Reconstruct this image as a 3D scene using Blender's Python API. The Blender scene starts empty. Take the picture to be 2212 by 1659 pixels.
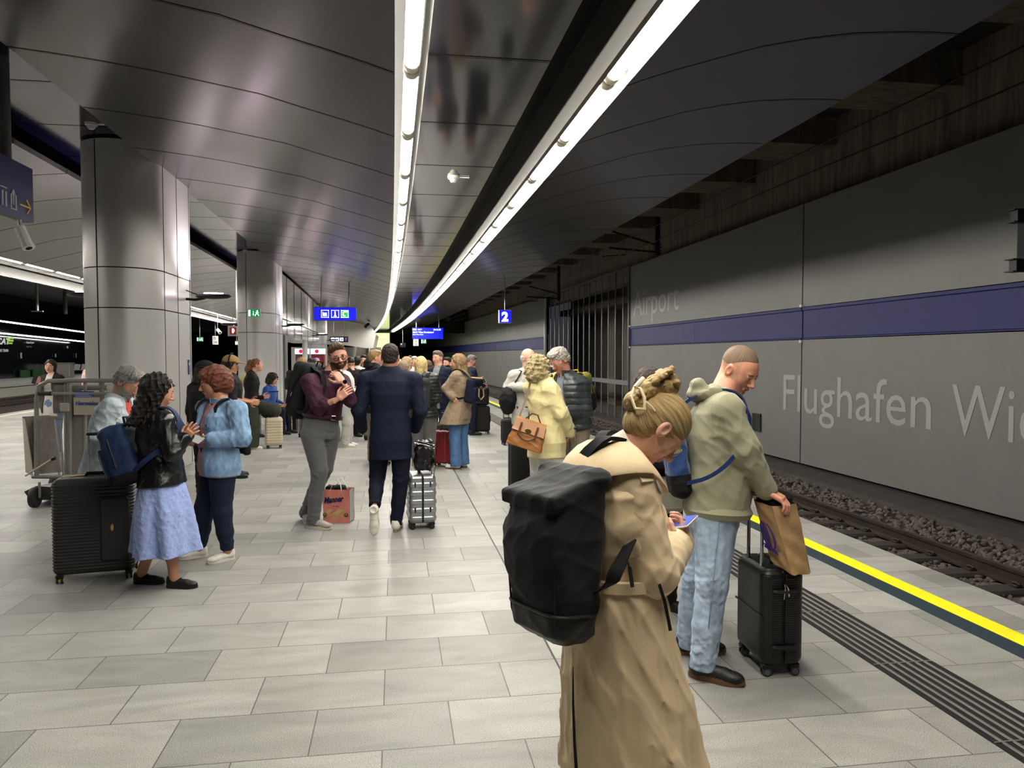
import bpy, math, random
import numpy as np
from mathutils import Vector, Matrix
random.seed(7)
SC=bpy.context.scene; COL=SC.collection
PI=math.pi
# ---------------------------------------------------------------- camera
F=1600.; CH=1.72
PITCH=math.atan(61.5/F); YAW=math.atan(245*math.cos(PITCH)/F); K=.0005
cy_,sy_=math.cos(YAW),math.sin(YAW); cp_,sp_=math.cos(PITCH),math.sin(PITCH)
FW=np.array((sy_*cp_,cy_*cp_,-sp_)); RT=np.array((cy_,-sy_,0.)); UP=np.array((sy_*sp_,cy_*sp_,cp_))
CAM=np.array((0,0,CH))
cd=bpy.data.cameras.new('camera'); cam=bpy.data.objects.new('camera',cd); COL.objects.link(cam)
cd.sensor_width=36; cd.lens=36*F/2212; cd.clip_start=.05; cd.clip_end=400
m=Matrix(((RT[0],UP[0],-FW[0],0),(RT[1],UP[1],-FW[1],0),(RT[2],UP[2],-FW[2],CH),(0,0,0,1)))
cam.matrix_world=m; SC.camera=cam
# ---------------------------------------------------------------- world and exposure
w=bpy.data.worlds.new('world'); SC.world=w; w.use_nodes=True
w.node_tree.nodes['Background'].inputs[0].default_value=(.55,.6,.7,1)
w.node_tree.nodes['Background'].inputs[1].default_value=.05
SC.view_settings.view_transform='Standard'; SC.view_settings.look='None'
SC.view_settings.exposure=0.0; SC.view_settings.gamma=1; SC.view_settings.use_curve_mapping=False
LAMP=95.0
# ---------------------------------------------------------------- helpers
def V(*a): return np.array(a,float)
def ray(px,py): return FW+((px-1106)/F)*RT-((py-829.5)/F)*UP
def pix(px,py,d): return CAM+ray(px,py)*d           # pixel + camera depth -> point
def gnd(px,py,z=0.):
    r=ray(px,py); return CAM+r*((z-CH)/r[2])
def dep(p): return float(np.dot(np.asarray(p)-CAM,FW))
def unit(v): v=np.asarray(v,float); return v/(np.linalg.norm(v)+1e-12)
def cx(X,Y): return X-K*Y*Y
MATS={}
def srgb(c):
    if isinstance(c,str): c=[int(c[i:i+2],16)/255 for i in (0,2,4)]
    return tuple((x/12.92 if x<=.04045 else ((x+.055)/1.055)**2.4) for x in c)+(1,)
def mat(name,col,rough=.6,metal=0,bump=0,bscale=60,emit=0,spec=.5,var=0,vscale=8,alpha=1,trans=0,coat=0,stretch=(1,1,1),sheen=0,bdist=.01,coord='Object',ior=1.45):
    if name in MATS: return MATS[name]
    m=bpy.data.materials.new(name); m.use_nodes=True; nt=m.node_tree; b=nt.nodes['Principled BSDF']
    c=srgb(col) if not (isinstance(col,tuple) and len(col)==4) else col
    b.inputs['Base Color'].default_value=c; b.inputs['Roughness'].default_value=rough
    b.inputs['Metallic'].default_value=metal; b.inputs['Specular IOR Level'].default_value=spec
    b.inputs['Coat Weight'].default_value=coat; b.inputs['Coat Roughness'].default_value=.08
    b.inputs['Sheen Weight'].default_value=sheen; b.inputs['IOR'].default_value=ior
    if emit: b.inputs['Emission Color'].default_value=c; b.inputs['Emission Strength'].default_value=emit
    if alpha<1: b.inputs['Alpha'].default_value=alpha
    if trans: b.inputs['Transmission Weight'].default_value=trans
    if bump or var:
        tc=nt.nodes.new('ShaderNodeTexCoord'); mp=nt.nodes.new('ShaderNodeMapping'); mp.inputs['Scale'].default_value=stretch
        nt.links.new(tc.outputs[coord],mp.inputs['Vector'])
    if bump:
        n=nt.nodes.new('ShaderNodeTexNoise'); n.inputs['Scale'].default_value=bscale; n.inputs['Detail'].default_value=4
        nt.links.new(mp.outputs[0],n.inputs['Vector'])
        bp=nt.nodes.new('ShaderNodeBump'); bp.inputs['Strength'].default_value=bump; bp.inputs['Distance'].default_value=bdist
        nt.links.new(n.outputs['Fac'],bp.inputs['Height']); nt.links.new(bp.outputs[0],b.inputs['Normal'])
    if var:
        n=nt.nodes.new('ShaderNodeTexNoise'); n.inputs['Scale'].default_value=vscale; n.inputs['Detail'].default_value=6; n.inputs['Roughness'].default_value=.65
        nt.links.new(mp.outputs[0],n.inputs['Vector'])
        cr=nt.nodes.new('ShaderNodeValToRGB'); cr.color_ramp.elements[0].position=.3; cr.color_ramp.elements[1].position=.7
        cr.color_ramp.elements[0].color=tuple(x*(1-var) for x in c[:3])+(1,); cr.color_ramp.elements[1].color=tuple(min(1,x*(1+var)) for x in c[:3])+(1,)
        nt.links.new(n.outputs['Fac'],cr.inputs[0]); nt.links.new(cr.outputs[0],b.inputs['Base Color'])
    MATS[name]=m; return m
def link(name,me,parent=None,loc=None):
    o=bpy.data.objects.new(name,me); COL.objects.link(o)
    if parent is not None: o.parent=parent
    if loc is not None: o.location=loc
    return o
def tag(o,label=None,cat=None,group=None,kind=None):
    if label: o['label']=label
    if cat: o['category']=cat
    if group: o['group']=group
    if kind: o['kind']=kind
    return o
def thing(name,label,cat,loc=(0,0,0),rz=0,group=None):
    o=link(name,None); o.location=loc; o.rotation_euler=(0,0,rz); o.empty_display_size=.1
    return tag(o,label,cat,group)
class MB:
    """collects polygons, builds ONE mesh object"""
    def __init__(s): s.v=[]; s.f=[]; s.m=[]; s.mats=[]; s.cur=0
    def use(s,mt):
        if mt not in s.mats: s.mats.append(mt)
        s.cur=s.mats.index(mt); return s
    def add(s,vs,fs):
        n=len(s.v); s.v+= [tuple(map(float,v)) for v in vs]; s.f+=[tuple(i+n for i in f) for f in fs]; s.m+=[s.cur]*len(fs); return s
    def box(s,c,h,M=None,bev=0):
        x,y,z=h; 
        if bev:
            b=min(bev,x*.95,y*.95,z*.95); vs=[];idx={}
            fs=[]
            for sx in(-1,1):
                for sy in(-1,1):
                    for sz in(-1,1):
                        idx[sx,sy,sz]=len(vs)
                        vs+=[(sx*x,sy*(y-b),sz*(z-b)),(sx*(x-b),sy*y,sz*(z-b)),(sx*(x-b),sy*(y-b),sz*z)]
            def I(a,k): return idx[a]+k
            for sx in(-1,1): fs.append([I((sx,-1,-1),0),I((sx,1,-1),0),I((sx,1,1),0),I((sx,-1,1),0)][::sx])
            for sy in(-1,1): fs.append([I((-1,sy,-1),1),I((-1,sy,1),1),I((1,sy,1),1),I((1,sy,-1),1)][::sy])
            for sz in(-1,1): fs.append([I((-1,-1,sz),2),I((1,-1,sz),2),I((1,1,sz),2),I((-1,1,sz),2)][::sz])
            for sx in(-1,1):
                for sy in(-1,1): fs.append([I((sx,sy,-1),0),I((sx,sy,-1),1),I((sx,sy,1),1),I((sx,sy,1),0)][::sx*sy])
                for sz in(-1,1): fs.append([I((sx,-1,sz),0),I((sx,1,sz),0),I((sx,1,sz),2),I((sx,-1,sz),2)][::sx*sz])
            for sy in(-1,1):
                for sz in(-1,1): fs.append([I((-1,sy,sz),1),I((-1,sy,sz),2),I((1,sy,sz),2),I((1,sy,sz),1)][::sy*sz])
            for a in idx:
                fs.append([I(a,0),I(a,1),I(a,2)][::a[0]*a[1]*a[2]])
        else:
            vs=[(sx*x,sy*y,sz*z) for sx in(-1,1) for sy in(-1,1) for sz in(-1,1)]
            fs=[(0,1,3,2),(4,6,7,5),(0,4,5,1),(2,3,7,6),(0,2,6,4),(1,5,7,3)]
        vs=np.array(vs)
        if M is not None: vs=vs@np.array(M).T
        return s.add(vs+np.array(c),fs)
    def tube(s,pts,r,n=8,cap=True,close=False,flat=None,up=None):
        pts=[np.array(p,float) for p in pts]; m=len(pts); rs=r if hasattr(r,'__len__') else [r]*m
        vs=[]; pu=None
        for i,p in enumerate(pts):
            if close: d=unit(pts[(i+1)%m]-pts[i-1])
            else: d=unit(pts[min(i+1,m-1)]-pts[max(i-1,0)])
            if up is not None: u=np.array(up,float)
            else: u=pu if pu is not None else (V(0,0,1) if abs(d[2])<.9 else V(1,0,0))
            u=unit(u-d*np.dot(u,d)); w=np.cross(d,u); pu=u
            fa=flat if flat else 1.
            for k in range(n):
                a=2*PI*k/n+(PI/n); vs.append(p+rs[i]*(math.cos(a)*u*fa+math.sin(a)*w))
        fs=[]
        for i in range(m if close else m-1):
            j=(i+1)%m
            for k in range(n): fs.append((i*n+k,i*n+(k+1)%n,j*n+(k+1)%n,j*n+k))
        if cap and not close: fs+=[tuple(range(n))[::-1],tuple((m-1)*n+k for k in range(n))]
        return s.add(vs,fs)
    def ribbon(s,pts,side,w,t):
        """flat strap: rectangle section swept along pts; side = width direction (one or per point)"""
        pts=[np.array(p,float) for p in pts]; m=len(pts); vs=[]
        for i,p in enumerate(pts):
            d=unit(pts[min(i+1,m-1)]-pts[max(i-1,0)]); sd=side[i] if isinstance(side,list) else side
            sd=unit(np.array(sd,float)-d*np.dot(sd,d)); n=np.cross(d,sd); ww=w[i] if hasattr(w,'__len__') else w
            for a,b in((-1,-1),(1,-1),(1,1),(-1,1)): vs.append(p+sd*a*ww/2+n*b*t/2)
        fs=[]
        for i in range(m-1):
            for k in range(4): fs.append((i*4+k,i*4+(k+1)%4,i*4+4+(k+1)%4,i*4+4+k))
        fs+=[(3,2,1,0),tuple((m-1)*4+k for k in range(4))]
        return s.add(vs,fs)
    def lathe(s,prof,c=(0,0,0),n=20,M=None,cap=True):
        vs=[]
        for r,z in prof:
            for k in range(n): a=2*PI*k/n; vs.append((r*math.cos(a),r*math.sin(a),z))
        fs=[]
        for i in range(len(prof)-1):
            for k in range(n): fs.append((i*n+k,i*n+(k+1)%n,i*n+n+(k+1)%n,i*n+n+k))
        if cap: fs+=[tuple(range(n))[::-1],tuple((len(prof)-1)*n+k for k in range(n))]
        vs=np.array(vs)
        if M is not None: vs=vs@np.array(M).T
        return s.add(vs+np.array(c),fs)
    def prism(s,poly,h0,h1,fr=None):
        """poly (a,b) extruded along third axis; fr maps (a,b,h)->xyz"""
        n=len(poly); vs=[(a,b,h0) for a,b in poly]+[(a,b,h1) for a,b in poly]
        if fr: vs=[fr(*v) for v in vs]
        return s.add(vs,[tuple(range(n))[::-1],tuple(range(n,2*n))]+[(k,(k+1)%n,n+(k+1)%n,n+k) for k in range(n)])
    def build(s,name,mt=None,parent=None,smooth=35,loc=None):
        me=bpy.data.meshes.new(name); me.from_pydata(s.v,[],s.f)
        if mt is not None and not s.mats: me.materials.append(mt)
        for q in s.mats: me.materials.append(q)
        if s.mats: me.polygons.foreach_set('material_index',s.m)
        me.validate(); me.update()
        if smooth:
            me.polygons.foreach_set('use_smooth',[True]*len(me.polygons)); me.set_sharp_from_angle(angle=math.radians(smooth))
        import bmesh
        bm=bmesh.new(); bm.from_mesh(me); bmesh.ops.recalc_face_normals(bm,faces=bm.faces); bm.to_mesh(me); bm.free()
        return link(name,me,parent,loc)
def rotz(a): c,s=math.cos(a),math.sin(a); return np.array(((c,-s,0),(s,c,0),(0,0,1.)))
def frame(R,Fv,U): return np.stack([R,Fv,U],1)     # columns
def text(body,size,mt,parent=None,name='lettering',O=(0,0,0),R=(1,0,0),U=(0,0,1),sx=1,align='LEFT',ext=.002,spacing=1,shear=0,bold=0):
    cu=bpy.data.curves.new(name,'FONT'); cu.body=body; cu.size=size; cu.align_x=align; cu.extrude=ext; cu.space_character=spacing; cu.shear=shear; cu.offset=bold; cu.resolution_u=3
    t=bpy.data.objects.new(name,cu); COL.objects.link(t)
    me=bpy.data.meshes.new_from_object(t.evaluated_get(bpy.context.evaluated_depsgraph_get()))
    bpy.data.objects.remove(t); me.materials.clear(); me.materials.append(mt)
    co=np.empty(len(me.vertices)*3); me.vertices.foreach_get('co',co); co=co.reshape(-1,3)
    R=unit(R); U=unit(U); N=np.cross(R,U)
    w=co[:,:1]*R*sx+co[:,1:2]*U+co[:,2:3]*N+np.array(O,float)
    me.vertices.foreach_set('co',w.ravel()); me.update()
    return link(name,me,parent)
def sweep(mb,prof,Y0,Y1,ys=None,dy=1.5,closed=True,bend=True):
    if ys is None:
        n=max(1,int((Y1-Y0)/dy)); ys=[(Y0+(Y1-Y0)*i/n,0) for i in range(n+1)]
    m=len(prof); vs=[]
    for y,dz in ys:
        for X,z in prof: vs.append((X-(K*y*y if bend else 0),y,z+dz))
    fs=[]
    for i in range(len(ys)-1):
        for k in range(m if closed else m-1): fs.append((i*m+k,i*m+(k+1)%m,(i+1)*m+(k+1)%m,(i+1)*m+k))
    if closed: fs+=[tuple(range(m)),tuple((len(ys)-1)*m+k for k in range(m))[::-1]]
    return mb.add(vs,fs)
def copyof(o,loc,rz=None,label=None):
    c=o.copy(); COL.objects.link(c); c.location=loc
    if rz is not None: c.rotation_euler[2]=rz
    if label: c['label']=label
    for ch in o.children:
        d=ch.copy(); COL.objects.link(d); d.parent=c
        for g in ch.children:
            e=g.copy(); COL.objects.link(e); e.parent=d
    return c
# ================================================================ SETTING
def nodes(m): return m.node_tree.nodes,m.node_tree.links,m.node_tree.nodes['Principled BSDF']
# --- granite floor: running bond that follows the gentle bend of the platform
mf=mat('granite',(.5,.5,.48),.33,spec=.22); N,L,B=nodes(mf)
tc=N.new('ShaderNodeTexCoord'); sep=N.new('ShaderNodeSeparateXYZ'); L.new(tc.outputs['Object'],sep.inputs[0])
def math_(op,a,b=None):
    n=N.new('ShaderNodeMath'); n.operation=op
    for i,x in enumerate((a,b)):
        if x is None: continue
        if isinstance(x,(int,float)): n.inputs[i].default_value=x
        else: L.new(x,n.inputs[i])
    return n.outputs[0]
yy=math_('MULTIPLY',sep.outputs[1],sep.outputs[1]); xx=math_('ADD',sep.outputs[0],math_('MULTIPLY',yy,K))
cmb=N.new('ShaderNodeCombineXYZ'); L.new(math_('ADD',xx,63+.075),cmb.inputs[0]); L.new(math_('ADD',sep.outputs[1],42+.145),cmb.inputs[1])
br=N.new('ShaderNodeTexBrick'); L.new(cmb.outputs[0],br.inputs['Vector']); br.offset=.5; br.squash=1
for k,v in {'Scale':1,'Mortar Size':.0032,'Mortar Smooth':.1,'Bias':0,'Brick Width':.63,'Row Height':.42}.items(): br.inputs[k].default_value=v
br.inputs['Color1'].default_value=(.235,.231,.218,1); br.inputs['Color2'].default_value=(.36,.356,.333,1); br.inputs['Mortar'].default_value=(.10,.09,.085,1)
n1=N.new('ShaderNodeTexNoise'); n1.inputs['Scale'].default_value=230; n1.inputs['Detail'].default_value=3; n1.inputs['Roughness'].default_value=.8; L.new(tc.outputs['Object'],n1.inputs['Vector'])
r1=N.new('ShaderNodeValToRGB'); r1.color_ramp.elements[0].position=.36; r1.color_ramp.elements[0].color=(.36,.355,.35,1); r1.color_ramp.elements[1].position=.62; r1.color_ramp.elements[1].color=(1.5,1.49,1.46,1); L.new(n1.outputs['Fac'],r1.inputs[0])
n2=N.new('ShaderNodeTexNoise'); n2.inputs['Scale'].default_value=3.5; n2.inputs['Detail'].default_value=6; n2.inputs['Distortion'].default_value=1.2
mp=N.new('ShaderNodeMapping'); mp.inputs['Scale'].default_value=(.5,1.4,1); mp.inputs['Rotation'].default_value=(0,0,.5); L.new(tc.outputs['Object'],mp.inputs[0]); L.new(mp.outputs[0],n2.inputs['Vector'])
r2=N.new('ShaderNodeValToRGB'); r2.color_ramp.elements[0].position=.3; r2.color_ramp.elements[0].color=(.8,.8,.8,1); r2.color_ramp.elements[1].position=.7; r2.color_ramp.elements[1].color=(1.1,1.1,1.1,1); L.new(n2.outputs['Fac'],r2.inputs[0])
def mul(a,b,f=1):
    n=N.new('ShaderNodeMix'); n.data_type='RGBA'; n.blend_type='MULTIPLY'; n.inputs[0].default_value=f; n.clamp_result=False
    L.new(a,n.inputs[6]); L.new(b,n.inputs[7]); return n.outputs[2]
c=mul(mul(br.outputs['Color'],r1.outputs[0]),r2.outputs[0])
ln=math_('LESS_THAN',math_('ABSOLUTE',math_('SUBTRACT',xx,.875)),.006)   # long movement joint
mx=N.new('ShaderNodeMix'); mx.data_type='RGBA'; L.new(ln,mx.inputs[0]); L.new(c,mx.inputs[6]); mx.inputs[7].default_value=(.02,.02,.02,1)
L.new(mx.outputs[2],B.inputs['Base Color'])
rr=math_('ADD',math_('MULTIPLY',n2.outputs['Fac'],.16),math_('ADD',math_('MULTIPLY',n1.outputs['Fac'],.2),.24)); L.new(rr,B.inputs['Roughness'])
bp=N.new('ShaderNodeBump'); bp.inputs['Strength'].default_value=.10; bp.inputs['Distance'].default_value=.003; L.new(n1.outputs['Fac'],bp.inputs['Height']); L.new(bp.outputs[0],B.inputs['Normal'])
fl=MB(); sweep(fl,[(-11.3,0),(4.25,0),(4.25,-.18),(3.9,-.2),(3.9,-.85),(-10.9,-.85),(-10.9,-.2),(-11.3,-.18)],-6,130)
tag(fl.build('floor',mf,smooth=0),kind='structure')
# --- far platform on the left and its wall
mconc=mat('dark_concrete','4a4743',.85,bump=.4,bscale=9,var=.35,vscale=5)
fp=MB(); sweep(fp,[(-27,0),(-21.5,0),(-21.5,-.12),(-21.75,-.14),(-21.75,-.9),(-27,-.9)],5,130); o=fp.build('floor',mat('pale_edge','a9a79c',.4,bump=.2,bscale=50),smooth=0); tag(o,kind='structure')
# --- yellow line, dark line, tactile strip
mye=mat('yellow_paint','f2e21c',.5,bump=.15,bscale=40,var=.08,vscale=3); mna=mat('slate_strip','26343c',.55,bump=.2,bscale=60)
def strip(name,X0,X1,mt,h=.003,Y0=-5,Y1=110):
    b=MB(); sweep(b,[(X0,0.0005),(X0,h),(X1,h),(X1,.0005)],Y0,Y1); return tag(b.build(name,mt,smooth=0),kind='structure')
strip('trim_1',3.655,3.80,mye); strip('trim_2',3.50,3.654,mna,.002); strip('trim_3',-10.95,-10.83,mat('pale_paint','d8d6bc',.6))
strip('trim_4',2.60,2.965,mat('rubber_black','0b0b0c',.75,bump=.3,bscale=90),.003)
b=MB()
for i in range(6): X=2.648+.0535*i; sweep(b,[(X-.009,.003),(X-.006,.007),(X+.006,.007),(X+.009,.003)],-5,110)
for k in range(60): y=-.5+k*.84; b.box((cx(2.782,y),y,.0052),(.175,.004,.0022))
tag(b.build('trim_5',mat('tactile_rib','6a655e',.5,bump=.3,bscale=120),smooth=0),kind='structure')
# --- track bed on the right
mball=mat('ballast','57504a',.95,bump=.8,bscale=14,var=.5,vscale=20,bdist=.03)
b=MB(); sweep(b,[(3.9,-.82),(7.15,-.74),(7.15,-1),(3.9,-1)],-6,130); tag(b.build('ground',mball,smooth=0),kind='structure')
b=MB(); sweep(b,[(7.15,-.44),(7.22,-.44),(7.22,-.5),(8.3,-.5),(8.3,-1),(7.15,-1)],-6,130); tag(b.build('walkway',mat('walk_slab','3b3733',.9,bump=.5,bscale=30,var=.3,vscale=6),smooth=0),kind='structure')
def stones(name,x0,x1,y0,y1,n,z,label,s0=.03,seed=1):
    rng=np.random.default_rng(seed); ico=np.array([(0,0,1),(.89,0,.45),(.28,.85,.45),(-.72,.53,.45),(-.72,-.53,.45),(.28,-.85,.45),(.72,.53,-.45),(-.28,.85,-.45),(-.89,0,-.45),(-.28,-.85,-.45),(.72,-.53,-.45),(0,0,-1)])
    fi=[(0,1,2),(0,2,3),(0,3,4),(0,4,5),(0,5,1),(1,6,2),(2,7,3),(3,8,4),(4,9,5),(5,10,1),(2,6,7),(3,7,8),(4,8,9),(5,9,10),(1,10,6),(11,7,6),(11,8,7),(11,9,8),(11,10,9),(11,6,10)]
    vs=[];fs=[]
    for i in range(n):
        t=rng.random()**1.9; y=y0+(y1-y0)*t; x=x0+(x1-x0)*rng.random(); s=s0*(.6+rng.random()*.8)
        p=ico*s*(.7+.6*rng.random((12,3)))*np.array((1,1,.75)); a=rng.random()*6.28; p=p@rotz(a).T
        k=len(vs); vs+=list(map(tuple,p+np.array((cx(x,y),y,z(x)+rng.random()*.02)))); fs+=[(a+k,b_+k,c_+k) for a,b_,c_ in fi]
    me=bpy.data.meshes.new(name); me.from_pydata(vs,[],fs); me.materials.append(mball); return tag(link(name,me),label,'stones',kind='stuff')
stones('ballast',6.62,7.13,4.5,45,5200,lambda x:-.70+ (x-6.62)*.35,'loose grey brown ballast stones heaped between the right rail and the walkway kerb',.032,3)
stones('ballast',4.6,6.45,4.5,40,5200,lambda x:-.76,'loose dark ballast stones between the sleepers of the track at platform 2',.032,4)
def rail(X,label,X2=None,Y0=-4,Y1=125,zt=-.55):
    b=MB(); sweep(b,[(X-.036,zt),(X+.036,zt),(X+.036,zt-.035),(X+.009,zt-.05),(X+.009,zt-.13),(X+.07,zt-.155),(X+.07,zt-.17),(X-.07,zt-.17),(X-.07,zt-.155),(X-.009,zt-.13),(X-.009,zt-.05),(X-.036,zt-.035)],Y0,Y1)
    return tag(b.build('rail',mat('rail_steel','4c4039',.38,metal=.7,bump=.2,bscale=40,var=.3,vscale=6),smooth=40),label,'rail')
rail(6.5,'steel rail farther from the platform edge of track 2'); rail(5.06,'steel rail close under the platform edge of track 2')
rail(-19.4,'steel rail nearest the far left platform',zt=-.5,Y0=10); rail(-17.9,'steel rail on the far left track, nearer the island platform',zt=-.5,Y0=10)
b=MB(); sweep(b,[(-21.6,-.72),(-10.9,-.72),(-10.9,-1),(-21.6,-1)],5,130); tag(b.build('ground',mball,smooth=0),kind='structure')
# sleepers with rail clips
ms=mat('sleeper','35302c',.9,bump=.5,bscale=25,var=.3,vscale=9)
s0=MB().box((0,0,-.76),(1.22,.13,.06),bev=.03).build('railway_sleeper',ms)
tag(s0,'dark railway sleeper crossing under the rails of track 2','sleeper',group='sleepers of the track at platform 2')
for X in (-.72-.1,-.72+.1,.72-.1,.72+.1):
    MB().box((X,0,-.69),(.045,.05,.018),bev=.01).tube([(X,-.05,-.665),(X,0,-.655),(X,.05,-.665)],.012,6).build('rail_clip',mat('clip_steel','2b2521',.6,metal=.5),s0)
ys=[4.3+.62*i for i in range(60)]
for i,y in enumerate(ys):
    if i==0: s0.location=(cx(5.78,y),y,0)
    else: copyof(s0,(cx(5.78,y),y,0))
# --- right wall: grey panels with blue band
mwall=mat('wall_panel','666562',.52,metal=.1,bump=.06,bscale=3,var=.06,vscale=1.2)
mband=mat('wall_band','25255a',.55,var=.05,spec=.3)
mblk=mat('soft_black','060606',.8); mdark=mat('dark_steel','17181c',.5,metal=.4)
panels=[(-4,3.22),(3.25,13.65),(13.69,24.08),(36.75,51.4),(51.45,66),(66.05,81),(81.05,96),(96.05,124)]
wr=MB()
for y0,y1 in panels:
    sweep(wr,[(8.0,-.42),(8.0,2.03),(8.06,2.03),(8.06,-.42)],y0,y1); sweep(wr,[(8.0,2.68),(8.0,4.7),(8.06,4.7),(8.06,2.68)],y0,y1)
tag(wr.build('wall_right',mwall,smooth=0),kind='structure')
wb=MB()
for y0,y1 in panels:
    sweep(wb,[(8.012,2.075),(8.012,2.6),(7.985,2.615),(7.985,2.665),(8.05,2.665),(8.05,2.045),(7.99,2.045),(7.99,2.06)],y0,y1)
    n=max(1,round((y1-y0)/5.1))
    for k in range(1,n): y=y0+(y1-y0)*k/n; wb.box((cx(8.011,y),y,2.33),(.003,.006,.265))
tag(wb.build('trim_6',mband,smooth=0),kind='structure')
b=MB(); sweep(b,[(8.09,-.6),(8.09,4.72),(8.13,4.72),(8.13,-.6)],-5,24.1); sweep(b,[(8.09,-.6),(8.09,4.72),(8.13,4.72),(8.13,-.6)],36.7,125)
tag(b.build('wall_right',mblk,smooth=0),kind='structure')
b=MB()
for y in (3.235,13.67,24.05,36.8,51.42,66.02): 
    for z in (2.0,2.7): b.box((cx(7.975,y),y,z),(.02,.035,.025))
tag(b.build('trim_7',mat('clip_white','b8b8b4',.4),smooth=0),kind='structure')
v=thing('vent_opening','small black rectangular vent opening low in the grey wall panel','vent',(cx(7.99,15.42),15.42,.24))
MB().box((-.012,0,0),(.01,.185,.2)).build('frame',mat('vent_frame','2c2c2c',.5),v)
bb=MB(); [bb.box((-.026,-.16+.035*i,0),(.004,.006,.18)) for i in range(5)]; bb.build('slat',mat('vent_slat','3d3b39',.6),v); MB().box((-.024,.03,0),(.002,.15,.185)).build('recess',mblk,v)
# lettering on the wall
mlet=mat('wall_letter','8e8c88',.5)
def walltext(s,size,Y,z,sx=1,name='wall_lettering',label='',mt=None):
    o=text(s,size,mt or mlet,name=name,O=(0,0,0),R=(0,-1,0),U=(0,0,1),sx=sx,ext=.001)
    me=o.data; co=np.empty(len(me.vertices)*3); me.vertices.foreach_get('co',co); co=co.reshape(-1,3)
    co[:,1]+=Y; co[:,2]+=z; co[:,0]=7.995-K*co[:,1]**2+co[:,0]; me.vertices.foreach_set('co',co.ravel()); me.update()
    return tag(o,label,'lettering')
walltext('Flughafen',1.06,14.42,.60,1.105,label='large pale word Flughafen across the lower grey wall panels')
walltext('Wien',1.06,9.66,.58,.86,label='large pale letters Wi at the right edge of the grey wall')
walltext('Airport',1.18,23.75,3.02,1.05,label='pale letters Airport high on the grey wall panel beside the barred opening',mt=mat('wall_letter_mid','83847f',.45))
walltext('Wien',2.3,50.8,2.9,1.2,label='tall faint letters on the upper far wall panel',mt=mat('wall_letter_dim','666768',.45))
walltext('Wien',2.2,50.8,.3,1.2,label='tall faint letters on the lower far wall panel',mt=mat('wall_letter_dim','666768',.45))
# --- concrete upper wall, roof slab, beams
mcw=mat('stained_concrete','5b544b',.9,bump=.5,bscale=6,var=.55,vscale=5,stretch=(1,1.8,.16))
b=MB(); sweep(b,[(8.35,4.3),(8.35,6.3),(8.8,6.3),(8.8,4.3)],-6,128); sweep(b,[(8.13,4.3),(8.35,4.5),(8.35,4.3)],-6,24)
tag(b.build('wall_right',mcw,smooth=0),kind='structure')
b=MB(); sweep(b,[(-32,6.25),(9,6.25),(9,6.6),(-32,6.6)],-8,130); tag(b.build('ceiling',mat('roof_slab','24211f',.95,bump=.4,bscale=4,var=.4,vscale=2),smooth=0),kind='structure')
b=MB()
for i in range(40): y=1.2+3.14*i; b.box((cx(6.9,y),y,6.0),(1.45,.6,.28))
tag(b.build('ceiling',mcw,smooth=0),kind='structure')
# --- back and side closures
b=MB(); b.box((-10,-7.5,2.5),(19.5,.2,4)); tag(b.build('wall_back',mat('back_wall','6d6c6a',.7),smooth=0),kind='structure')
b=MB(); b.box((-14,126,2.5),(26,.2,4)); tag(b.build('wall_end',mat('tunnel_black','050505',.95),smooth=0),kind='structure')
b=MB(); sweep(b,[(-27,-.9),(-27,6.3),(-27.2,6.3),(-27.2,-.9)],-8,127); tag(b.build('wall_left',mat('wall_dark_glass','15191a',.12,spec=.6,coat=.4),smooth=0),kind='structure')
# --- recess behind the bars
b=MB(); sweep(b,[(11.3,-1),(11.3,6.3),(11.6,6.3),(11.6,-1)],18,44)
for y0,y1,d in((25.5,27.2,10.6),(29.2,31.6,10.3),(33.2,34.4,10.5)): sweep(b,[(d,-1),(d,4.1),(11.3,4.1),(11.3,-1)],y0,y1)
sweep(b,[(9.6,3.85),(9.6,4.15),(11.3,4.15),(11.3,3.85)],22,40); sweep(b,[(8.13,-.9),(8.13,-.6),(11.4,-.6),(11.4,-.9)],22,40)
tag(b.build('wall_recess',mcw,smooth=0),kind='structure')
gr=thing('barred_fence','tall grille of thin vertical steel bars closing the opening in the right wall','fence',(0,0,0))
mbar=mat('bar_steel','6e6f72',.45,metal=.6)
bb=MB(); sweep(bb,[(8.0,4.66),(8.0,4.74),(8.08,4.74),(8.08,4.66)],24.15,36.7); sweep(bb,[(8.0,.7),(8.0,.86),(8.1,.86),(8.1,.7)],24.15,36.7); bb.build('rail',mbar,gr,smooth=0)
MB().box((cx(7.98,36.7),36.7,2.1),(.05,.06,2.6)).build('post',mat('post_bright','c9c8c4',.3,metal=.5),gr); MB().box((cx(7.98,24.13),24.13,2.1),(.04,.03,2.6)).build('post',mbar,gr)
for i in range(14):
    y=24.9+.83*i; MB().tube([(cx(8.02,y),y,-.5),(cx(8.02,y),y,4.7)],.026,6).build('bar',mbar,gr)
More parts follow.
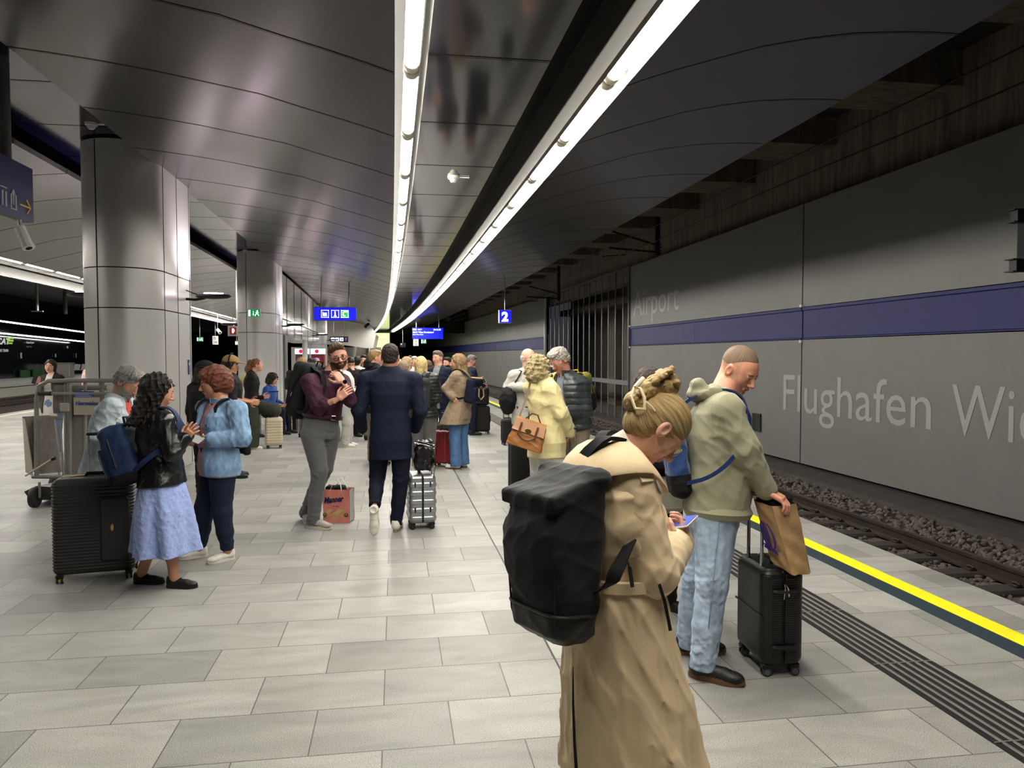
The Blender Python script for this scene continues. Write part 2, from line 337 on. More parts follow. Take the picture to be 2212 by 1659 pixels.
# --- platform ceiling: curved wings, lamp channel, column strip
def wingmat(name,col,r):
    m=mat(name,col,r,metal=.55,spec=.5); N,L,B=nodes(m)
    tc=N.new('ShaderNodeTexCoord'); n=N.new('ShaderNodeTexNoise'); n.inputs['Scale'].default_value=.8; n.inputs['Detail'].default_value=2; L.new(tc.outputs['Object'],n.inputs['Vector'])
    bp=N.new('ShaderNodeBump'); bp.inputs['Strength'].default_value=.25; bp.inputs['Distance'].default_value=.012; L.new(n.outputs['Fac'],bp.inputs['Height']); L.new(bp.outputs[0],B.inputs['Normal']); return m
mwing=wingmat('wing_metal','4a4849',.26); mchan=wingmat('channel_gloss','1b1a1d',.10); mnavy=wingmat('strip_navy','12122c',.12)
def rows(Y0,Y1,first=5.48,p=1.57):
    ys=[(Y0,0)]; k=math.ceil((Y0-first)/p)
    while first+k*p<Y1:
        y=first+k*p
        for d,z in((-.022,0),(-.018,.012),(-.009,.012),(-.006,-.003),(.006,-.003),(.009,.012),(.018,.012),(.022,0)): ys.append((y+d,z))
        k+=1
    ys.append((Y1,0)); return ys
WL=[(-.0,3.75),(-.2,3.81),(-.45,3.88),(-.8,3.97),(-1.2,4.08),(-1.66,4.16),(-2.1,4.235),(-2.5,4.29),(-2.9,4.335),(-3.22,4.365),(-3.28,4.37),(-3.30,4.43)]
WR=[(1.72,3.75),(1.9,3.82),(2.1,3.89),(2.4,3.985),(2.8,4.11),(3.2,4.2),(3.6,4.265),(4.0,4.3),(4.3,4.315),(4.5,4.315),(4.52,4.37)]
M0=-3.99
def wing(prof,Y0,Y1):
    b=MB(); sweep(b,prof,0,0,ys=rows(Y0,Y1),closed=False); return tag(b.build('ceiling',mwing,smooth=28),kind='structure')
wing(WL,-5,66); wing(WR,-5,66); wing([(2*M0-x,z) for x,z in WL],-5,66); wing([(2*M0-x,z) for x,z in WR],-5,66)
for s in (0,1):
    g=lambda P:[(2*M0-x,z) for x,z in P] if s else P
    b=MB(); sweep(b,g([(.24,3.9),(1.14,3.9)]),0,0,ys=rows(-5,66),closed=False); sweep(b,g([(1.14,3.9),(1.18,4.3),(1.5,4.3)]),-5,66,closed=False); tag(b.build('ceiling',mchan,smooth=28),kind='structure')
    b=MB(); sweep(b,g([(-.02,3.76),(-.02,4.4),(.24,4.4),(.24,3.9)]),-5,66,closed=False); sweep(b,g([(1.5,4.4),(1.5,3.98),(1.46,3.8),(1.46,3.72),(1.5,3.72),(1.52,3.86),(1.72,3.88),(1.72,3.75)]),-5,66,closed=False)
    tag(b.build('trim_8',mat('channel_side','55534f',.5,metal=.3),smooth=28),kind='structure')
b=MB(); sweep(b,[(-3.1,4.62),(-4.9,4.62)],0,0,ys=rows(-5,66),closed=False); tag(b.build('ceiling',mnavy,smooth=28),kind='structure')
# --- lamps: tube in a clear sleeve, one module per seam
mtube=mat('tube_light',(1.,.965,.88,1),.4,emit=LAMP); mcap=mat('lamp_cap','c9c3b2',.35,metal=.3); mhous=mat('lamp_housing','77746d',.5,metal=.4)
def lamp(label,group):
    r=MB().box((0,0,.085),(.035,.76,.025),bev=.005).build('tube_lamp',mhous); tag(r,label,'lamp',group)
    b=MB(); prof=[(.02,-.675),(.054,-.675),(.054,.675),(.02,.675)]; b.lathe(prof,n=12,M=((1,0,0),(0,0,1),(0,1,0))); b.build('light_tube',mtube,r,smooth=60)
    for s in(-1,1): MB().lathe([(.056,-.05),(.062,-.035),(.062,.035),(.056,.05)],(0,s*.728,0),12,M=((1,0,0),(0,0,1),(0,1,0))).build('end_cap',mcap,r)
    return r
ORD=['first','second','third','fourth','fifth','sixth','seventh','eighth','ninth','tenth']
for X,nm,lab in((.12,'left','lit tube lamp in the left line of the two over the near platform'),(1.60,'right','lit tube lamp in the right line of the two over the near platform'),
    (2*M0-.12,'a','lit tube lamp in the upper line beyond the columns on the left'),(2*M0-1.6,'b','lit tube lamp in the lower line beyond the columns on the left')):
    l0=lamp(lab,lab.replace('lit tube lamp','tube lamps')); i=0
    for k in range(-3,38):
        y=5.48+.785+1.57*k
        if X<-5 and y<6: continue
        loc=(cx(X,y),y,3.805); rz=2*K*y
        L_=l0
        if i==0: l0.location=loc; l0.rotation_euler[2]=rz
        else: L_=copyof(l0,loc,rz)
        i+=1
        if X>-5 and y<5: L_['label']='lit tube lamp overhead, behind the top edge of the picture, '+nm+' line'
        elif X>-5 and k<len(ORD): L_['label']=ORD[k]+' lit tube lamp from the top of the picture in the '+nm+' ceiling line'
        elif X>-5: L_['label']='one of the small distant lit tube lamps where the '+nm+' ceiling line runs away'
# --- columns 
mcol=mat('column_metal','bfbdba',.36,metal=.4,bump=.03,bscale=2)
def column(Y,xc=-3.71,r=.51,L=1.3,z=4.6,label=''):
    t=thing('column',label,'column',(cx(xc,Y),Y,0)); 
    def outline(r): return [(r*math.cos(a),-r*math.sin(a)) for a in [i*PI/14 for i in range(15)]]+[(-r*math.cos(a),L+r*math.sin(a)) for a in [i*PI/14 for i in range(15)]]
    pr=outline(r); pk=outline(r-.012); zs=[0,2.36,2.90,z]
    for i in range(3):
        b=MB(); b.prism(pr,zs[i]+.008,zs[i+1]-.008); b.build('cladding_panel',mcol,t,smooth=30)
    b=MB().prism(pk,0,z-.01)
    b.build('core',mblk,t,smooth=30)
    b=MB()
    for a in (PI*.45,PI*.05): x,y=r*math.cos(a),-r*math.sin(a)
    for (x,y,ang) in((r*math.cos(PI*.62),-r*math.sin(PI*.62),PI*.62),(r+.001,.02,0),(r+.001,.66,0),(r+.001,L,0),(-r,.02,0)):
        b.box((x,y,z/2),(.0035,.005,z/2-.02),rotz(-ang))
    b.build('seam',mblk,t,smooth=0)
    return t
c1=column(11.1,label='broad oval metal clad column behind the luggage trolley, nearest the camera')
c2=column(21.8,label='second oval metal clad column, with a green exit sign in front')
c4=column(43.3,label='farthest oval column, near the ticket machines')
def uplight(x,y,z,sgn,label,power):
    t=thing('floodlight',label,'lamp',(x,y,z))
    b=MB(); b.lathe([(.02,-.03),(.13,-.02),(.17,0),(.15,.025),(.05,.04)],(sgn*.42,0,.02),18,M=((1.6,0,0),(0,.75,0),(0,0,1.3))); b.build('lamp_head',mdark,t)
    MB().tube([(0,0,-.02),(sgn*.16,0,-.03),(sgn*.3,0,0)],.022,8).tube([(0,0,.12),(sgn*.2,0,.04)],.008,6).build('arm',mdark,t)
    MB().lathe([(.02,.0),(.10,.0)],(sgn*.42,0,.076),16,M=((1.5,0,0),(0,.7,0),(0,0,1))).build('lens',mat('flood_lens',(1,.9,.95,1),.3,emit=14),t)
    ld=bpy.data.lights.new('flood','SPOT'); ld.energy=power; ld.spot_size=2.4; ld.spot_blend=.8; ld.color=(1,.88,.93); ld.shadow_soft_size=.08
    lo=bpy.data.objects.new('flood_light',ld); COL.objects.link(lo); lo.parent=t; lo.location=(sgn*.42,0,.14); lo.rotation_euler=(PI,sgn*-.15,0)
uplight(cx(-3.2,12.3),12.2,2.62,1,'dark oval floodlight on an arm on the right side of the nearest column',300)
uplight(cx(-4.22,12.3),12.2,2.62,-1,'dark oval floodlight on the left side of the nearest column',300)
uplight(cx(-3.2,23),22.9,2.62,1,'dark oval floodlight on the right side of the second column',300)
uplight(cx(-4.22,23),22.9,2.62,-1,'dark oval floodlight on the left side of the second column',300)
uplight(cx(-3.2,33.6),33.6,2.62,1,'small dark floodlight beside the raised metal clad box',300)
uplight(cx(-3.2,44.4),44.4,2.62,1,'farthest small dark floodlight, above the ticket machines',300)
# ================================================================ signs, hall fittings
def atx(px,py,X,k=K):
    r=ray(px,py); a=k*r[1]**2; b=r[0]; c=-X; Dd=b*b-4*a*c
    ts=[t for t in((-b+s*math.sqrt(max(Dd,0)))/(2*a) for s in(1,-1)) if t>0]; t=min(ts); return CAM+r*t
def aty(px,py,Y): r=ray(px,py); return CAM+r*(Y/r[1])
mblue=mat('sign_blue_lit','1016c8',.3,emit=1.1); mnav=mat('sign_blue','1d2060',.4); mwl=mat('sign_white_lit',(1,1,1,1),.4,emit=1.3); mgrn=mat('sign_green_lit','0a7a44',.4,emit=.9); mwp=mat('paint_white','dcdcd8',.5)
mpole=mat('pole_metal','8b8b8d',.35,metal=.7); mgrn2=mat('sign_bright_green','1fae4b',.4,emit=1.); mylw=mat('arrow_yellow','d8b23c',.5); mred=mat('sign_red','a3262a',.45)
def panel(b,x0,x1,z0,z1,y,t=.004): b.box(((x0+x1)/2,y,(z0+z1)/2),(abs(x1-x0)/2,t,abs(z1-z0)/2)); return b
def hsign(name,label,rect,Y,D,face,ceil,poles,body=None,cat='sign',r=.02):
    a=aty(rect[0],rect[1],Y); c=aty(rect[2],rect[3],Y); w_=c[0]-a[0]; h=a[2]-c[2]; t=thing(name,label,cat,(a[0],Y,c[2]))
    MB().box((w_/2,D/2+.01,h/2),(w_/2+.01,D/2,h/2+.01),bev=.006).build('housing',body or mdark,t); MB().box((w_/2,0,h/2),(w_/2,.004,h/2)).build('sign_face',face,t,smooth=0)
    for f in poles: MB().tube([(w_*f,D/2,h),(w_*f,D/2,ceil-c[2])],r,8).build('pole',mpole,t)
    return t,w_,h
def ringbox(b,x,z,s,th,y):
    for (cx_,cz,hx,hz) in((x+s/2,z+th/2,s/2,th/2),(x+s/2,z+s-th/2,s/2,th/2),(x+th/2,z+s/2,th/2,s/2),(x+s-th/2,z+s/2,th/2,s/2)): b.box((cx_,y,cz),(hx,.002,hz))
t,w_,h=hsign('hanging_sign','lit blue hanging sign with luggage, information and phone pictograms',(678,664,769,692),25,.16,mblue,4.3,(.17,.83))
s_=h*.6
for i,fx in enumerate((.17,.41,.64)):
    x=w_*fx; z=h*.2; b=MB(); ringbox(b,x,z,s_,s_*.07,-.008)
    if i==0: b.box((x+s_*.52,-.008,z+s_*.45),(s_*.22,.002,s_*.2)); b.box((x+s_*.5,-.008,z+s_*.22),(s_*.3,.002,s_*.03)); b.box((x+s_*.22,-.008,z+s_*.5),(s_*.03,.002,s_*.28))
    if i==1: b.lathe([(.0,-.002),(s_*.1,-.002),(s_*.1,.002)],(x+s_*.5,-.008,z+s_*.74),12,M=((1,0,0),(0,0,1),(0,1,0))); b.box((x+s_*.5,-.008,z+s_*.38),(s_*.09,.002,s_*.22)); b.box((x+s_*.5,-.008,z+s_*.2),(s_*.2,.002,s_*.05))
    if i==2: b2=MB().box((x+s_/2,-.006,z+s_/2),(s_*.46,.002,s_*.46)); b2.build('pictogram_field',mgrn2,t,smooth=0); b.box((x+s_*.3,-.009,z+s_*.5),(s_*.07,.002,s_*.24)); b.box((x+s_*.42,-.009,z+s_*.26),(s_*.16,.002,s_*.06)); b.box((x+s_*.62,-.009,z+s_*.8),(s_*.25,.002,s_*.07))
    b.build('pictogram',mwl,t,smooth=0)
t,w_,h=hsign('platform_sign','square lit blue platform sign with a white number 2',(1079,670,1104,697),25,.2,mblue,4.3,(.5,),body=mat('sign_case','b9bcc4',.4))
text('2',h*1.02,mwl,t,'number',(w_*.2,-.008,h*.13),ext=.003,bold=.022)
t,w_,h=hsign('departure_display','lit blue departure display with white train information',(891,708,957,732),45,.22,mat('screen_blue',(0,.005,.95,1),.3,emit=.9),4.15,(.13,.87),r=.03)
MB().box((w_*.07,-.008,h*.84),(w_*.065,.002,h*.08)).build('route_badge',mat('badge','a9bff0',.4,emit=.8),t,smooth=0)
mtx=mat('screen_text',(.75,.85,1,1),.4,emit=1.2)
text('REX7',h*.17,mtx,t,'display_text',(w_*.17,-.008,h*.78)); text('20:12:38',h*.2,mtx,t,'display_text',(w_*.68,-.008,h*.77),bold=.004); text('20:11 Wien Floridsdorf',h*.2,mtx,t,'display_text',(w_*.01,-.008,h*.53),bold=.004); text('über Wien Mitte',h*.14,mtx,t,'display_text',(w_*.01,-.008,h*.34))
t,w_,h=hsign('hanging_sign','narrow blue hanging sign with three white pictograms and a yellow arrow up',(713,727,752,739),45,.12,mnav,4.2,(.2,.8))
b=MB(); [b.box((w_*(.16+.24*i),-.008,h*.5),(h*.3,.002,h*.3),bev=.01) for i in range(3)]; b.build('pictogram',mwl,t,smooth=0)
b=MB(); [b.box((w_*(.16+.24*i)+.02,-.012,h*.45),(h*.1,.002,h*.14),rotz(0)) for i in range(3)]; b.build('figure',mnav,t,smooth=0)
b=MB(); b.box((w_*.88,-.008,h*.45),(.012,.002,h*.28)); b.add([(w_*.88-.07,-.01,h*.55),(w_*.88-.05,-.01,h*.5),(w_*.88,-.01,h*.72),(w_*.88+.05,-.01,h*.5),(w_*.88+.07,-.01,h*.55),(w_*.88,-.01,h*.85)],[(0,1,2,5),(2,3,4,5)]); b.build('arrow',mylw,t,smooth=0)
def board(label,rect,Y,lines,face=mwp,ink=None,ceil=4.1,name='sector_board'):
    t,w_,h=hsign(name,label,rect,Y,.04,face,ceil,(.5,),body=face)
    for i,l in enumerate(lines): text(l,h*.42,ink or mblk,t,'lettering',(w_*.14,-.008,h*(.57-.45*i)),sx=.75)
    return t
board('small white board numbered 185 and 205 below the departure display',(893,733,904,747),52,['185','205'])
board('small white board numbered 70 and 140 between the first two columns',(459,726,471,744),52,['70','140'])
board('tiny lit sign numbered 27 hanging near the tunnel mouth',(864,741,876,750),60,['27'],face=mblk,ink=mwl)
def exitsign(label,rect,Y,ceil=None,poles=()):
    t,w_,h=hsign('exit_sign',label,rect,Y,.05,mgrn,ceil or 4,poles,body=mwp); b=MB()
    b.box((w_*.14,-.008,h*.5),(w_*.08,.002,h*.4)); b.box((w_*.45,-.008,h*.55),(w_*.02,.002,h*.25)); b.add([(w_*.38,-.009,h*.38),(w_*.52,-.009,h*.38),(w_*.45,-.009,h*.15)],[(0,1,2)])
    b.lathe([(0,-.002),(h*.1,-.002),(h*.1,.002)],(w_*.78,-.008,h*.8),10,M=((1,0,0),(0,0,1),(0,1,0)))
    for p_,q_ in(((.76,.68),(.72,.42)),((.72,.42),(.62,.32)),((.62,.32),(.60,.12)),((.72,.42),(.84,.36)),((.84,.36),(.9,.14)),((.76,.66),(.64,.58)),((.76,.66),(.88,.52))): b.tube([(w_*p_[0],-.009,h*p_[1]),(w_*q_[0],-.009,h*q_[1])],h*.055,4)
    b.build('running_figure',mwl,t,smooth=0); return t
exitsign('green lit exit sign with a running figure on the second column',(535,668,562,685),21.21)
exitsign('small green exit sign far off between the first and second columns',(425,729,438,737),52,6.3,(.5,))
exitsign('small green exit sign beyond the departure display',(910,733,921,742),58,4.0,(.5,))
t=exitsign('tiny green exit sign seen against the dark at the first column',(508,737,514,745),60,4.1,(.5,))
# red extinguisher sign behind second column
t,w_,h=hsign('fire_sign','pale board with a red fire extinguisher symbol left of the second column',(492,704,513,726),24,.06,mat('board_pale','b5a89d',.5),2.9,(.5,))
MB().box((w_*.55,-.008,h*.5),(w_*.36,.002,h*.36)).build('symbol_field',mred,t,smooth=0); b=MB(); b.box((w_*.5,-.012,h*.5),(w_*.06,.002,h*.2)); b.tube([(w_*.56,-.012,h*.3),(w_*.7,-.012,h*.55),(w_*.6,-.012,h*.72),(w_*.45,-.012,h*.72)],.012,4); b.build('symbol',mwl,t,smooth=0)
# big sign at the left edge, plane along the platform
t=thing('hanging_sign','large dark blue guide sign with white pictograms and yellow arrow at the upper left','sign',(cx(-3.68,8),8.36,3.09))
MB().box((-.06,-1.7,.27),(.05,1.7,.275),bev=.008).build('housing',mdark,t); MB().box((-.006,-1.7,.27),(.005,1.7,.275)).build('sign_face',mnav,t,smooth=0)
MB().tube([(-.06,-.40,.55),(-.06,-.40,1.53)],.05,12).build('pole',mpole,t); MB().tube([(-.06,-2.6,.55),(-.06,-2.6,1.53)],.05,12).build('pole',mpole,t)
b=MB(); b.tube([(.003,-.30,.13),(.003,-.09,.13)],.010,4); b.tube([(.003,-.16,.2),(.003,-.08,.13),(.003,-.16,.06)],.010,4); b.build('arrow',mylw,t,smooth=0)
b=MB(); b.tube([(.003,-.46,.2),(.003,-.46,.06),(.003,-.37,.06),(.003,-.37,.2)],.009,4); b.tube([(.003,-.415,.1),(.003,-.415,.24)],.009,4); b.tube([(.003,-.445,.2),(.003,-.415,.25),(.003,-.385,.2)],.008,4)
b.tube([(.003,-.62,.2),(.003,-.62,.06)],.012,4); b.tube([(.003,-.56,.2),(.003,-.56,.06)],.012,4); b.tube([(.003,-.65,.235),(.003,-.53,.235)],.006,4); b.build('pictogram',mat('pictogram_white','c9c9c6',.5),t,smooth=0)
text('i',.30,mat('pictogram_white','c9c9c6',.5),t,'letter',(.003,-.86,.03),R=(0,1,0),U=(0,0,1),bold=.01)
def cctv(label,loc,d,r=.06,L=.26,up=.2,mt=None):
    t=thing('security_camera',label,'camera',loc); d=unit(d); b=MB(); b.tube([V(0,0,0),d*L],r,10).tube([d*(L-.02),d*(L+.01)],r*1.15,10); b.build('camera_body',mt or mwp,t)
    MB().tube([(0,0,up),(0,0,.05),d*.08],.018,8).build('bracket',mpole,t); MB().tube([d*(L+.005),d*(L+.015)],r*.6,10).build('lens',mblk,t)
cctv('white security camera under the large blue guide sign at upper left',(-3.68,8.0,2.98),(.35,-.15,-.75),.05,.22,.08)
cctv('small dark security camera hanging near the departure display',aty(967,685,40),(.1,-.9,-.4),.09,.35,.22,mdark)
cctv('small grey security camera hanging in front of the white canopy',aty(796,700,50),(-.4,-.7,-.4),.1,.4,.24,mdark)
cctv('small pale security camera between the first two columns',aty(470,712,40),(.5,-.6,-.5),.08,.3,1.2)
for (px,py,z,lab) in((197,266,4.62,'round smoke detector on the dark strip above the nearest column'),(980,381,3.9,'round smoke detector in the dark lamp channel'),(530,540,4.62,'round smoke detector on the dark strip above the second column')):
    o=atz_=CAM+ray(px,py)*((z-CH)/ray(px,py)[2]); t=thing('smoke_detector',lab,'detector',tuple(o)); MB().lathe([(.03,-.075),(.045,-.06),(.05,-.035),(.07,-.03),(.075,0)],n=18).build('detector_body',mat('detector','b9b5ab',.5),t); MB().box((.13,0,-.01),(.06,.008,.006)).build('cable_duct',mwp,t)
a=atx(408,793,-3.18); t=thing('column_label','small vertical dark blue label on the side of the nearest column','label',tuple(a)); MB().box((0,0,0),(.004,.035,.115)).build('plate',mat('sign_blue','1d2060',.4),t,smooth=0); MB().box((.005,0,.05),(.002,.014,.02)).build('symbol',mwp,t,smooth=0)
# --- raised metal clad box between second and third column, doors and ticket machines
e=thing('clad_enclosure','raised pale metal clad box between the second and fourth columns, over a grey door','enclosure',(0,0,0))
mgl=mat('gloss_panel','c4c4bf',.16,metal=.45,bump=.05,bscale=2)
b=MB(); sweep(b,[(-3.32,2.36),(-3.32,4.3),(-4.6,4.3),(-4.6,2.36)],23.6,40,dy=2.5); b.build('cladding',mgl,e,smooth=0)
b=MB()
for y in (25.4,27.6,30.2,33,36,38.4): b.box((cx(-3.315,y),y,3.33),(.004,.012,.97))
sweep(b,[(-3.312,2.86),(-3.312,2.89),(-3.32,2.89),(-3.32,2.86)],23.6,40); b.build('seam',mblk,e,smooth=0)
text('Services',.26,mat('faint_letter','dedfdb',.5),e,'lettering',(cx(-3.30,28),27.4,2.5),R=(0,1,0),sx=1.2)
b=MB(); b.box((-3.75,23.9,1.18),(.3,.25,1.18)); b.build('door_block',mat('door_grey','6f6f6d',.4,metal=.3),e,smooth=0); MB().box((-3.72,23.62,1.15),(.03,.02,1.15)).build('door_gap',mblk,e)
MB().lathe([(.11,0),(.11,4.3)],(cx(-3.45,33),33,0),16).build('post',mat('post_white','d5d7da',.25,metal=.2),e)
t=thing('light_column','slim pale column glowing yellow green beside the grey door','post',(-4.9,27,0)); MB().box((0,0,1.15),(.10,.1,1.15)).build('glowing_panel',mat('glow_yellow','d9e2a0',.4,emit=1.4),t,smooth=0); MB().box((0,0,2.32),(.12,.12,.02)).build('top_cap',mpole,t)
for i,(px0,px1,lab,cb) in enumerate(((638,665,'ticket machine with lit white header left of the pale post','5a2038'),(672,700,'ticket machine with lit white header and dark red front right of the pale post','7d1a22'))):
    Y=34; a=aty(px0,753,Y); c=aty(px1,765,Y); w_=c[0]-a[0]; t=thing('ticket_machine',lab,'machine',(a[0],Y,0))
    MB().box((w_/2,.3,c[2]/2),(w_/2,.28,c[2]/2),bev=.02).build('body',mat('machine_'+cb,cb,.4),t); MB().box((w_/2,.2,(a[2]+c[2])/2),(w_/2+.02,.25,(a[2]-c[2])/2),bev=.01).build('lit_header',mat('header_lit','cfe4f5',.4,emit=1.1),t)
    MB().lathe([(0,-.004),(.085,-.004),(.085,.004)],(w_*.45,-.06,(a[2]+c[2])/2),16,M=((1,0,0),(0,0,1),(0,1,0))).build('logo',mat('logo_red','d0263a',.4,emit=.8),t)
    MB().box((w_*.4,.01,1.35),(w_*.28,.012,.28)).build('screen',mat('screen_dim','3348a8',.3,emit=.6),t,smooth=0)
# --- end of the platform: stair canopy, escalator, glowing lift shaft
t=thing('stair_canopy','white curved canopy wall over the escalator at the platform end','canopy',(0,0,0))
b=MB(); a=aty(690,700,56); c=aty(806,752,56); sweep(b,[(a[0],0),(c[0],0),(c[0],.3),(a[0],.3)],0,0,ys=[(56,c[2]),(56.01,c[2])],bend=False) if 0 else None
P_=[aty(676,752,56),aty(700,744,56),aty(740,745,56),aty(790,752,56),aty(806,752,56),aty(812,722,56),aty(800,700,56),aty(676,640,56)]
b.prism([(q[0],q[2]) for q in P_],56,56.25,lambda a_,b_,h_:(a_,h_,b_)); b.prism([(q[0],q[2]) for q in P_[4:6]]+[(P_[5][0]-.05,P_[5][2]),(P_[4][0]-.05,P_[4][2])],56.25,64,lambda a_,b_,h_:(a_,h_,b_)); b.build('canopy_shell',mat('canopy_white','c9c6c0',.45,bump=.1,bscale=1.5),t,smooth=25)
b=MB(); b.box((-5.0,62.2,1.2),(3.6,.1,1.2)); tag(b.build('wall_end',mat('end_wall_grey','7d7b76',.6),smooth=0),kind='structure')
t=thing('escalator','grey escalator rising away under the white canopy','escalator',(0,0,0)); x0=aty(765,760,57)[0]; x1=aty(792,760,57)[0]
b=MB(); [b.box(((x0+x1)/2,57.6+.4*k,.1+.21*k),((x1-x0)/2,.22,.10)) for k in range(11)]; b.build('steps',mat('step_metal','7d7b75',.5,metal=.5),t,smooth=0)
for X in(x0-.12,x1+.12): MB().add([(X-.06,57.3,0),(X+.06,57.3,0),(X+.06,61.6,2.3),(X-.06,61.6,2.3),(X-.06,57.3,1.0),(X+.06,57.3,1.0),(X+.06,61.6,3.3),(X-.06,61.6,3.3)],[(0,1,2,3),(4,5,6,7),(0,1,5,4),(1,2,6,5),(2,3,7,6),(3,0,4,7)]).build('balustrade',mat('balustrade','9a9a96',.3,metal=.4),t,smooth=0)
t=thing('lift_shaft','glowing yellow green glass lift shaft at the end of the lamp channel','lift',(-1.45,69,0))
MB().box((0,1.2,2.15),(.66,1.2,2.15)).build('glass_panel',mat('shaft_glass','dfe8a8',.3,emit=1.25),t,smooth=0)
b=MB(); [b.box((0,-.01,z),(.66,.01,.012)) for z in(1.1,2.1,3.2)]; [b.box((x_,-.01,2.15),(.03,.02,2.15)) for x_ in(-.66,.66)]; b.build('frame',mat('shaft_frame','8f947c',.5),t,smooth=0)
b=MB(); b.box((-2.5,66.1,5.2),(16,.1,1.5)); tag(b.build('wall_end',mblk,smooth=0),kind='structure')
# --- catenary over the right track
mcat=mat('catenary_dark','101114',.5,metal=.4)
for zz,lab in((4.67,'upper overhead wire above track 2'),(4.33,'lower overhead contact wire above track 2')):
    b=MB(); b.tube([(cx(5.9,y),y,zz+(.02*math.sin(y*.7))) for y in np.linspace(-3,64,50)],.011,5); tag(b.build('overhead_wire',mcat),lab,'wire')
for (px,y0,y1,X,lab) in((1421,440,552,7.6,'dark insulated support post hanging near the Airport lettering'),(1207,560,650,7.6,'dark catenary support post with arms in front of the barred opening')):
    a=atx(px,y0,X); t=thing('catenary_post',lab,'post',(a[0],a[1],0)); zt=5.70; zb=atx(px,y1,X)[2]
    MB().tube([(0,0,zt),(0,0,zb)],.07,8).build('post',mcat,t); b=MB(); [b.lathe([(.07,-.03),(.12,0),(.07,.03)],(0,0,zb+.15+.09*k),10) for k in range(3)]; b.build('insulator',mat('insulator_blue','14162e',.4),t)
    MB().tube([(0,0,zb+.3),(-1.4,-.2,zb+.62)],.03,6).build('arm',mcat,t); MB().tube([(0,0,zb+.1),(-1.5,-.2,zb+.16)],.03,6).build('arm',mcat,t)
    MB().tube([(-1.0,-.2,zb+.15),(-1.0,-.2,zb-.02),(-1.7,-.2,zb-.08)],.014,6).build('registration_arm',mcat,t)
t=thing('steel_bracket','dark steel bracket housing hanging over the track at the right edge','bracket',tuple(pix(2212,520,8.0)))
b=MB(); b.box((.14,0,0),(.13,.1,.30)); b.build('housing',mat('bracket_blue','080b14',.8),t,smooth=0)
for z in(.26,-.27): b=MB(); b.box((-.03,0,z),(.10,.05,.065)); b.box((-.12,0,z+.065),(.06,.06,.006)); b.box((-.12,0,z-.065),(.06,.06,.006)); b.build('channel_bar',mcat,t,smooth=0)
MB().tube([(.03,-.08,-.3),(.0,-.08,-.42),(.05,-.08,-.52)],.02,6).build('cable',mcat,t); MB().tube([(.2,0,.3),(.2,0,3)],.05,6).build('hanger',mcat,t)
# --- far left platform: lettering, lamps, bench and bin
for (ya,yb,lab) in((692,718,'upper bright lamp line on the far left platform wall'),(720,738,'lower bright lamp line on the far left platform wall')):
    a=atx(-60,ya-8,-23.6 if ya<700 else -26.0); c=atx(200,yb+1,-23.6 if ya<700 else -26.0); t=thing('lamp_line',lab,'lamp',(0,0,0)); n=22
    MB().tube([a+(c-a)*k/n for k in range(n+1)],.07,6).build('housing',mhous,t)
    b=MB(); [b.tube([a+(c-a)*(k+.06)/n+V(.06,-.03,-.05),a+(c-a)*(k+.94)/n+V(.06,-.03,-.05)],.05,6) for k in range(n)]; b.build('light_tubes',mat('far_tube',(1,1,.96,1),.4,emit=14),t)
Xw=-26.9
a=atx(0,742,Xw); mcat_g=mat('logo_green','9bc53d',.4,emit=.35); mcat_w=mat('logo_white','d5d8d6',.4,emit=.3)
t=thing('wall_logo','white and green train operator lettering on the dark far left wall','lettering',tuple(a)); d=unit(atx(60,742,Xw)-a)
text('CAT',.62,mcat_w,t,'lettering',d*-.5+V(0,0,-.05),R=d,sx=1.6,shear=.25,bold=.02); text('CITY AIRPORT TRAIN',.30,mcat_w,t,'lettering',d*-1.6+V(0,0,-.62),R=d,sx=1.0)
b=MB(); [b.box(tuple(d*1.35+V(.03,0,.05+.17*k)),(.0,.01,.05)) for k in range(0)]; 
for k in range(3): q=d*(1.15+.06*k)+V(.02,-.01,.02+.19*k); e_=d*(2.1+.06*k-.1*(k==0))+V(.02,-.01,.02+.19*k); b.ribbon([q,e_],V(0,0,1),.13,.01)
b.build('green_stripes',mcat_g,t,smooth=0)
a=atx(57,742,Xw); t=thing('wall_lettering','small white station name lettering on the dark far left wall','lettering',tuple(a)); text('Vienna Airport',.24,mcat_w,t,'lettering',(0,0,0),R=d); text('Flughafen Wien',.16,mat('logo_dim','8b9090',.4),t,'lettering',(0,0,-.3),R=d)
for k,(px,py) in enumerate(((44,768),(119,768),(164,768),(144,750))):
    a=atx(px,py,Xw); t=thing('wall_notice',('small white notice left of the young woman, on the dark wall','small white notice right of the young woman, on the dark wall','tiny pale notice nearest the first column, on the dark wall','small pale plate high on the dark far wall')[k],'notice',tuple(a)); MB().ribbon([V(0,0,0),d*(.28,.22,.12,.35)[k]],V(0,0,1),(.45,.3,.4,.2)[k],.02).build('sheet',mat('notice_white','a5a8a6',.5),t,smooth=0)
b=MB()
for px0,px1,py in((44,64,807),(71,98,806)):
    a=atx(px0,py,Xw+.1); c=atx(px1,py,Xw+.1); t=thing('green_box','low green box against the dark far wall, '+('nearer the left edge' if px0==44 else 'behind the young woman'),'box',tuple(a)); MB().ribbon([V(0,0,0),c-a],V(0,0,1),.55,.1).build('panel',mat('box_green','58a03a' if px0>60 else '2c5a2c',.5,emit=.25 if px0>60 else 0),t,smooth=0)
a=gnd(140,815); t=thing('litter_bin','large grey bin on the far left platform','bin',tuple(a)); MB().box((0,0,.55),(.55,.45,.55),bev=.05).build('bin_body',mat('bin_grey','96938c',.5),t); MB().box((0,0,1.13),(.58,.48,.03),bev=.02).build('lid',mat('bin_lid','7d7a74',.5),t)
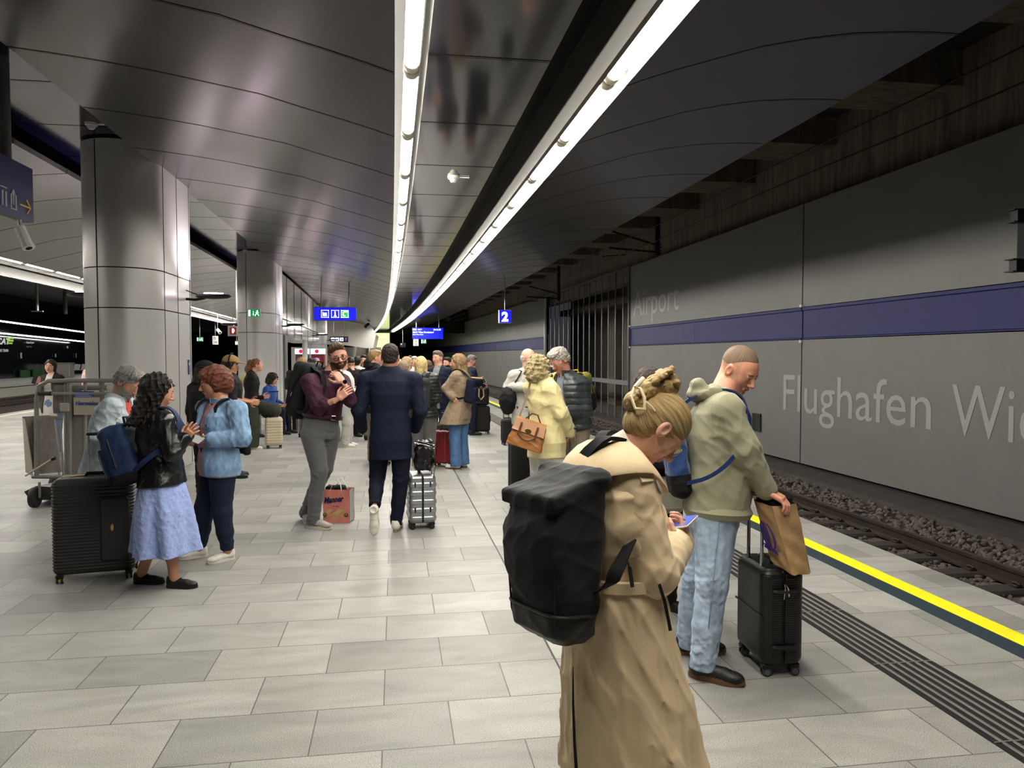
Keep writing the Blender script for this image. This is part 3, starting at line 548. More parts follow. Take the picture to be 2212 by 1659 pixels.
t=thing('bench','white slatted bench on the far left platform beside the bin','bench',tuple(gnd(161,810)))
for k in range(5): b=MB(); X=-1.1+.6*k; b.ribbon([(X,-.2,.45),(X+.02,.15,.47),(X+.08,.3,.95)],V(1,0,0),.5,.03); b.build('seat',mat('bench_white','b9bab6',.4),t)
MB().box((0.1,.1,.4),(1.5,.04,.03)).tube([(-.9,.1,.4),(-.9,.1,0)],.04,6).tube([(1.1,.1,.4),(1.1,.1,0)],.04,6).build('frame',mpole,t)
b=MB(); b.box((-17,-1,5.6),(3.2,90,.6)); 
t=thing('ceiling_hanger','thin grey post hanging under the far lamp line, upper left','post',tuple(aty(79,613,30))); MB().tube([(0,0,0),(0,0,-1.0)],.05,8).build('post',mpole,t); MB().box((.0,0,-1.02),(.2,.04,.02)).build('foot_plate',mpole,t)
t=thing('ceiling_hanger','darker post hanging under the far lamp line beside the first column','post',tuple(aty(140,627,34))); MB().tube([(0,0,0),(0,0,-1.0)],.08,8).build('post',mat('post_dim','4f4f52',.5,metal=.5),t)
# ================================================================ implicit-surface modeller (numpy)
def smin(a,b,k):
    if k<=0: return np.minimum(a,b)
    h=np.clip(.5+.5*(b-a)/k,0,1); return b*(1-h)+a*h-k*h*(1-h)
def smax(a,b,k): return -smin(-a,-b,k)
class SDF:
    def __init__(s,lo,hi,res):
        lo=np.array(lo,float); hi=np.array(hi,float)
        s.ax=[np.arange(lo[i],hi[i]+res,res,dtype=np.float32) for i in range(3)]
        s.D=np.full([len(a) for a in s.ax],1.,np.float32); s.res=res; s.M=None
    def blk(s,lo,hi,pad=.06):
        sl=[]; 
        for i in range(3):
            a=s.ax[i]; i0=int(np.searchsorted(a,lo[i]-pad)); i1=int(np.searchsorted(a,hi[i]+pad)); 
            if i1<=i0: return None,None
            sl.append(slice(i0,i1))
        X=s.ax[0][sl[0]][:,None,None]; Y=s.ax[1][sl[1]][None,:,None]; Z=s.ax[2][sl[2]][None,None,:]
        return tuple(sl),(X,Y,Z)
    def app(s,lo,hi,fn,k,op='add'):
        sl,P=s.blk(lo,hi,.02+k*1.2)
        if sl is None: return s
        d=fn(*P).astype(np.float32); A=s.D[sl]
        if op=='add': s.D[sl]=smin(A,d,k)
        elif op=='sub': s.D[sl]=smax(A,-d,k)
        return s
    def cap(s,a,b,ra,rb=None,k=.02,op='add',flat=None):
        a=np.array(a,float); b=np.array(b,float); rb=ra if rb is None else rb; ab=b-a; L=float(ab@ab)+1e-12; R=max(ra,rb)
        def fn(X,Y,Z):
            x,y,z=X-a[0],Y-a[1],Z-a[2]; t=np.clip((x*ab[0]+y*ab[1]+z*ab[2])/L,0,1)
            x=x-t*ab[0]; y=y-t*ab[1]; z=z-t*ab[2]
            if flat is not None:   # (unit dir, factor<1): squeeze along dir
                n,f=flat; q=x*n[0]+y*n[1]+z*n[2]; g=(1/f-1)*q; x=x+g*n[0]; y=y+g*n[1]; z=z+g*n[2]
                return (np.sqrt(x*x+y*y+z*z)-(ra+(rb-ra)*t))*(.5+.5*f)
            return np.sqrt(x*x+y*y+z*z)-(ra+(rb-ra)*t)
        return s.app(np.minimum(a,b)-R,np.maximum(a,b)+R,fn,k,op)
    def ell(s,c,r,k=.02,fr=None,op='add'):
        c=np.array(c,float); r=np.array(r,float); fr=np.eye(3) if fr is None else fr; R=np.abs(fr)@r
        def fn(X,Y,Z):
            x,y,z=X-c[0],Y-c[1],Z-c[2]
            q=[(x*fr[0,i]+y*fr[1,i]+z*fr[2,i])/r[i] for i in range(3)]
            k0=np.sqrt(q[0]**2+q[1]**2+q[2]**2)+1e-9; k1=np.sqrt((q[0]/r[0])**2+(q[1]/r[1])**2+(q[2]/r[2])**2)+1e-9
            return k0*(k0-1)/k1
        return s.app(c-R,c+R,fn,k,op)
    def box(s,c,h,r=.01,k=.01,fr=None,op='add'):
        c=np.array(c,float); h=np.array(h,float)-r; fr=np.eye(3) if fr is None else fr; R=np.abs(fr)@(h+r)
        def fn(X,Y,Z):
            x,y,z=X-c[0],Y-c[1],Z-c[2]
            q=[np.abs(x*fr[0,i]+y*fr[1,i]+z*fr[2,i])-h[i] for i in range(3)]
            o=np.sqrt(sum(np.maximum(v,0)**2 for v in q)); return o+np.minimum(np.maximum(np.maximum(q[0],q[1]),q[2]),0)-r
        return s.app(c-R,c+R,fn,k,op)
    def loft(s,O,fr,st,k=.02,n=2.,pleat=None,op='add'):
        """stations (t, cx, cy, rx, ry) along third frame axis"""
        O=np.array(O,float); st=sorted(st); T=[q[0] for q in st]; A=np.array(st,float); RM=A[:,3:5].max()+np.abs(A[:,1:3]).max()
        pts=np.array([O+fr@np.array((q[1],q[2],q[0])) for q in st]); lo=pts.min(0)-RM; hi=pts.max(0)+RM
        def fn(X,Y,Z):
            x,y,z=X-O[0],Y-O[1],Z-O[2]
            u=x*fr[0,0]+y*fr[1,0]+z*fr[2,0]; v=x*fr[0,1]+y*fr[1,1]+z*fr[2,1]; t=x*fr[0,2]+y*fr[1,2]+z*fr[2,2]
            tc=np.clip(t,T[0],T[-1]); cxx,cyy,rx,ry=[np.interp(tc,T,A[:,i]) for i in (1,2,3,4)]
            u=u-cxx; v=v-cyy
            if pleat: 
                nn,amp,t0,t1,ph=pleat; th=np.arctan2(v/ry,u/rx); f=np.clip((t0-t)/(t0-t1),0,1.2); e=1+f*amp*(np.sin(nn*th+ph)+.5*np.sin((nn*1.7)*th+2.1*ph)); rx=rx*e; ry=ry*e
            if n==2: q=np.sqrt((u/rx)**2+(v/ry)**2)
            else: q=(np.abs(u/rx)**n+np.abs(v/ry)**n)**(1/n)
            d=(q-1)*np.minimum(rx,ry)
            return np.maximum(d,np.maximum(T[0]-t,t-T[-1]))
        return s.app(lo,hi,fn,k,op)
    def plane(s,p,nrm,k=0,lo=None,hi=None):
        """removes the half space on the +normal side"""
        p=np.array(p,float); nrm=unit(nrm); X,Y,Z=s.ax[0][:,None,None],s.ax[1][None,:,None],s.ax[2][None,None,:]
        d=((X-p[0])*nrm[0]+(Y-p[1])*nrm[1]+(Z-p[2])*nrm[2]).astype(np.float32); s.D=smax(s.D,d,k).astype(np.float32); return s
    def wedge(s,planes,k=0):
        """removes the intersection of several half spaces (p,n): inside = n.(x-p)<0 for all"""
        X,Y,Z=s.ax[0][:,None,None],s.ax[1][None,:,None],s.ax[2][None,None,:]; d=None
        for p,n in planes:
            n=unit(n); e=(X-p[0])*n[0]+(Y-p[1])*n[1]+(Z-p[2])*n[2]; d=e if d is None else np.maximum(d,e)
        s.D=smax(s.D,-d.astype(np.float32),k); return s
    def folds(s,amp,scale,seed=0,v=(1,1,1),mask=None,n=4,sharp=1):
        rng=np.random.default_rng(seed); X,Y,Z=s.ax[0][:,None,None],s.ax[1][None,:,None],s.ax[2][None,None,:]
        near=np.argwhere(np.abs(s.D)<.05)
        if len(near)==0: return s
        i,j,l=near.T; P=np.stack([s.ax[0][i],s.ax[1][j],s.ax[2][l]],1); acc=np.zeros(len(P),np.float32); v=np.array(v,float)
        for q in range(n):
            kv=rng.normal(size=3)*v; kv=kv/np.linalg.norm(kv)*2*PI/(scale*(.6+.8*rng.random())); wv=rng.normal(size=3)*2*PI/(scale*2.2)
            ph=P@kv+1.6*np.sin(P@wv+rng.random()*6.)+rng.random()*6.
            acc+= (1-np.abs(np.sin(ph*.5)))**1.6*1.6-.55 if sharp else np.sin(ph)
        acc/=n*.6
        if mask is not None: acc*=mask(P)
        s.D[i,j,l]-=(amp*acc).astype(np.float32); return s
    def mesh(s):
        D=s.D; ax=s.ax; nx,ny,nz=D.shape
        D=D.copy(); D[0]=D[-1]=1; D[:,0]=D[:,-1]=1; D[:,:,0]=D[:,:,-1]=1
        I=D<0; c=np.zeros((nx-1,ny-1,nz-1),np.int8)
        for a in(0,1):
            for b in(0,1):
                for d in(0,1): c+=I[a:nx-1+a,b:ny-1+b,d:nz-1+d]
        act=np.argwhere((c>0)&(c<8)); idm=np.full(c.shape,-1,np.int32); idm[tuple(act.T)]=np.arange(len(act))
        i,j,k=act.T; co=[[ [D[i+a,j+b,k+d] for d in(0,1)] for b in(0,1)] for a in(0,1)]
        acc=np.zeros((len(act),3)); cnt=np.zeros(len(act))
        for axis in range(3):
            for p in(0,1):
                for q in(0,1):
                    e0=[0,0,0];e1=[0,0,0]; o=[x for x in range(3) if x!=axis]; e0[o[0]]=e1[o[0]]=p; e0[o[1]]=e1[o[1]]=q; e1[axis]=1
                    A=co[e0[0]][e0[1]][e0[2]]; Bv=co[e1[0]][e1[1]][e1[2]]; m=(A<0)!=(Bv<0); t=np.where(m,A/(A-Bv+1e-12),0)
                    pos=np.zeros((len(act),3)); pos[:,axis]=t; pos[:,o[0]]=p; pos[:,o[1]]=q
                    acc+=pos*m[:,None]; cnt+=m
        f=acc/np.maximum(cnt,1)[:,None]; vs=np.stack([ax[0][i]+f[:,0]*s.res,ax[1][j]+f[:,1]*s.res,ax[2][k]+f[:,2]*s.res],1)
        Q=[]
        for axis in range(3):
            sl0=[slice(None)]*3; sl1=[slice(None)]*3; sl0[axis]=slice(0,-1); sl1[axis]=slice(1,None)
            ch=I[tuple(sl0)]!=I[tuple(sl1)]; e=np.argwhere(ch); o=[x for x in range(3) if x!=axis]
            e=e[(e[:,o[0]]>0)&(e[:,o[1]]>0)&(e[:,o[0]]<D.shape[o[0]]-1)&(e[:,o[1]]<D.shape[o[1]]-1)]
            ins=I[tuple(e.T)]; q=[]
            for da,db in((-1,-1),(0,-1),(0,0),(-1,0)):
                g=e.copy(); g[:,o[0]]+=da; g[:,o[1]]+=db; q.append(idm[tuple(g.T)])
            q=np.stack(q,1); fl=ins if axis!=1 else ~ins; q[~fl]=q[~fl][:,::-1]; Q.append(q)
        Q=np.concatenate(Q); Q=Q[(Q>=0).all(1)]
        if s.M is not None: vs=vs@s.M[:3,:3].T+s.M[:3,3]
        return vs,Q
def fastmesh(name,parts,parent=None,org=(0,0,0),relax=1):
    """parts: list of (verts, quads, material or (materials, index array))"""
    vs=[];qs=[];mi=[];mats=[];n=0
    for v,q,mt in parts:
        if len(v)==0: continue
        if relax: 
            for _ in range(relax):
                A=np.concatenate([q[:,a] for a in(0,1,2,3,1,2,3,0)]); Bq=np.concatenate([q[:,a] for a in(1,2,3,0,0,1,2,3)]); nv=len(v)
                cnt=np.bincount(A,minlength=nv); acc=np.stack([np.bincount(A,v[Bq,c],nv) for c in range(3)],1)
                v=v*.5+.5*acc/np.maximum(cnt,1)[:,None]
        if isinstance(mt,tuple): ms,ix=mt
        else: ms,ix=[mt],np.zeros(len(q),int)
        loc=[]
        for m in ms:
            if m not in mats: mats.append(m)
            loc.append(mats.index(m))
        mi.append(np.array(loc)[ix]); vs.append(v-np.array(org)); qs.append(q+n); n+=len(v)
    vs=np.concatenate(vs); qs=np.concatenate(qs); mi=np.concatenate(mi)
    me=bpy.data.meshes.new(name); me.vertices.add(len(vs)); me.vertices.foreach_set('co',vs.astype(np.float32).ravel())
    me.loops.add(len(qs)*4); me.loops.foreach_set('vertex_index',qs.astype(np.int32).ravel())
    me.polygons.add(len(qs)); me.polygons.foreach_set('loop_start',np.arange(0,len(qs)*4,4,dtype=np.int32)); me.polygons.foreach_set('loop_total',np.full(len(qs),4,np.int32))
    for m in mats: me.materials.append(m)
    me.polygons.foreach_set('material_index',mi.astype(np.int32)); me.polygons.foreach_set('use_smooth',np.ones(len(qs),bool))
    me.update(calc_edges=True); return link(name,me,parent)
# ================================================================ PEOPLE
mskin={}
def skinm(c='c99478'):
    return mat('skin_'+c,c,.5,bump=.15,bscale=180,var=.07,vscale=25,spec=.4)
mlip=mat('lips','9f6558',.5); meye=mat('eye_white','d9d4cc',.2); miris=mat('iris','2b241f',.15); mwhite=mat('white_rubber','cfccc2',.6,bump=.1,bscale=60)
mglass=mat('spectacle_lens',(1,1,1,1),.02,trans=1,ior=1.05)
def mfabric(name,col,rough=.85,b=.35,s=90,var=.12,vs=6,sheen=None,bd=.004,**k):
    k.setdefault('spec',.25)
    sheen=(.15 if sum(int(col[i:i+2],16) for i in(0,2,4))>210 else .0) if sheen is None else sheen
    return mat(name,col,rough,bump=b,bscale=s,var=var,vscale=vs,sheen=sheen,bdist=bd,**k)
def denim(name,col,var=.45,vs=7): return mat(name,col,.8,bump=.35,bscale=320,var=var,vscale=vs*1.6,bdist=.002,stretch=(1,1,.5),spec=.25)
def hairm(col,var=.55):
    if 'hair_'+col in MATS: return MATS['hair_'+col]
    m=mat('hair_'+col,col,.52,spec=.35); nt=m.node_tree; b=nt.nodes['Principled BSDF']; c=srgb(col)
    at_=nt.nodes.new('ShaderNodeAttribute'); at_.attribute_name='strand'
    n=nt.nodes.new('ShaderNodeTexNoise'); n.inputs['Scale'].default_value=5.5; n.inputs['Detail'].default_value=5; n.inputs['Roughness'].default_value=.7; nt.links.new(at_.outputs['Vector'],n.inputs['Vector'])
    bp=nt.nodes.new('ShaderNodeBump'); bp.inputs['Strength'].default_value=.9; bp.inputs['Distance'].default_value=.004; nt.links.new(n.outputs['Fac'],bp.inputs['Height']); nt.links.new(bp.outputs[0],b.inputs['Normal'])
    cr=nt.nodes.new('ShaderNodeValToRGB'); cr.color_ramp.elements[0].position=.36; cr.color_ramp.elements[1].position=.62; cr.color_ramp.elements[0].color=tuple(x*(1-var) for x in c[:3])+(1,); cr.color_ramp.elements[1].color=tuple(min(1,x*(1+var)) for x in c[:3])+(1,)
    nt.links.new(n.outputs['Fac'],cr.inputs[0]); nt.links.new(cr.outputs[0],b.inputs['Base Color']); return m
def strand(o,vl,style):
    a,b_,c=(vl[:,0],vl[:,2]-.035,vl[:,1]) if style=='bun' else (vl[:,0],vl[:,1]+.03,vl[:,2]); r=np.sqrt(a*a+b_*b_)+1e-6
    q=np.stack([a/r*9,b_/r*9,c*3+r*4],1).astype(np.float32); at_=o.data.attributes.new('strand','FLOAT_VECTOR','POINT'); at_.data.foreach_set('vector',q.ravel())
def M4(R,Fv,U,O,sc=1): 
    M=np.eye(4); M[:3,0]=np.array(R)*sc; M[:3,1]=np.array(Fv)*sc; M[:3,2]=np.array(U)*sc; M[:3,3]=O; return M
def head_sdf(S,fem,lod,fat=0,neckr=None,nb=(0,-.045,-.19)):
    a=S; g=1+fat
    a.ell((0,-.012,.035),(.074,.094,.088),0); a.ell((0,.03,0),(.063*g,.062,.085),.03); a.ell((0,.026,-.06),((.047 if fem else .053)*g,.056,.046),.025)
    for s in(-1,1): a.ell((s*.034,.052,-.022),(.027*g,.026,.03),.02)
    a.ell((0,.072,-.086),(.017 if fem else .022,.016,.017),.018)
    nr=neckr or (.048 if fem else .057); a.cap((0,-.024,-.035),nb,nr*g,nr*1.08*g,.025)
    a.cap((-.032,.080,.027),(.032,.080,.027),.009 if not fem else .007,k=.014)
    for s in(-1,1):
        a.ell((s*.031,.097,.008),(.019,.014,.012),.010,op='sub')
        if lod<2: a.ell((s*.031,.0785,.008),(.0125,.0125,.0115),.002); a.cap((s*.044,.0845,.0155),(s*.019,.0895,.0165),.0035,k=.004)
        a.ell((s*.077,-.006,.0),(.009,.020,.032),.006)
        if lod<2: a.ell((s*.084,-.002,.004),(.006,.010,.018),.004,op='sub')
    a.cap((0,.085,.020),(0,.109,-.020),.0085,.0115,.010); a.ell((0,.111,-.024),(.012,.010,.009),.008)
    for s in(-1,1): a.ell((s*.0125,.099,-.027),(.0085,.009,.0075),.006)
    if lod<2:
        a.cap((-.021,.086,-.052),(0,.0945,-.047),.0048,.0062,.005); a.cap((.021,.086,-.052),(0,.0945,-.047),.0048,.0062,.005)
        a.cap((-.017,.087,-.059),(.017,.087,-.059),.0062,k=.006); a.cap((-.02,.094,-.0535),(.02,.094,-.0535),.0022,k=.003,op='sub')
    else: a.cap((-.016,.088,-.053),(.016,.088,-.053),.008,k=.008)
def head_mat(v,q,sk,hc,beard=None,lod=0,buzz=False):
    c=v[q].mean(1); x,y,z=np.abs(c[:,0]),c[:,1],c[:,2]; ix=np.zeros(len(q),int)
    if buzz: ix[(z>-.055-.9*y)&(z>-.03)&(y<.045-.25*(z-.02))&~((x>.074)&(z<.034)&(y>-.03)&(y<.02))&(x+y*-.2>.0)]=6
    if beard: 
        j=(z<-.028)&(z>-.104)&(y>np.where(z<-.085,.03,-.005))&~((y>.075)&(z>-.036))&(z<-.02-.35*(.05-y))&(x<.09); ix[j&(x>.0)]=4
    ix[(x<.021)&(y>.084)&(z<-.0435)&(z>-.0655)]=1
    d=np.sqrt((x-.031)**2+((z-.008)*1.7)**2)
    ix[(d<.0115)&(y>.078)]=2; ix[(np.sqrt((x-.031)**2+(z-.0085)**2)<.0058)&(y>.078)]=3
    ix[(z>.0245+.08*np.abs(x-.03))&(z<.0325)&(x>.013)&(x<.045)&(y>.06)]=5
    return ([sk,mlip,meye,miris,mat('beard_'+(beard or 'x'),beard or '332a22',.8,bump=.8,bscale=220,var=.4,vscale=90,bdist=.004),mat('brow_'+hc,hc,.8),mat('stubble_'+hc,'b5836c',.7,bump=.5,bscale=300,var=.2,vscale=120,bdist=.002)],ix)
def hair_sdf(S,st,rng=3):
    a=S; base=lambda r=(.081,.100,.091),c=(0,-.014,.038): a.ell(c,r,0)
    if st=='buzz':
        a.D[...]=1; a.ell((0,-.012,.038),(.0745,.0950,.0888),0); a.plane((0,.064,.07),(0,.85,-.5),.004); a.plane((0,-.02,.022),(0,.55,-.83),.006)
    elif st in('short','crop','quiff'):
        base((.080,.101,.094)); a.ell((0,.03,.098),(.06,.06,.035 if st!='crop' else .026),.03)
        if st=='quiff': a.ell((.012,.062,.108),(.058,.042,.034),.025); a.ell((.03,.085,.085),(.035,.03,.03),.02)
        a.plane((0,.074,.064),(0,.86,-.5),.01); a.plane((0,-.02,-.02),(0,.5,-.87),.008)
        a.ell((0,-.055,-.02),(.06,.05,.045),.02)
        a.folds(.005,.03,rng,(1,.5,1),n=5)
    elif st=='balding':
        base((.0795,.099,.07),(0,-.02,.012)); a.plane((0,.03,.03),(0,.9,-.1),.01); a.plane((0,-.02,-.03),(0,.5,-.87),.008)
    elif st=='grey_full':
        base((.085,.106,.099)); a.ell((0,.04,.10),(.065,.06,.035),.03); a.ell((0,-.06,-.02),(.072,.055,.06),.03); a.plane((0,.078,.06),(0,.85,-.52),.01); a.plane((0,-.02,-.035),(0,.45,-.89),.01); a.folds(.008,.04,rng,(1,1,1),n=5)
    elif st=='pixie':
        base((.092,.112,.104)); a.ell((0,-.055,-.02),(.085,.075,.085),.04); a.ell((0,.06,.07),(.074,.05,.045),.03)
        for s in(-1,1): a.ell((s*.074,-.005,-.005),(.022,.042,.05),.02)
        a.ell((0,.105,-.035),(.062,.055,.095),.02,op='sub'); a.plane((0,.0,-.085),(0,.1,-1),.02); a.folds(.009,.05,rng,(1,.6,.8),n=5)
    elif st in('bob','long','wavy'):
        L={'bob':-.15,'long':-.30,'wavy':-.26}[st]
        base((.088,.106,.100)); a.cap((0,-.045,.0),(0,-.075,L),.078,.06,.04)
        for s in(-1,1): a.cap((s*.066,-.0,.03),(s*.068,-.02,L*.92),.030,.034,.03)
        a.ell((0,.11,-.04),(.056,.07,.115),.018,op='sub'); a.plane((0,.0,L-.0),(0,0,-1),.02)
        a.folds(.008 if st!='wavy' else .014,.035 if st!='wavy' else .06,rng,(1,1,.22 if st!='wavy' else .6),n=5)
    elif st=='curly':
        base((.105,.125,.112),(0,-.016,.03)); a.ell((0,-.06,-.06),(.10,.09,.085),.05); 
        for s in(-1,1): a.ell((s*.078,-.005,-.045),(.036,.055,.07),.03)
        a.ell((0,.115,-.04),(.056,.07,.10),.02,op='sub'); a.folds(.020,.045,rng,(1,1,1),n=6)
    elif st=='ponytail':
        base((.084,.104,.096)); a.ell((0,-.105,.075),(.035,.035,.035),.02); a.cap((0,-.12,.07),(0,-.16,-.06),.045,.06,.03); a.cap((0,-.16,-.06),(0,-.14,-.20),.06,.035,.03)
        a.plane((0,.070,.055),(0,.85,-.52),.01) if 0 else a.ell((0,.11,-.03),(.062,.068,.11),.018,op='sub'); a.folds(.012,.045,rng,(1,1,.5),n=5)
    elif st=='bun':
        a.ell((0,-.010,.034),(.081,.102,.096),0); a.ell((0,-.05,-.03),(.066,.058,.062),.03); a.ell((0,.122,-.02),(.064,.082,.105),.014,op='sub')
        for s in(-1,1): a.ell((s*.085,.02,-.055),(.03,.06,.045),.012,op='sub')
        X,Y,Z=a.ax[0][:,None,None],a.ax[1][None,:,None],a.ax[2][None,None,:]; ph=np.arctan2(X+0*Y,Z-.035+0*Y); a.D-=((.0012*np.sin(28*ph+1.5*np.sin(14*Y+2*ph))+.0012*np.sin(13*ph+2*np.sin(9*Y)))*np.clip((np.sqrt(X*X+(Z-.035)**2)-.02)/.04,0,1)).astype(np.float32)
def hand_sdf(curl=.5,side=1,spread=0,thumb=.3,res=.004,point=None):
    S=SDF((-.085,-.07,-.10),(.085,.20,.06),res); sg=side
    S.cap((0,-.05,0),(0,.01,0),.0215,.0235,0,flat=((0,0,1),.85)); S.box((0,.048,0),(.040,.044,.0135),.012,.02)
    S.ell((sg*.026,.03,-.008),(.018,.03,.014),.015)
    X=[.031,.0105,-.0105,-.030]; Ls=[.070,.079,.073,.057]
    for i in range(4):
        p=np.array((sg*X[i],.088-.004*abs(i-1),0.)); a=0; c=curl if not hasattr(curl,'__len__') else curl[i]; sp=sg*(1.2-i)*spread
        for j,fr in enumerate((.46,.30,.24)):
            a+=c*(.85,1.15,.8)[j]; d=np.array((math.sin(sp)*math.cos(a),math.cos(a)*math.cos(sp),-math.sin(a))); q=p+d*Ls[i]*fr
            S.cap(p,q,.0088-.0008*j,.0082-.0008*j,.003); p=q
    p=np.array((sg*.030,.012,-.006)); 
    for d,L,r in(((sg*.75,.65,-.25-thumb*.3),.042,.0115),((sg*(.45-thumb*.5),.85,-.2-thumb*.5),.032,.0098),((sg*(.2-thumb*.7),.9,-.2-thumb*.5),.026,.0088)):
        q=p+unit(d)*L; S.cap(p,q,r,r*.92,.006); p=q
    return S
TM=[(-.30,.150,.112),(-.12,.168,.120),(.08,.160,.114),(.35,.150,.112),(.62,.170,.125),(.82,.165,.112),(.94,.118,.088),(1.03,.062,.062)]
TF=[(-.30,.160,.118),(-.14,.172,.122),(.08,.148,.108),(.35,.128,.096),(.60,.145,.118),(.80,.142,.102),(.94,.100,.078),(1.03,.05,.052)]
def stations(fem,g,ease,t0=None,belly=0,T=.516):
    B=[(t,rx*g,ry*g) for t,rx,ry in (TF if fem else TM)]; A=np.array(B)
    if t0 is not None:
        if t0<A[0,0]: A=np.vstack([(t0,A[0,1]+(A[0,0]-t0)*.05,A[0,2]+(A[0,0]-t0)*.04),A])
        else: r=[np.interp(t0,A[:,0],A[:,i]) for i in(1,2)]; A=np.vstack([(t0,*r),A[A[:,0]>t0]])
    out=[]
    for t,rx,ry in A:
        e=ease*(1 if t<.9 else .6); bl=belly*math.exp(-((t-.2)/.3)**2); out.append((t*T,0,bl*.6,rx+e+bl*.25,ry+e+bl*.6))
    return out
class P: pass
def person(label,x,y,h,az,fem=False,lod=1,g=1.,skin='c99478',hair='short',hc='3a2a20',beard=None,J={},lean=0,head=None,
           top=None,under=None,coat=None,pants=None,skirt=None,shoes=None,arms=True,legs=True,hands=({},{}),belly=0,glasses=None,headtop=None,stride=(0,0),toe=(8,8),torsoaz=None,seed=1,group=None,hsc=None,hipaz=None,neck=1,pose='down'):
    p=P(); az=math.radians(az); Fv=V(math.sin(az),math.cos(az),0); R=V(math.cos(az),-math.sin(az),0); U=V(0,0,1)
    base=V(x,y,0); D0=dep(base+V(0,0,1)); s=h/1.75
    root=thing('person',label,'person',(x,y,0),group=group); p.root=root
    res={0:.0065,1:.0095,2:.014,3:.02}[lod]
    if isinstance(res,float): pass
    def jj(n,default):
        if n in J:
            q=J[n]; 
            if n[0]=='@' or len(q)==4: return V(*q[:3])
            return pix(q[0],q[1],D0+q[2])
        return default
    la=math.radians(lean); pel=jj('pelvis',base+U*.53*h)
    nk=jj('neck',pel+(U*math.cos(la)+Fv*math.sin(la))*.305*h)
    if torsoaz is not None: a=math.radians(torsoaz); TFv=V(math.sin(a),math.cos(a),0)
    else: TFv=Fv
    TU=unit(nk-pel); TFv=unit(TFv-TU*np.dot(TFv,TU)); TR=np.cross(TFv,TU); T=np.linalg.norm(nk-pel)
    TFr=frame(TR,TFv,TU); p.T=T; p.fr=TFr; p.pel=pel; p.nk=nk
    sw=(.150 if fem else .172)*s*g**.5
    shR=jj('shR',nk+TR*sw-TU*.062*s); shL=jj('shL',nk-TR*sw-TU*.062*s)
    if pose=='phone': ed=[(-U*.27*s+TR*k*.05+TFv*.02,-U*.04*s-TR*k*.10+TFv*.23) for k in(1,-1)]
    elif pose=='pockets': ed=[(-U*.27*s+TR*k*.09-TFv*.06,-U*.20*s-TR*k*.06+TFv*.10) for k in(1,-1)]
    elif pose=='cross': ed=[(-U*.26*s+TR*k*.07+TFv*.05,U*.03-TR*k*.20+TFv*.14) for k in(1,-1)]
    else: ed=[(-U*.29*s+TR*k*.04-TFv*.02,-U*.25*s+TFv*.05) for k in(1,-1)]
    elR=jj('elR',shR+ed[0][0]); elL=jj('elL',shL+ed[1][0]); wrR=jj('wrR',elR+ed[0][1]); wrL=jj('wrL',elL+ed[1][1])
    pass
    hR_=R*.095*s
    hipR=pel+hR_-U*.06; hipL=pel-hR_-U*.06
    fR=jj('footR',base+R*.10*s+Fv*stride[0]); fL=jj('footL',base-R*.10*s+Fv*stride[1])
    anR=fR+U*.085*s; anL=fL+U*.085*s
    knR=jj('knR',(hipR+anR)/2+Fv*.025); knL=jj('knL',(hipL+anL)/2+Fv*.025)
    p.sh=(shL,shR); p.el=(elL,elR); p.wr=(wrL,wrR); p.D0=D0
    # head frame
    hz,hp,hr=(head+(0,0,0))[:3] if head else (math.degrees(az),0,0)
    a=math.radians(hz); b=math.radians(hp); c=math.radians(hr)
    HF=V(math.sin(a)*math.cos(b),math.cos(a)*math.cos(b),-math.sin(b)); HR=V(math.cos(a),-math.sin(a),0); HU=np.cross(HR,HF)
    HR,HU=HR*math.cos(c)+HU*math.sin(c),HU*math.cos(c)-HR*math.sin(c)
    hs=hsc or s**.5*(1.02 if fem else 1.05)
    if headtop is not None: HC=pix(headtop[0],headtop[1],D0+headtop[2])-HU*.118*hs
    else: HC=nk+TU*.04*s*neck+HU*.130*hs*neck+HF*.02
    p.HC=HC; p.HM=M4(HR,HF,HU,HC,hs)
    sk=skinm(skin); parts=[]
    hres={0:.0032,1:.0048,2:.008,3:.012}[lod]
    nb=np.linalg.inv(p.HM[:3,:3])@(nk-TU*.035-HC); lo_=np.minimum((-.10,-.13,-.13),nb-.075); hi_=np.maximum((.10,.135,.14),nb+.075)
    S=SDF(lo_,hi_,hres); head_sdf(S,fem,lod,fat=max(0,(g-1)*.5),nb=nb)
    v,q=S.mesh(); mm=head_mat(v,q,sk,hc,beard,lod,hair=='buzz'); Mh=p.HM; v=v@Mh[:3,:3].T+Mh[:3,3]; parts.append((v,q,mm))
    # coarse body: torso, arms, legs in one surface
    pts=np.array([pel,nk,shR,shL,elR,elL,wrR,wrL,anR,anL,knR,knL,HC]); lo=pts.min(0)-.2; hi=pts.max(0)+.2; lo[2]=max(lo[2],-.02)
    S=SDF(lo,hi,max(res*1.5,.012)); st=stations(fem,g,-.022,t0=-.10,belly=belly,T=T); S.loft(pel,TFr,st,0)
    S.cap(nk-TU*.03,HC-HU*.06*hs,.05*s,.046*s,.02)
    for sh in(shR,shL): S.cap(nk-TU*.015,sh,.042*s,.04*s,.04)
    for sh,el,wr in((shR,elR,wrR),(shL,elL,wrL)):
        S.cap(sh,el,.045*g,.038*g,.04); S.cap(el,wr,.038*g,.0195*g**.5,.02)
    for hp_,kn,an in((hipR,knR,anR),(hipL,knL,anL)):
        S.cap(hp_,kn,(.082 if skirt else .062)*g,.044*g,.02); S.cap(kn,an,.044*g,.034*g,.015); S.ell((kn*.65+an*.35)-Fv*.012,(.046*g,.048*g,.10),.03) if skirt else None
    v,q=S.mesh(); parts.append((v,q,sk))
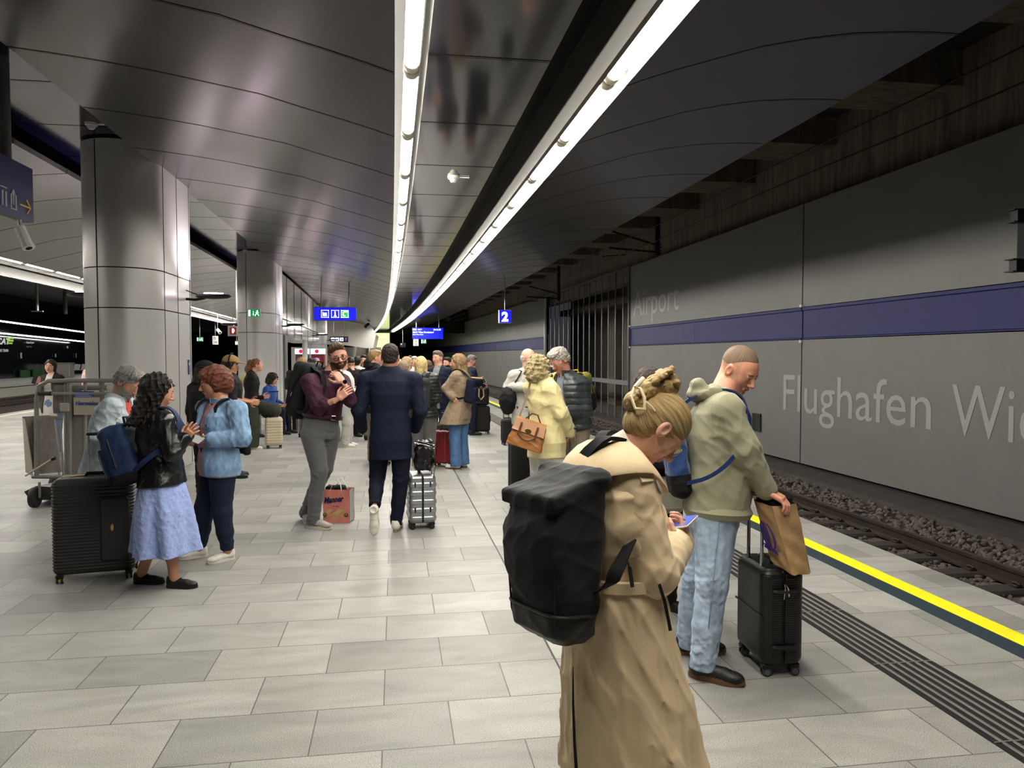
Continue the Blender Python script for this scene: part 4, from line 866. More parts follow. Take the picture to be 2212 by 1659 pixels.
    for i,(wr,el,side) in enumerate(((wrL,elL,-1),(wrR,elR,1))):
        hd=hands[i]
        if hd is None or lod>=3: continue
        d=unit(V(*hd['dir']) if 'dir' in hd else wr-el); 
        if 'to' in hd: q_=hd['to']; d=unit((V(*q_[:3]) if len(q_)==4 else pix(q_[0],q_[1],D0+q_[2]))-wr)
        n=V(*hd['back']) if 'back' in hd else TR*side
        n=unit(n-d*np.dot(n,d)); sd=np.cross(d,n)  # x axis
        S=hand_sdf(hd.get('curl',.45),1 if hd.get('thumbx',1)>0 else -1,hd.get('spread',.05),hd.get('thumb',.3),{0:.0035,1:.0042,2:.006}[lod])
        v,q=S.mesh(); sc=hd.get('sc',1)*s**.5*(.92 if fem else 1.); Mh=M4(sd,d,n,wr,sc); v=v@Mh[:3,:3].T+Mh[:3,3]; parts.append((v,q,sk))
        p.hand=p.__dict__.get('hand',{}); p.hand[side]=(wr,sd,d,n,sc)
    fastmesh('body',parts,root,base)
    # hair
    if hair:
        S=SDF((-.17,-.24,-.36 if hair in('long','wavy') else -.22),(.17,.14,.17),hres*(1.15 if lod else 1.1)); hair_sdf(S,hair,seed); vl,q=S.mesh(); Mh=p.HM; v=vl@Mh[:3,:3].T+Mh[:3,3]
        strand(fastmesh('hair',[(v,q,hairm(hc))],root,base,relax=1),vl,hair)
    if glasses:
        b_=MB(); Mh=Mh=p.HM; tr=lambda q:Mh[:3,:3]@np.array(q)+Mh[:3,3]-base; r=.0017 if glasses[1]=='thin' else .0026; gm=mat('frame_'+glasses[0],glasses[0],.3,metal=.5 if glasses[1]=='thin' else 0)
        for sx in(-1,1):
            ring=[tr((sx*.033+.0225*math.cos(t),.099-.002*abs(math.cos(t)),.004+.0185*math.sin(t)*(1 if glasses[1]!='half' else .7))) for t in np.linspace(0,2*PI,19)[:-1]]
            b_.tube(ring,r,6,close=True); b_.tube([tr((sx*.0555,.097,.009)),tr((sx*.074,.07,.012)),tr((sx*.079,.0,.014)),tr((sx*.078,-.02,.004))],r,6)
        b_.tube([tr((-.011,.101,.008)),tr((0,.104,.011)),tr((.011,.101,.008))],r,6); go=b_.build('spectacles',gm,root)
        if lod<2:
            l_=MB()
            for sx in(-1,1): l_.add([tr((sx*.033+.022*math.cos(t),.099,.004+.018*math.sin(t))) for t in np.linspace(0,2*PI,17)[:-1]],[tuple(range(16))])
            l_.build('lens',mglass,go)
    # --- garments
    def grid(P_,pad,r=res): P_=np.array(P_); lo=P_.min(0)-pad; hi=P_.max(0)+pad; lo[2]=max(lo[2],0); return SDF(lo,hi,r)
    def upper(tp,name):
        e=tp.get('ease',.012)*1.; t0=tp.get('t0',-.30); fo=tp.get('fold',.006); sl=tp.get('sleeve',1.); rs=tp.get('rs',(.062,.052,.040))
        wR=elR+(wrR-elR)*sl if sl>0 else elR; wL=elL+(wrL-elL)*sl if sl>0 else elL
        S=grid([pel+TU*t0*T,nk,shR,shL,elR,elL,wR,wL],.24*g+.02); S.loft(pel,TFr,stations(fem,g,e,t0,belly,T),0,n=tp.get('n',2.25))
        for sh,el,wr,a_ in((shR,elR,wR,'R'),(shL,elL,wL,'L')):
            if a_ in tp.get('noarm',''): continue
            if not tp.get('noarms'):
                S.cap(sh,el,rs[0]*g,rs[1]*g,.045); 
                if sl>0: 
                    S.cap(el,wr,rs[1]*g,(rs[1]+(rs[2]-rs[1])*min(1,sl*1.0))*g,.02)
                    d=unit(wr-el); 
                    if tp.get('cuff'): S.cap(wr-d*.045,wr-d*.005,(rs[2]+.004)*g,k=.006)
        S.ell(nk+TU*.0-TFv*.005,(.080*s*g,.074*s*g,.05),.03,fr=TFr)
        for sh in(shR,shL): S.cap(nk-TU*.012-TFv*.01,sh+TU*.004,.045*s*g+e*.5,rs[0]*g*.86,.05)
        if tp.get('fat'): pass
        if fo: 
            jt=np.array([elR,elL,pel+TU*.1*T,shR-TU*.07,shL-TU*.07])
            S.folds(fo,tp.get('fs',.09),seed+3,tp.get('fv',(.8,.8,1)),mask=lambda Q:.35+.9*np.exp(-(np.min([np.linalg.norm(Q-j,axis=1) for j in jt],0)/.13)**2))
        if tp.get('quilt'):
            X,Y,Z=S.ax[0][:,None,None],S.ax[1][None,:,None],S.ax[2][None,None,:]; S.D-=(tp['quilt'][0]*np.sqrt(np.abs(np.sin((Z+.0*X+.0*Y)*PI/tp['quilt'][1])))).astype(np.float32)
        S.cap(nk+TU*.005+TFv*.03,HC-HU*.05,.050*s*g,.062*s*g,.008,op='sub')   # neck hole
        if tp.get('open'):
            w0,w1,tt=tp['open']    # front opening: half width at neck, at hem, lowest point
            o=pel+TU*T*1.02; lowp=pel+TU*T*tt
            nrm=TR*1.; a0=TR*w0; a1=TR*w1; vd=unit((lowp+a1)-(o+a0)); nR=np.cross(TFv,vd); nR=nR if np.dot(nR,TR)>0 else -nR
            vd2=unit((lowp-a1)-(o-a0)); nL=np.cross(TFv,vd2); nL=nL if np.dot(nL,TR)<0 else -nL
            sh_=tp.get('shift',0); S.wedge([(o+a0+TR*sh_,nR),(o-a0+TR*sh_,nL),(pel+TFv*(.02),-TFv),(lowp,-TU)],.004)
        S.plane(pel+TU*t0*T,-TU,.006)
        return fastmesh(name,[S.mesh()+(tp['mat'],)],root,base,relax=1)
    if pants:
        r=pants.get('r',(.098,.072,.060,.056)); hem=pants.get('hem',.05)*s
        S=grid([pel+U*.05,hipR,hipL,knR,knL,anR,anL],.17*g); 
        S.loft(pel,TFr if pants.get('tilt') else frame(R,Fv,U),[(-.12,0,-.0,.150*g,.115*g),(-.02,0,0,.168*g+.006,.125*g+.004),(pants.get('top',.10),0,belly*.3,(.152 if not fem else .135)*g+.010+belly*.2,(.112*g+belly*.5))],0)
        for hp_,kn,an in((hipR,knR,anR),(hipL,knL,anL)):
            an2=an-U*.0; S.cap(hp_-U*.01,kn,r[0]*g,r[1]*g,.03); S.cap(kn,kn+(an2-kn)*.55,r[1]*g,r[2]*g,.02); S.cap(kn+(an2-kn)*.55,an2-U*(.085*s-hem)*.6,r[2]*g,r[3],.02)
        if fem or pants.get('seat'): S.ell(pel-Fv*.05-U*.07,(.15*g,.085*g,.10),.04,fr=frame(R,Fv,U))
        jt=np.array([knR-Fv*.03,knL-Fv*.03,anR+U*.05,anL+U*.05,pel-U*.12+Fv*.08])
        S.folds(pants.get('fold',.007),pants.get('fs',.075),seed+9,(.5,.5,1.2),mask=lambda Q:.22+1.0*np.exp(-(np.min([np.linalg.norm(Q-j,axis=1) for j in jt],0)/.10)**2))
        D=S.D
        for an,kn in((anR,knR),(anL,knL)):   # hem cut, per leg
            X,Y,Z=S.ax[0][:,None,None],S.ax[1][None,:,None],S.ax[2][None,None,:]; u_=unit(kn-an); pt=an-u_*(.085*s-hem)
            near=((X-an[0])**2+(Y-an[1])**2+(Z-an[2])**2)<.16**2; d=-((X-pt[0])*u_[0]+(Y-pt[1])*u_[1]+(Z-pt[2])*u_[2]); D[...]=np.where(near,np.maximum(D,d),D)
        po=fastmesh('trousers',[S.mesh()+(pants['mat'],)],root,base,relax=1)
        if pants.get('belt'):
            b_=MB(); ring=[pel+TU*.105*s+TR*(.162*g+.012+belly*.2)*math.cos(t)+TFv*((.122*g+.006+belly*.45)*math.sin(t)+belly*.3)-base for t in np.linspace(0,2*PI,33)[:-1]]
            b_.tube(ring,.019,4,close=True,up=TU,flat=1.1); b_.build('belt',mat('belt_leather','3a1f17',.4),root); c_=ring[8]; MB().box(c_+TFv*.016,(.026,.004,.021),TFr,bev=.003).build('buckle',mat('buckle_metal','b9b5aa',.25,metal=1),root)
    if skirt:
        S=grid([pel+U*.1+R*.3*g,pel-R*.3*g+Fv*.3,V(x,y,skirt['z'])+R*(skirt['r'][0]+.03)+Fv*(skirt['r'][1]+.03),V(x,y,skirt['z'])-R*(skirt['r'][0]+.03)-Fv*(skirt['r'][1]+.03)],.08,res)
        z0=skirt['z']; c0=V(x,y,z0)+V(*skirt.get('off',(0,0,0))); z1=pel[2]+.12; d_=pel-c0; d_[2]=0; fr=frame(R,Fv,U)
        o=lambda f:(float(d_@R)*f,float(d_@Fv)*f); rx,ry=skirt['r']
        S.loft(c0,fr,[(0,0,0,rx,ry),((z1-z0)*.45,*o(.6),rx*.55+.085*g,ry*.55+.062*g),((z1-z0)*.8,*o(1),.172*g,.128*g),(z1-z0,*o(1),.135*g,.105*g)],0,pleat=(skirt.get('n',7),skirt.get('amp',.09),z1-z0,0,seed))
        S.folds(.004,.06,seed+2,(1,1,.5)); S.plane((0,0,z0),(0,0,-1)); fastmesh('skirt',[S.mesh()+(skirt['mat'],)],root,base)
    if under: upper(under,'shirt')
    if top: p.topobj=upper(top,top.get('name','jacket'))
    if coat:
        z0=coat['z']; rx,ry=coat['r']; c0=V(x,y,z0)+V(*coat.get('off',(0,0,0))); z1=pel[2]+coat.get('up',.12)
        S=grid([c0+R*(rx+.04)+Fv*(ry+.04),c0-R*(rx+.04)-Fv*(ry+.04),pel+U*.3+R*.28-Fv*.28,pel-R*.28+Fv*.28],.05,res); fr=frame(R,Fv,U); d_=pel-c0; d_[2]=0; o=lambda f:(float(d_@R)*f,float(d_@Fv)*f)
        wx,wy=coat.get('waist',(.16,.125)); S.loft(c0,fr,[(0,0,0,rx,ry),((z1-z0)*.5,*o(.6),rx*.5+.092*g,ry*.5+.07*g),((z1-z0)*.82,*o(1),.185*g+.01,.14*g+.012),(z1-z0,*o(1),wx*g,wy*g)],0,n=2.3,pleat=(coat.get('n',5),coat.get('amp',.05),z1-z0,0,seed))
        S.folds(coat.get('fold',.005),.11,seed+5,(1,1,.45)); S.plane((0,0,z0),(0,0,-1),.004)
        if coat.get('vent'):
            q0,q1=coat['vent']; pass
        p.coat=fastmesh('coat_skirt',[S.mesh()+(coat['mat'],)],root,base)
    if under and under.get('collar'): collar(p,root,base,under,s*g,HC,HU)
    if top and top.get('collar'): collar(p,root,base,top,s*g,HC,HU)
    # shoes
    if shoes:
        for f_,an,kn,tt,sd in((fL,anL,knL,-toe[0],-1),(fR,anR,knR,toe[1],1)):
            a2=az+math.radians(tt); d=V(math.sin(a2),math.cos(a2),0); up_=U
            if shoes.get('lift',{}).get(sd): d=unit(V(*shoes['lift'][sd])); up_=unit(U-d*np.dot(U,d)) if abs(d[2])<.85 else unit(-Fv-d*np.dot(-Fv,d)); 
            xx_=np.cross(d,up_); shoe(root,base,f_,xx_,d,up_,shoes,s*(.92 if fem else 1),lod)
    return p
def collar(p,root,base,tp,s,HC,HU):
    kind=tp['collar']; TR,TFv,TU=p.fr.T; nk=p.nk; b=MB(); cm=tp.get('cmat',tp['mat'])
    if kind=='wide':
        A=np.linspace(-2.62,2.62,31); prof=((.070,.035),(.084,.062),(.118,.040),(.150,.002),(.168,-.030))
        vs=[]; 
        for a_ in A:
            c_,s_=math.cos(a_),math.sin(a_); fr_=max(0,-c_); 
            for r_,z_ in prof:
                k_=(r_-.07)/.1; rr=r_*(1+.12*k_*abs(s_)); vs.append(nk+TR*rr*s_*s-TFv*(rr*c_*s*.92)+TU*(z_-.055*fr_-k_*(.03*fr_+.012*math.sin(3*a_+1))-.0)*s+TFv*.004-base)
        n=len(prof); m=len(A); off=[q-TU*.007 for q in vs]; fs=[(i*n+j,i*n+j+1,(i+1)*n+j+1,(i+1)*n+j) for i in range(m-1) for j in range(n-1)]; N_=m*n
        fs2=[tuple(x+N_ for x in f[::-1]) for f in fs]; ed=[(i*n+n-1,i*n+n-1+N_,(i+1)*n+n-1+N_,(i+1)*n+n-1) for i in range(m-1)]+[(j,j+1,j+1+N_,j+N_) for j in range(n-1)]+[((m-1)*n+j,(m-1)*n+j+1,(m-1)*n+j+1+N_,(m-1)*n+j+N_) for j in range(n-1)]
        b.add(vs+off,fs+fs2+ed); b.build('collar',cm,root,smooth=60)
    elif kind in('shirt','stand','band'):
        h={'shirt':.042,'stand':.06,'band':.028}[kind]; pts=[];sd=[]
        for t in np.linspace(-.42*PI if kind!='band' else -.5*PI,1.42*PI if kind!='band' else 1.5*PI,25):
            r=(.066 if kind!='band' else .06)*s; pts.append(nk+TU*(.012-.022*math.sin(t)*-1*-1+.0)+TR*r*math.cos(t)*1.02-TFv*r*math.sin(t)*1.0+TFv*.012-base); sd.append(TU+.15*(TR*math.cos(t)-TFv*math.sin(t)))
        b.ribbon(pts,sd,h*s,.006)
        if kind=='shirt':
            for sg in(-1,1):
                o=nk+TFv*.060*s-TU*.012*s+TR*sg*.028*s-base; b.add([o-TR*sg*.02*s+TU*.012,o+TR*sg*.03*s+TU*.03*s-TFv*.012,o+TR*sg*.042*s-TU*.028*s+TFv*.008,o+TR*sg*.004*s-TU*.055*s+TFv*.022],[(0,1,2,3)])
        b.build('collar',cm,root)
    elif kind=='turtle':
        d=unit(HC-HU*.07-nk); b.tube([nk-TU*.02-base,nk+d*.025-base,nk+d*.07*s-base],[.066*s,.064*s,.060*s],20,cap=False); b.build('collar',cm,root)
    elif kind=='hood':
        S=SDF(nk-.22,nk+.22,.008); fr=p.fr
        S.ell(nk-TFv*.075*s+TU*.005*s,(.105*s,.075*s,.045*s),0,fr=fr); 
        for sg in(-1,1): S.cap(nk+TR*sg*.085*s-TFv*.03+TU*.02,nk+TR*sg*.045*s+TFv*.085*s-TU*.03*s,.034*s,.022*s,.03)
        S.cap(nk-TR*.06*s-TFv*.10*s+TU*.05*s,nk+TR*.06*s-TFv*.10*s+TU*.05*s,.032*s,k=.03)
        S.cap(nk-TU*.05,HC-HU*.02,.052*s,.075*s,.012,op='sub'); S.folds(.006,.05,5); fastmesh('hood',[S.mesh()+(cm,)],root,base)
    elif kind=='lapel':
        for sg in(-1,1):
            pts=[nk-TFv*.075*s+TU*.03*s-base,nk+TR*sg*.06*s-TFv*.03*s+TU*.035*s-base,nk+TR*sg*.075*s+TFv*.03*s+TU*.0-base,nk+TR*sg*.08*s+TFv*.085*s-TU*.07*s-base,nk+TR*sg*.045*s+TFv*.118*s-TU*.17*s-base]
            b.ribbon(pts,[TU,TU-TR*-sg*.6,TR*sg,TR*sg,TR*sg],[.05*s,.06*s,.07*s,.08*s,.02],.006)
        b.build('collar',cm,root)
def shoe(root,base,f,xr,d,up,sp,s,lod):
    r={0:.004,1:.006,2:.009,3:.013}[lod]; S=SDF((-.065,-.09,.0),(.065,.235,.15),r); hi=sp.get('high',.0)
    S.cap((0,-.035,.055),(0,.10,.042),.038,.037,0); S.ell((0,.145,.036),(.044,.062,.030),.03); S.cap((0,-.02,.05),(0,-.028,.085+hi),.037,.040,.015)
    S.ell((0,-.028,.125+hi),(.032,.032,.03),.006,op='sub'); S.box((0,.06,-.02),(.1,.2,.035),.002,0,op='sub')
    v,q=S.mesh(); M=M4(xr,d,up,f,s); v=v@M[:3,:3].T+M[:3,3]; o=fastmesh('shoe',[(v,q,sp['mat'])],root,base)
    out=[]; 
    for i in range(24):
        t=2*PI*i/24; yv=math.cos(t); w=.036+.010*math.exp(-((yv-.45)/.4)**2)-.004*math.exp(-((yv+.15)/.3)**2); out.append((w*math.sin(t),.068+.142*yv))
    h=sp.get('sole',.024); b=MB(); tr=lambda x,y,z: tuple(M[:3,:3]@np.array((x,y,z+ (max(0,y-.15)**2*2.2 if z<.004 else 0)))+M[:3,3]-base)
    ring=[(1,.0),(1.04,h*.35),(1.02,h)]; n=24; vs=[tr(a*k,(b_-.068)*(1+(k-1)*.4)+.068,z) for k,z in ring for a,b_ in out]
    fs=[(i*n+j,i*n+(j+1)%n,(i+1)*n+(j+1)%n,(i+1)*n+j) for i in range(2) for j in range(n)]+[tuple(range(n))[::-1],tuple(range(2*n,3*n))]
    b.add(vs,fs); b.build('sole',sp.get('solemat',mwhite),o)
    if lod<2:
        b=MB()
        for k in range(5):
            y=.055+.017*k; z=.083-.0088*k+ (0.004 if k<2 else 0); b.tube([tr(-.020,y,z-.007),tr(0,y,z+.003),tr(.020,y,z-.007)],.0032,5)
        b.build('laces',sp.get('lace',mwhite),o)
        if sp.get('stripe'):
            b=MB()
            for sg in(-1,1):
                for k in range(3): y=.03+.018*k; b.add([tr(sg*.0385,y,.028),tr(sg*.0385,y+.008,.028),tr(sg*.034,y-.006,.066),tr(sg*.034,y-.014,.066)],[(0,1,3,2)][:1] if 0 else [(0,1,2,3)])
            b.build('stripes',sp['stripe'],o)
# ================================================================ THE PEOPLE
def at(px,D): q=pix(px,768,D); return float(q[0]),float(q[1])
def ht(ytop,D): return 1.72-(ytop-768)*D/1600
f_black=mfabric('cloth_black','141416',.8,vs=4); f_navy=mfabric('cloth_navy','10162a',.75,b=.2,s=160,var=.1); f_white=mfabric('cloth_white','c9c6bd'); f_grey=mfabric('cloth_grey','6f6f70'); f_lgrey=mfabric('cloth_light_grey','a7a5a0')
f_tan=mfabric('wool_tan','8a7761',.95,b=.6,s=130,var=.2,vs=30); f_trench=mfabric('trench_cotton','dcc39b',.62,b=.55,s=7,var=.05,vs=3,sheen=.1,bd=.022,stretch=(1,1,.7)); f_trdk=mfabric('trench_brown_lining','6b4a33',.7)  # f_trdk: dark brown cloth of the trench coat lining
f_oliv=mfabric('hoodie_olive','8c8970',.9,b=.25,s=120,var=.06); f_plum=mfabric('shirt_plum','3d1c2e',.7,b=.3,s=25,var=.1,bd=.01); f_slate=mfabric('trouser_grey','5c5d5e',.8,b=.15,s=120,var=.06)
d_light=denim('denim_pale','9fb0c4',.42,8); d_blue=denim('denim_mid','7c99b8',.42,9); d_dark=denim('denim_ink','1c2236',.25,6); d_jack=denim('denim_bleached','a8b3b8',.22,8); d_jean=denim('denim_classic','4a6a92',.3,5)
f_pink=mfabric('top_pink','b27a83',.8,b=.2); f_skirt=mfabric('linen_blue','8f9fcf',.9,b=.7,s=28,var=.10,vs=40,bd=.01); f_leather=mat('leather_black','111113',.32,bump=.6,bscale=22,bdist=.012,var=.2); f_red=mfabric('tee_red','b8432f'); f_yel=mfabric('jacket_butter','d3c691',.7,b=.25,s=30,var=.08,bd=.01)
f_puff=mat('puffer_grey','2f3436',.38,bump=.4,bscale=25,bdist=.01,var=.15); f_puffb=mat('puffer_black','16181a',.45,bump=.4,bscale=25,bdist=.01); f_shirtb=mfabric('shirt_blue_grey','6e7480',.8,var=.25,vs=60); f_beige=mfabric('trouser_beige','7f7263'); f_stone=mfabric('jacket_stone','b0ada3'); f_floral=mfabric('shirt_floral','7f9bb8',.8,var=.7,vs=55)
f_cream=mfabric('knit_cream','ddd5bf',.9,b=.7,s=70,var=.05); f_olpant=mfabric('trouser_olive','34372c'); f_brown=mfabric('top_brown','3a2a28'); f_blue=mfabric('sweat_blue','26488c'); f_pinks=mfabric('sweater_rose','c9a19b',.9,b=.5,s=60)
f_corduroy=mat('corduroy_white','c9c7bd',.9,bump=.8,bscale=6,stretch=(14,14,.2),bdist=.01)
s_blk=dict(mat=mat('shoe_black','141414',.5,bump=.3,bscale=90),solemat=mat('sole_black','1b1b1c',.7),lace=f_black); s_wht=dict(mat=mat('shoe_white','d4cfc2',.45,bump=.1,bscale=90),solemat=mwhite); s_gum=dict(mat=mat('shoe_black','141414',.5),solemat=mat('sole_gum','6b4a35',.6),lace=f_black,sole=.03,stripe=mat('stripe_dull','2a2a2a',.5))
s_grey=dict(mat=mat('shoe_mesh_grey','9a948a',.7,bump=.4,bscale=120,var=.25,vscale=30),solemat=mat('sole_cream','c9beaa',.6),stripe=mat('stripe_teal','1f3b42',.5),sole=.03)
mphone=mat('phone_case','25252a',.3); mscr=mat('phone_screen','4d5cae',.2,emit=.45); mgold=mat('gold_metal','c7a565',.25,metal=1)
def phone(label,c,R_,U_,case=None,lit=True):
    R_=unit(R_); U_=unit(np.array(U_)-R_*np.dot(R_,U_)); N_=np.cross(R_,U_); t=thing('phone',label,'phone',tuple(c)); fr=np.stack([R_,U_,N_],1)
    MB().box((0,0,0),(.036,.075,.0045),fr,bev=.004).build('phone_case',case or mphone,t); MB().box(N_*.0052,(.033,.071,.0004),fr).build('screen',mscr if lit else mblk,t,smooth=0)
    b=MB(); [b.box(-N_*.006+R_*(-.018)+U_*(.055-.02*k),(.007,.007,.002),fr,bev=.001) for k in(0,1)]; b.build('camera_lens',mblk,t); return t
# ---- woman in the trench coat
x,y=at(1338,2.6); k=615.
pT=person('woman in a beige trench coat with a blond clipped bun, reading her phone',x,y,1.70,66,fem=True,lod=0,g=1.03,skin='d9a58c',hair='bun',hc='a68a5c',seed=4,
  J=dict(pelvis=(1330,1318,0),neck=(1322,992,0),shR=(1362,1045,-.10),shL=(1352,1012,.15),elR=(1418,1238,-.12),wrR=(1456,1180,.14),elL=(1430,1190,.25),wrL=(1462,1172,.24)),
  head=(88,54,0),headtop=(1476,880,0),hsc=1.06,hands=(dict(to=(1476,1128,.22),back=(.3,.4,-1),curl=.55,thumb=.8,thumbx=1),dict(to=(1474,1138,.18),back=(.2,-.6,-.8),curl=.7,thumb=.9,thumbx=-1)),
  top=dict(mat=f_trench,ease=.022,t0=-.05,rs=(.074,.072,.066),fold=.006,fs=.085,fv=(.9,.9,1),name='trench_coat_top'),under=None,
  coat=dict(mat=f_trench,z=.22,r=(.29,.235),n=5,amp=.045,fold=.008,waist=(.168,.135),up=.13,off=(.05,-.01,0)),shoes=s_blk,glasses=('b59a63','thin'))
F_=pT.fr; TR,TFv,TU=F_.T; base=V(x,y,0); nk=pT.nk
# turtleneck, collar, epaulette, storm flap, belt, vent
d=unit(pT.HC-unit(pT.HM[:3,2])*.06-nk); MB().tube([nk-TU*.01-base,nk+d*.05-base,nk+d*.095-base],[.072,.070,.066],24,cap=False).build('turtleneck',f_cream,pT.root)
collar(pT,pT.root,base,dict(collar='wide',mat=f_trench),1.08,pT.HC,V(0,0,1))
sh=pT.sh[1]; a0=nk+TR*.075+TU*.012-TFv*.0; a1=sh+TR*.045+TU*.062; a2=sh+TR*.085+TU*.015
MB().ribbon([a0-base,(a0+a1)/2+TU*.012-base,a1-base,a2-base],TFv,[.042,.046,.052,.05],.007).build('epaulette',f_trench,pT.root); MB().lathe([(.009,0),(.009,.004)],a0*.8+a1*.2+TU*.016-base,10).build('button',mat('button_horn','8a6a4a',.3),pT.root)
S=SDF(pT.pel-.1+TU*.1,nk+.3,.0065); S.ax; S=SDF(np.minimum(pT.pel,nk)-.28,np.maximum(pT.pel,nk)+.28,.0075)
S.loft(pT.pel,F_,[(t,a,b_,rx+.014,ry+.016) for t,a,b_,rx,ry in stations(True,1.03,.034,.40,0,pT.T)],0,n=2.25); S.folds(.007,.11,21)
S.plane(pT.pel+TU*.42*pT.T,-TU+TR*.0,.003); S.wedge([(pT.pel+TFv*.02,-TFv)]); fastmesh('storm_flap',[S.mesh()+(f_trench,)],pT.root,base)
b=MB(); c_=pT.pel+TU*.23*pT.T; b.tube([c_+TR*.178*math.cos(t)+TFv*(.150*math.sin(t)+.0)-base for t in np.linspace(0,2*PI,33)[:-1]],.021,4,close=True,up=TU,flat=1.25); b.build('belt',f_trench,pT.root)
pc=[pix(1238,1440,-.20+2.6),pix(1238,1520,2.6-.225),pix(1241,1600,2.6-.24),pix(1246,1680,2.6-.25)]
MB().tube([q-base for q in pc],[.0015,.004,.005,.006],6).build('vent_slit',mat('vent_dark','0d0b0a',.9),pT.root)
MB().ribbon([pix(1424,1262,2.60-.21)-base,pix(1436,1300,2.6-.205)-base,pix(1444,1340,2.60-.19)-base,pix(1448,1362,2.6-.185)-base],V(1,0,0),.010,.004).build('pocket_welt',mblk,pT.root)
hm=hairm('a68a5c'); Mh=pT.HM; tr=lambda q:Mh[:3,:3]@np.array(q)+Mh[:3,3]
S=SDF((-.10,-.2,-.08),(.10,.02,.19),.0035)
S.ell((0,-.118,-.012),(.040,.034,.036),0); S.ell((0,-.122,.045),(.042,.034,.045),.012); S.ell((0,-.095,.10),(.036,.034,.034),.012); S.cap((-.02,-.105,.13),(.02,-.085,.142),.017,.013,.01)
for i in range(18): z=-.03+.0095*i; S.cap((.036*math.sin(i*1.9),-.142+.018*abs(z-.05)*8*.4,z),(.036*math.sin(i*1.9+1.7),-.138+.02*abs(z-.05)*6*.4,z+.022),.0115,k=.004)
for i in range(9): a=-.4+i*.42; S.cap((.004,-.098+.034*math.cos(a),.115+.030*math.sin(a)),(.004,-.098+.034*math.cos(a+.42),.115+.030*math.sin(a+.42)),.014,.013,.004)
S.folds(.004,.02,8,(1,1,1),n=6); vl,q=S.mesh(); v=vl@Mh[:3,:3].T+Mh[:3,3]; strand(fastmesh('hair_bun',[(v,q,hm)],pT.root,base),vl,'long')
b=MB(); mclip=mat('clip_ivory','e6d7ae',.35)
b.tube([tr(q)-base for q in((.030,-.165,.012),(.045,-.150,-.02),(.060,-.115,-.035),(.066,-.095,-.012),(.056,-.125,.012),(.040,-.152,.022))],.006,6,close=True); b.tube([tr(q)-base for q in((.020,-.168,.055),(.032,-.168,.035),(.034,-.164,.012))],.008,6); b.tube([tr(q)-base for q in((.056,-.12,.006),(.066,-.09,.012),(.070,-.07,.012))],.004,5); b.build('hair_clip',mclip,pT.root)
phone('phone with a lit screen held by the woman in the trench coat',pix(1478,1128,2.83),RT*.8+UP*.22-FW*.5,FW*.8+UP*.12+RT*.5,mat('phone_case_pale','cfc7bd',.4))
# ---- man in the olive hoodie
x,y=at(1528,4.05)
gR=gnd(1518,1466); gL=gnd(1487,1412)
pH=person('man in an olive hoodie and pale jeans looking down, leaning on his suitcase handle',x,y,1.82,106,lod=0,g=1.12,belly=.045,skin='cf9076',hair='buzz',hc='765f4c',hsc=1.10,head=(148,33,0),headtop=(1620,758,-.02),seed=6,
  J=dict(pelvis=(1542,1082,0),neck=(1552,856,.02),shR=(1570,888,-.16),shL=(1562,878,.18),elR=(1612,972,-.20),wrR=(1655,1058,-.16),elL=(1600,975,.22),wrL=(1640,1050,.05),knR=(1537,1262,-.12),knL=(1506,1245,.10),footR=tuple(gR)+(0,),footL=tuple(gL)+(0,)),
  hands=(dict(to=(1662,1068,-.10),back=(.3,0,1),curl=.9,thumbx=1),dict(to=(1690,1078,-.20),back=(.35,-.3,1),curl=.55,thumb=.9,thumbx=-1,sc=1.1)),toe=(8,20),
  top=dict(mat=f_oliv,ease=.026,t0=-.10,collar='hood',rs=(.078,.068,.050),fold=.010,fs=.13,cuff=1,name='hoodie'),pants=dict(mat=d_light,r=(.105,.076,.068,.070),fold=.009,seat=1),shoes=s_gum)
bH=V(x,y,0); TR,TFv,TU=pH.fr.T
S=SDF(pH.pel-.3,pH.pel+.3,.0065); S.loft(pH.pel,pH.fr,[(t,a,b_,rx+.006,ry+.006) for t,a,b_,rx,ry in stations(False,1.12,.026,-.19,.045,pH.T) if t<.03*pH.T]+[(-.075*pH.T,0,.022,.222,.190)],0,n=2.25) if 0 else None
b=MB(); st=stations(False,1.12,.024,-.20,.045,pH.T); rx,ry=st[0][3],st[0][4]; b.tube([pH.pel-TU*.085*pH.T+TR*rx*.985*math.cos(t)+TFv*(ry*.99*math.sin(t)+.02)-bH for t in np.linspace(0,2*PI,41)[:-1]],.030,6,close=True,up=TU,flat=1.15); b.build('hem_band',f_oliv,pH.root)
b=MB(); pk=pH.pel-TFv*.155-TU*.08; 
for dy in(0,): b.add([pix(1487,1115,4.05-.13)-bH,pix(1527,1118,4.05-.24)-bH,pix(1524,1165,4.05-.25)-bH,pix(1508,1176,4.05-.22)-bH,pix(1491,1162,4.05-.15)-bH],[(0,1,2,3,4)])
for side,(hp_,kn_,an_) in ((1,(pix(1556,1105,4.05-.18),pix(1540,1262,4.05-.20),pix(1524,1422,4.05-.16))),):
    pts=[hp_*(1-t)+kn_*t for t in np.linspace(0,1,6)]+[kn_*(1-t)+an_*t for t in np.linspace(.2,1,5)]
    MB().tube([q-bH for q in pts],.003,5).build('side_seam',denim('denim_seam','7c90a8',.5,40),pH.root)
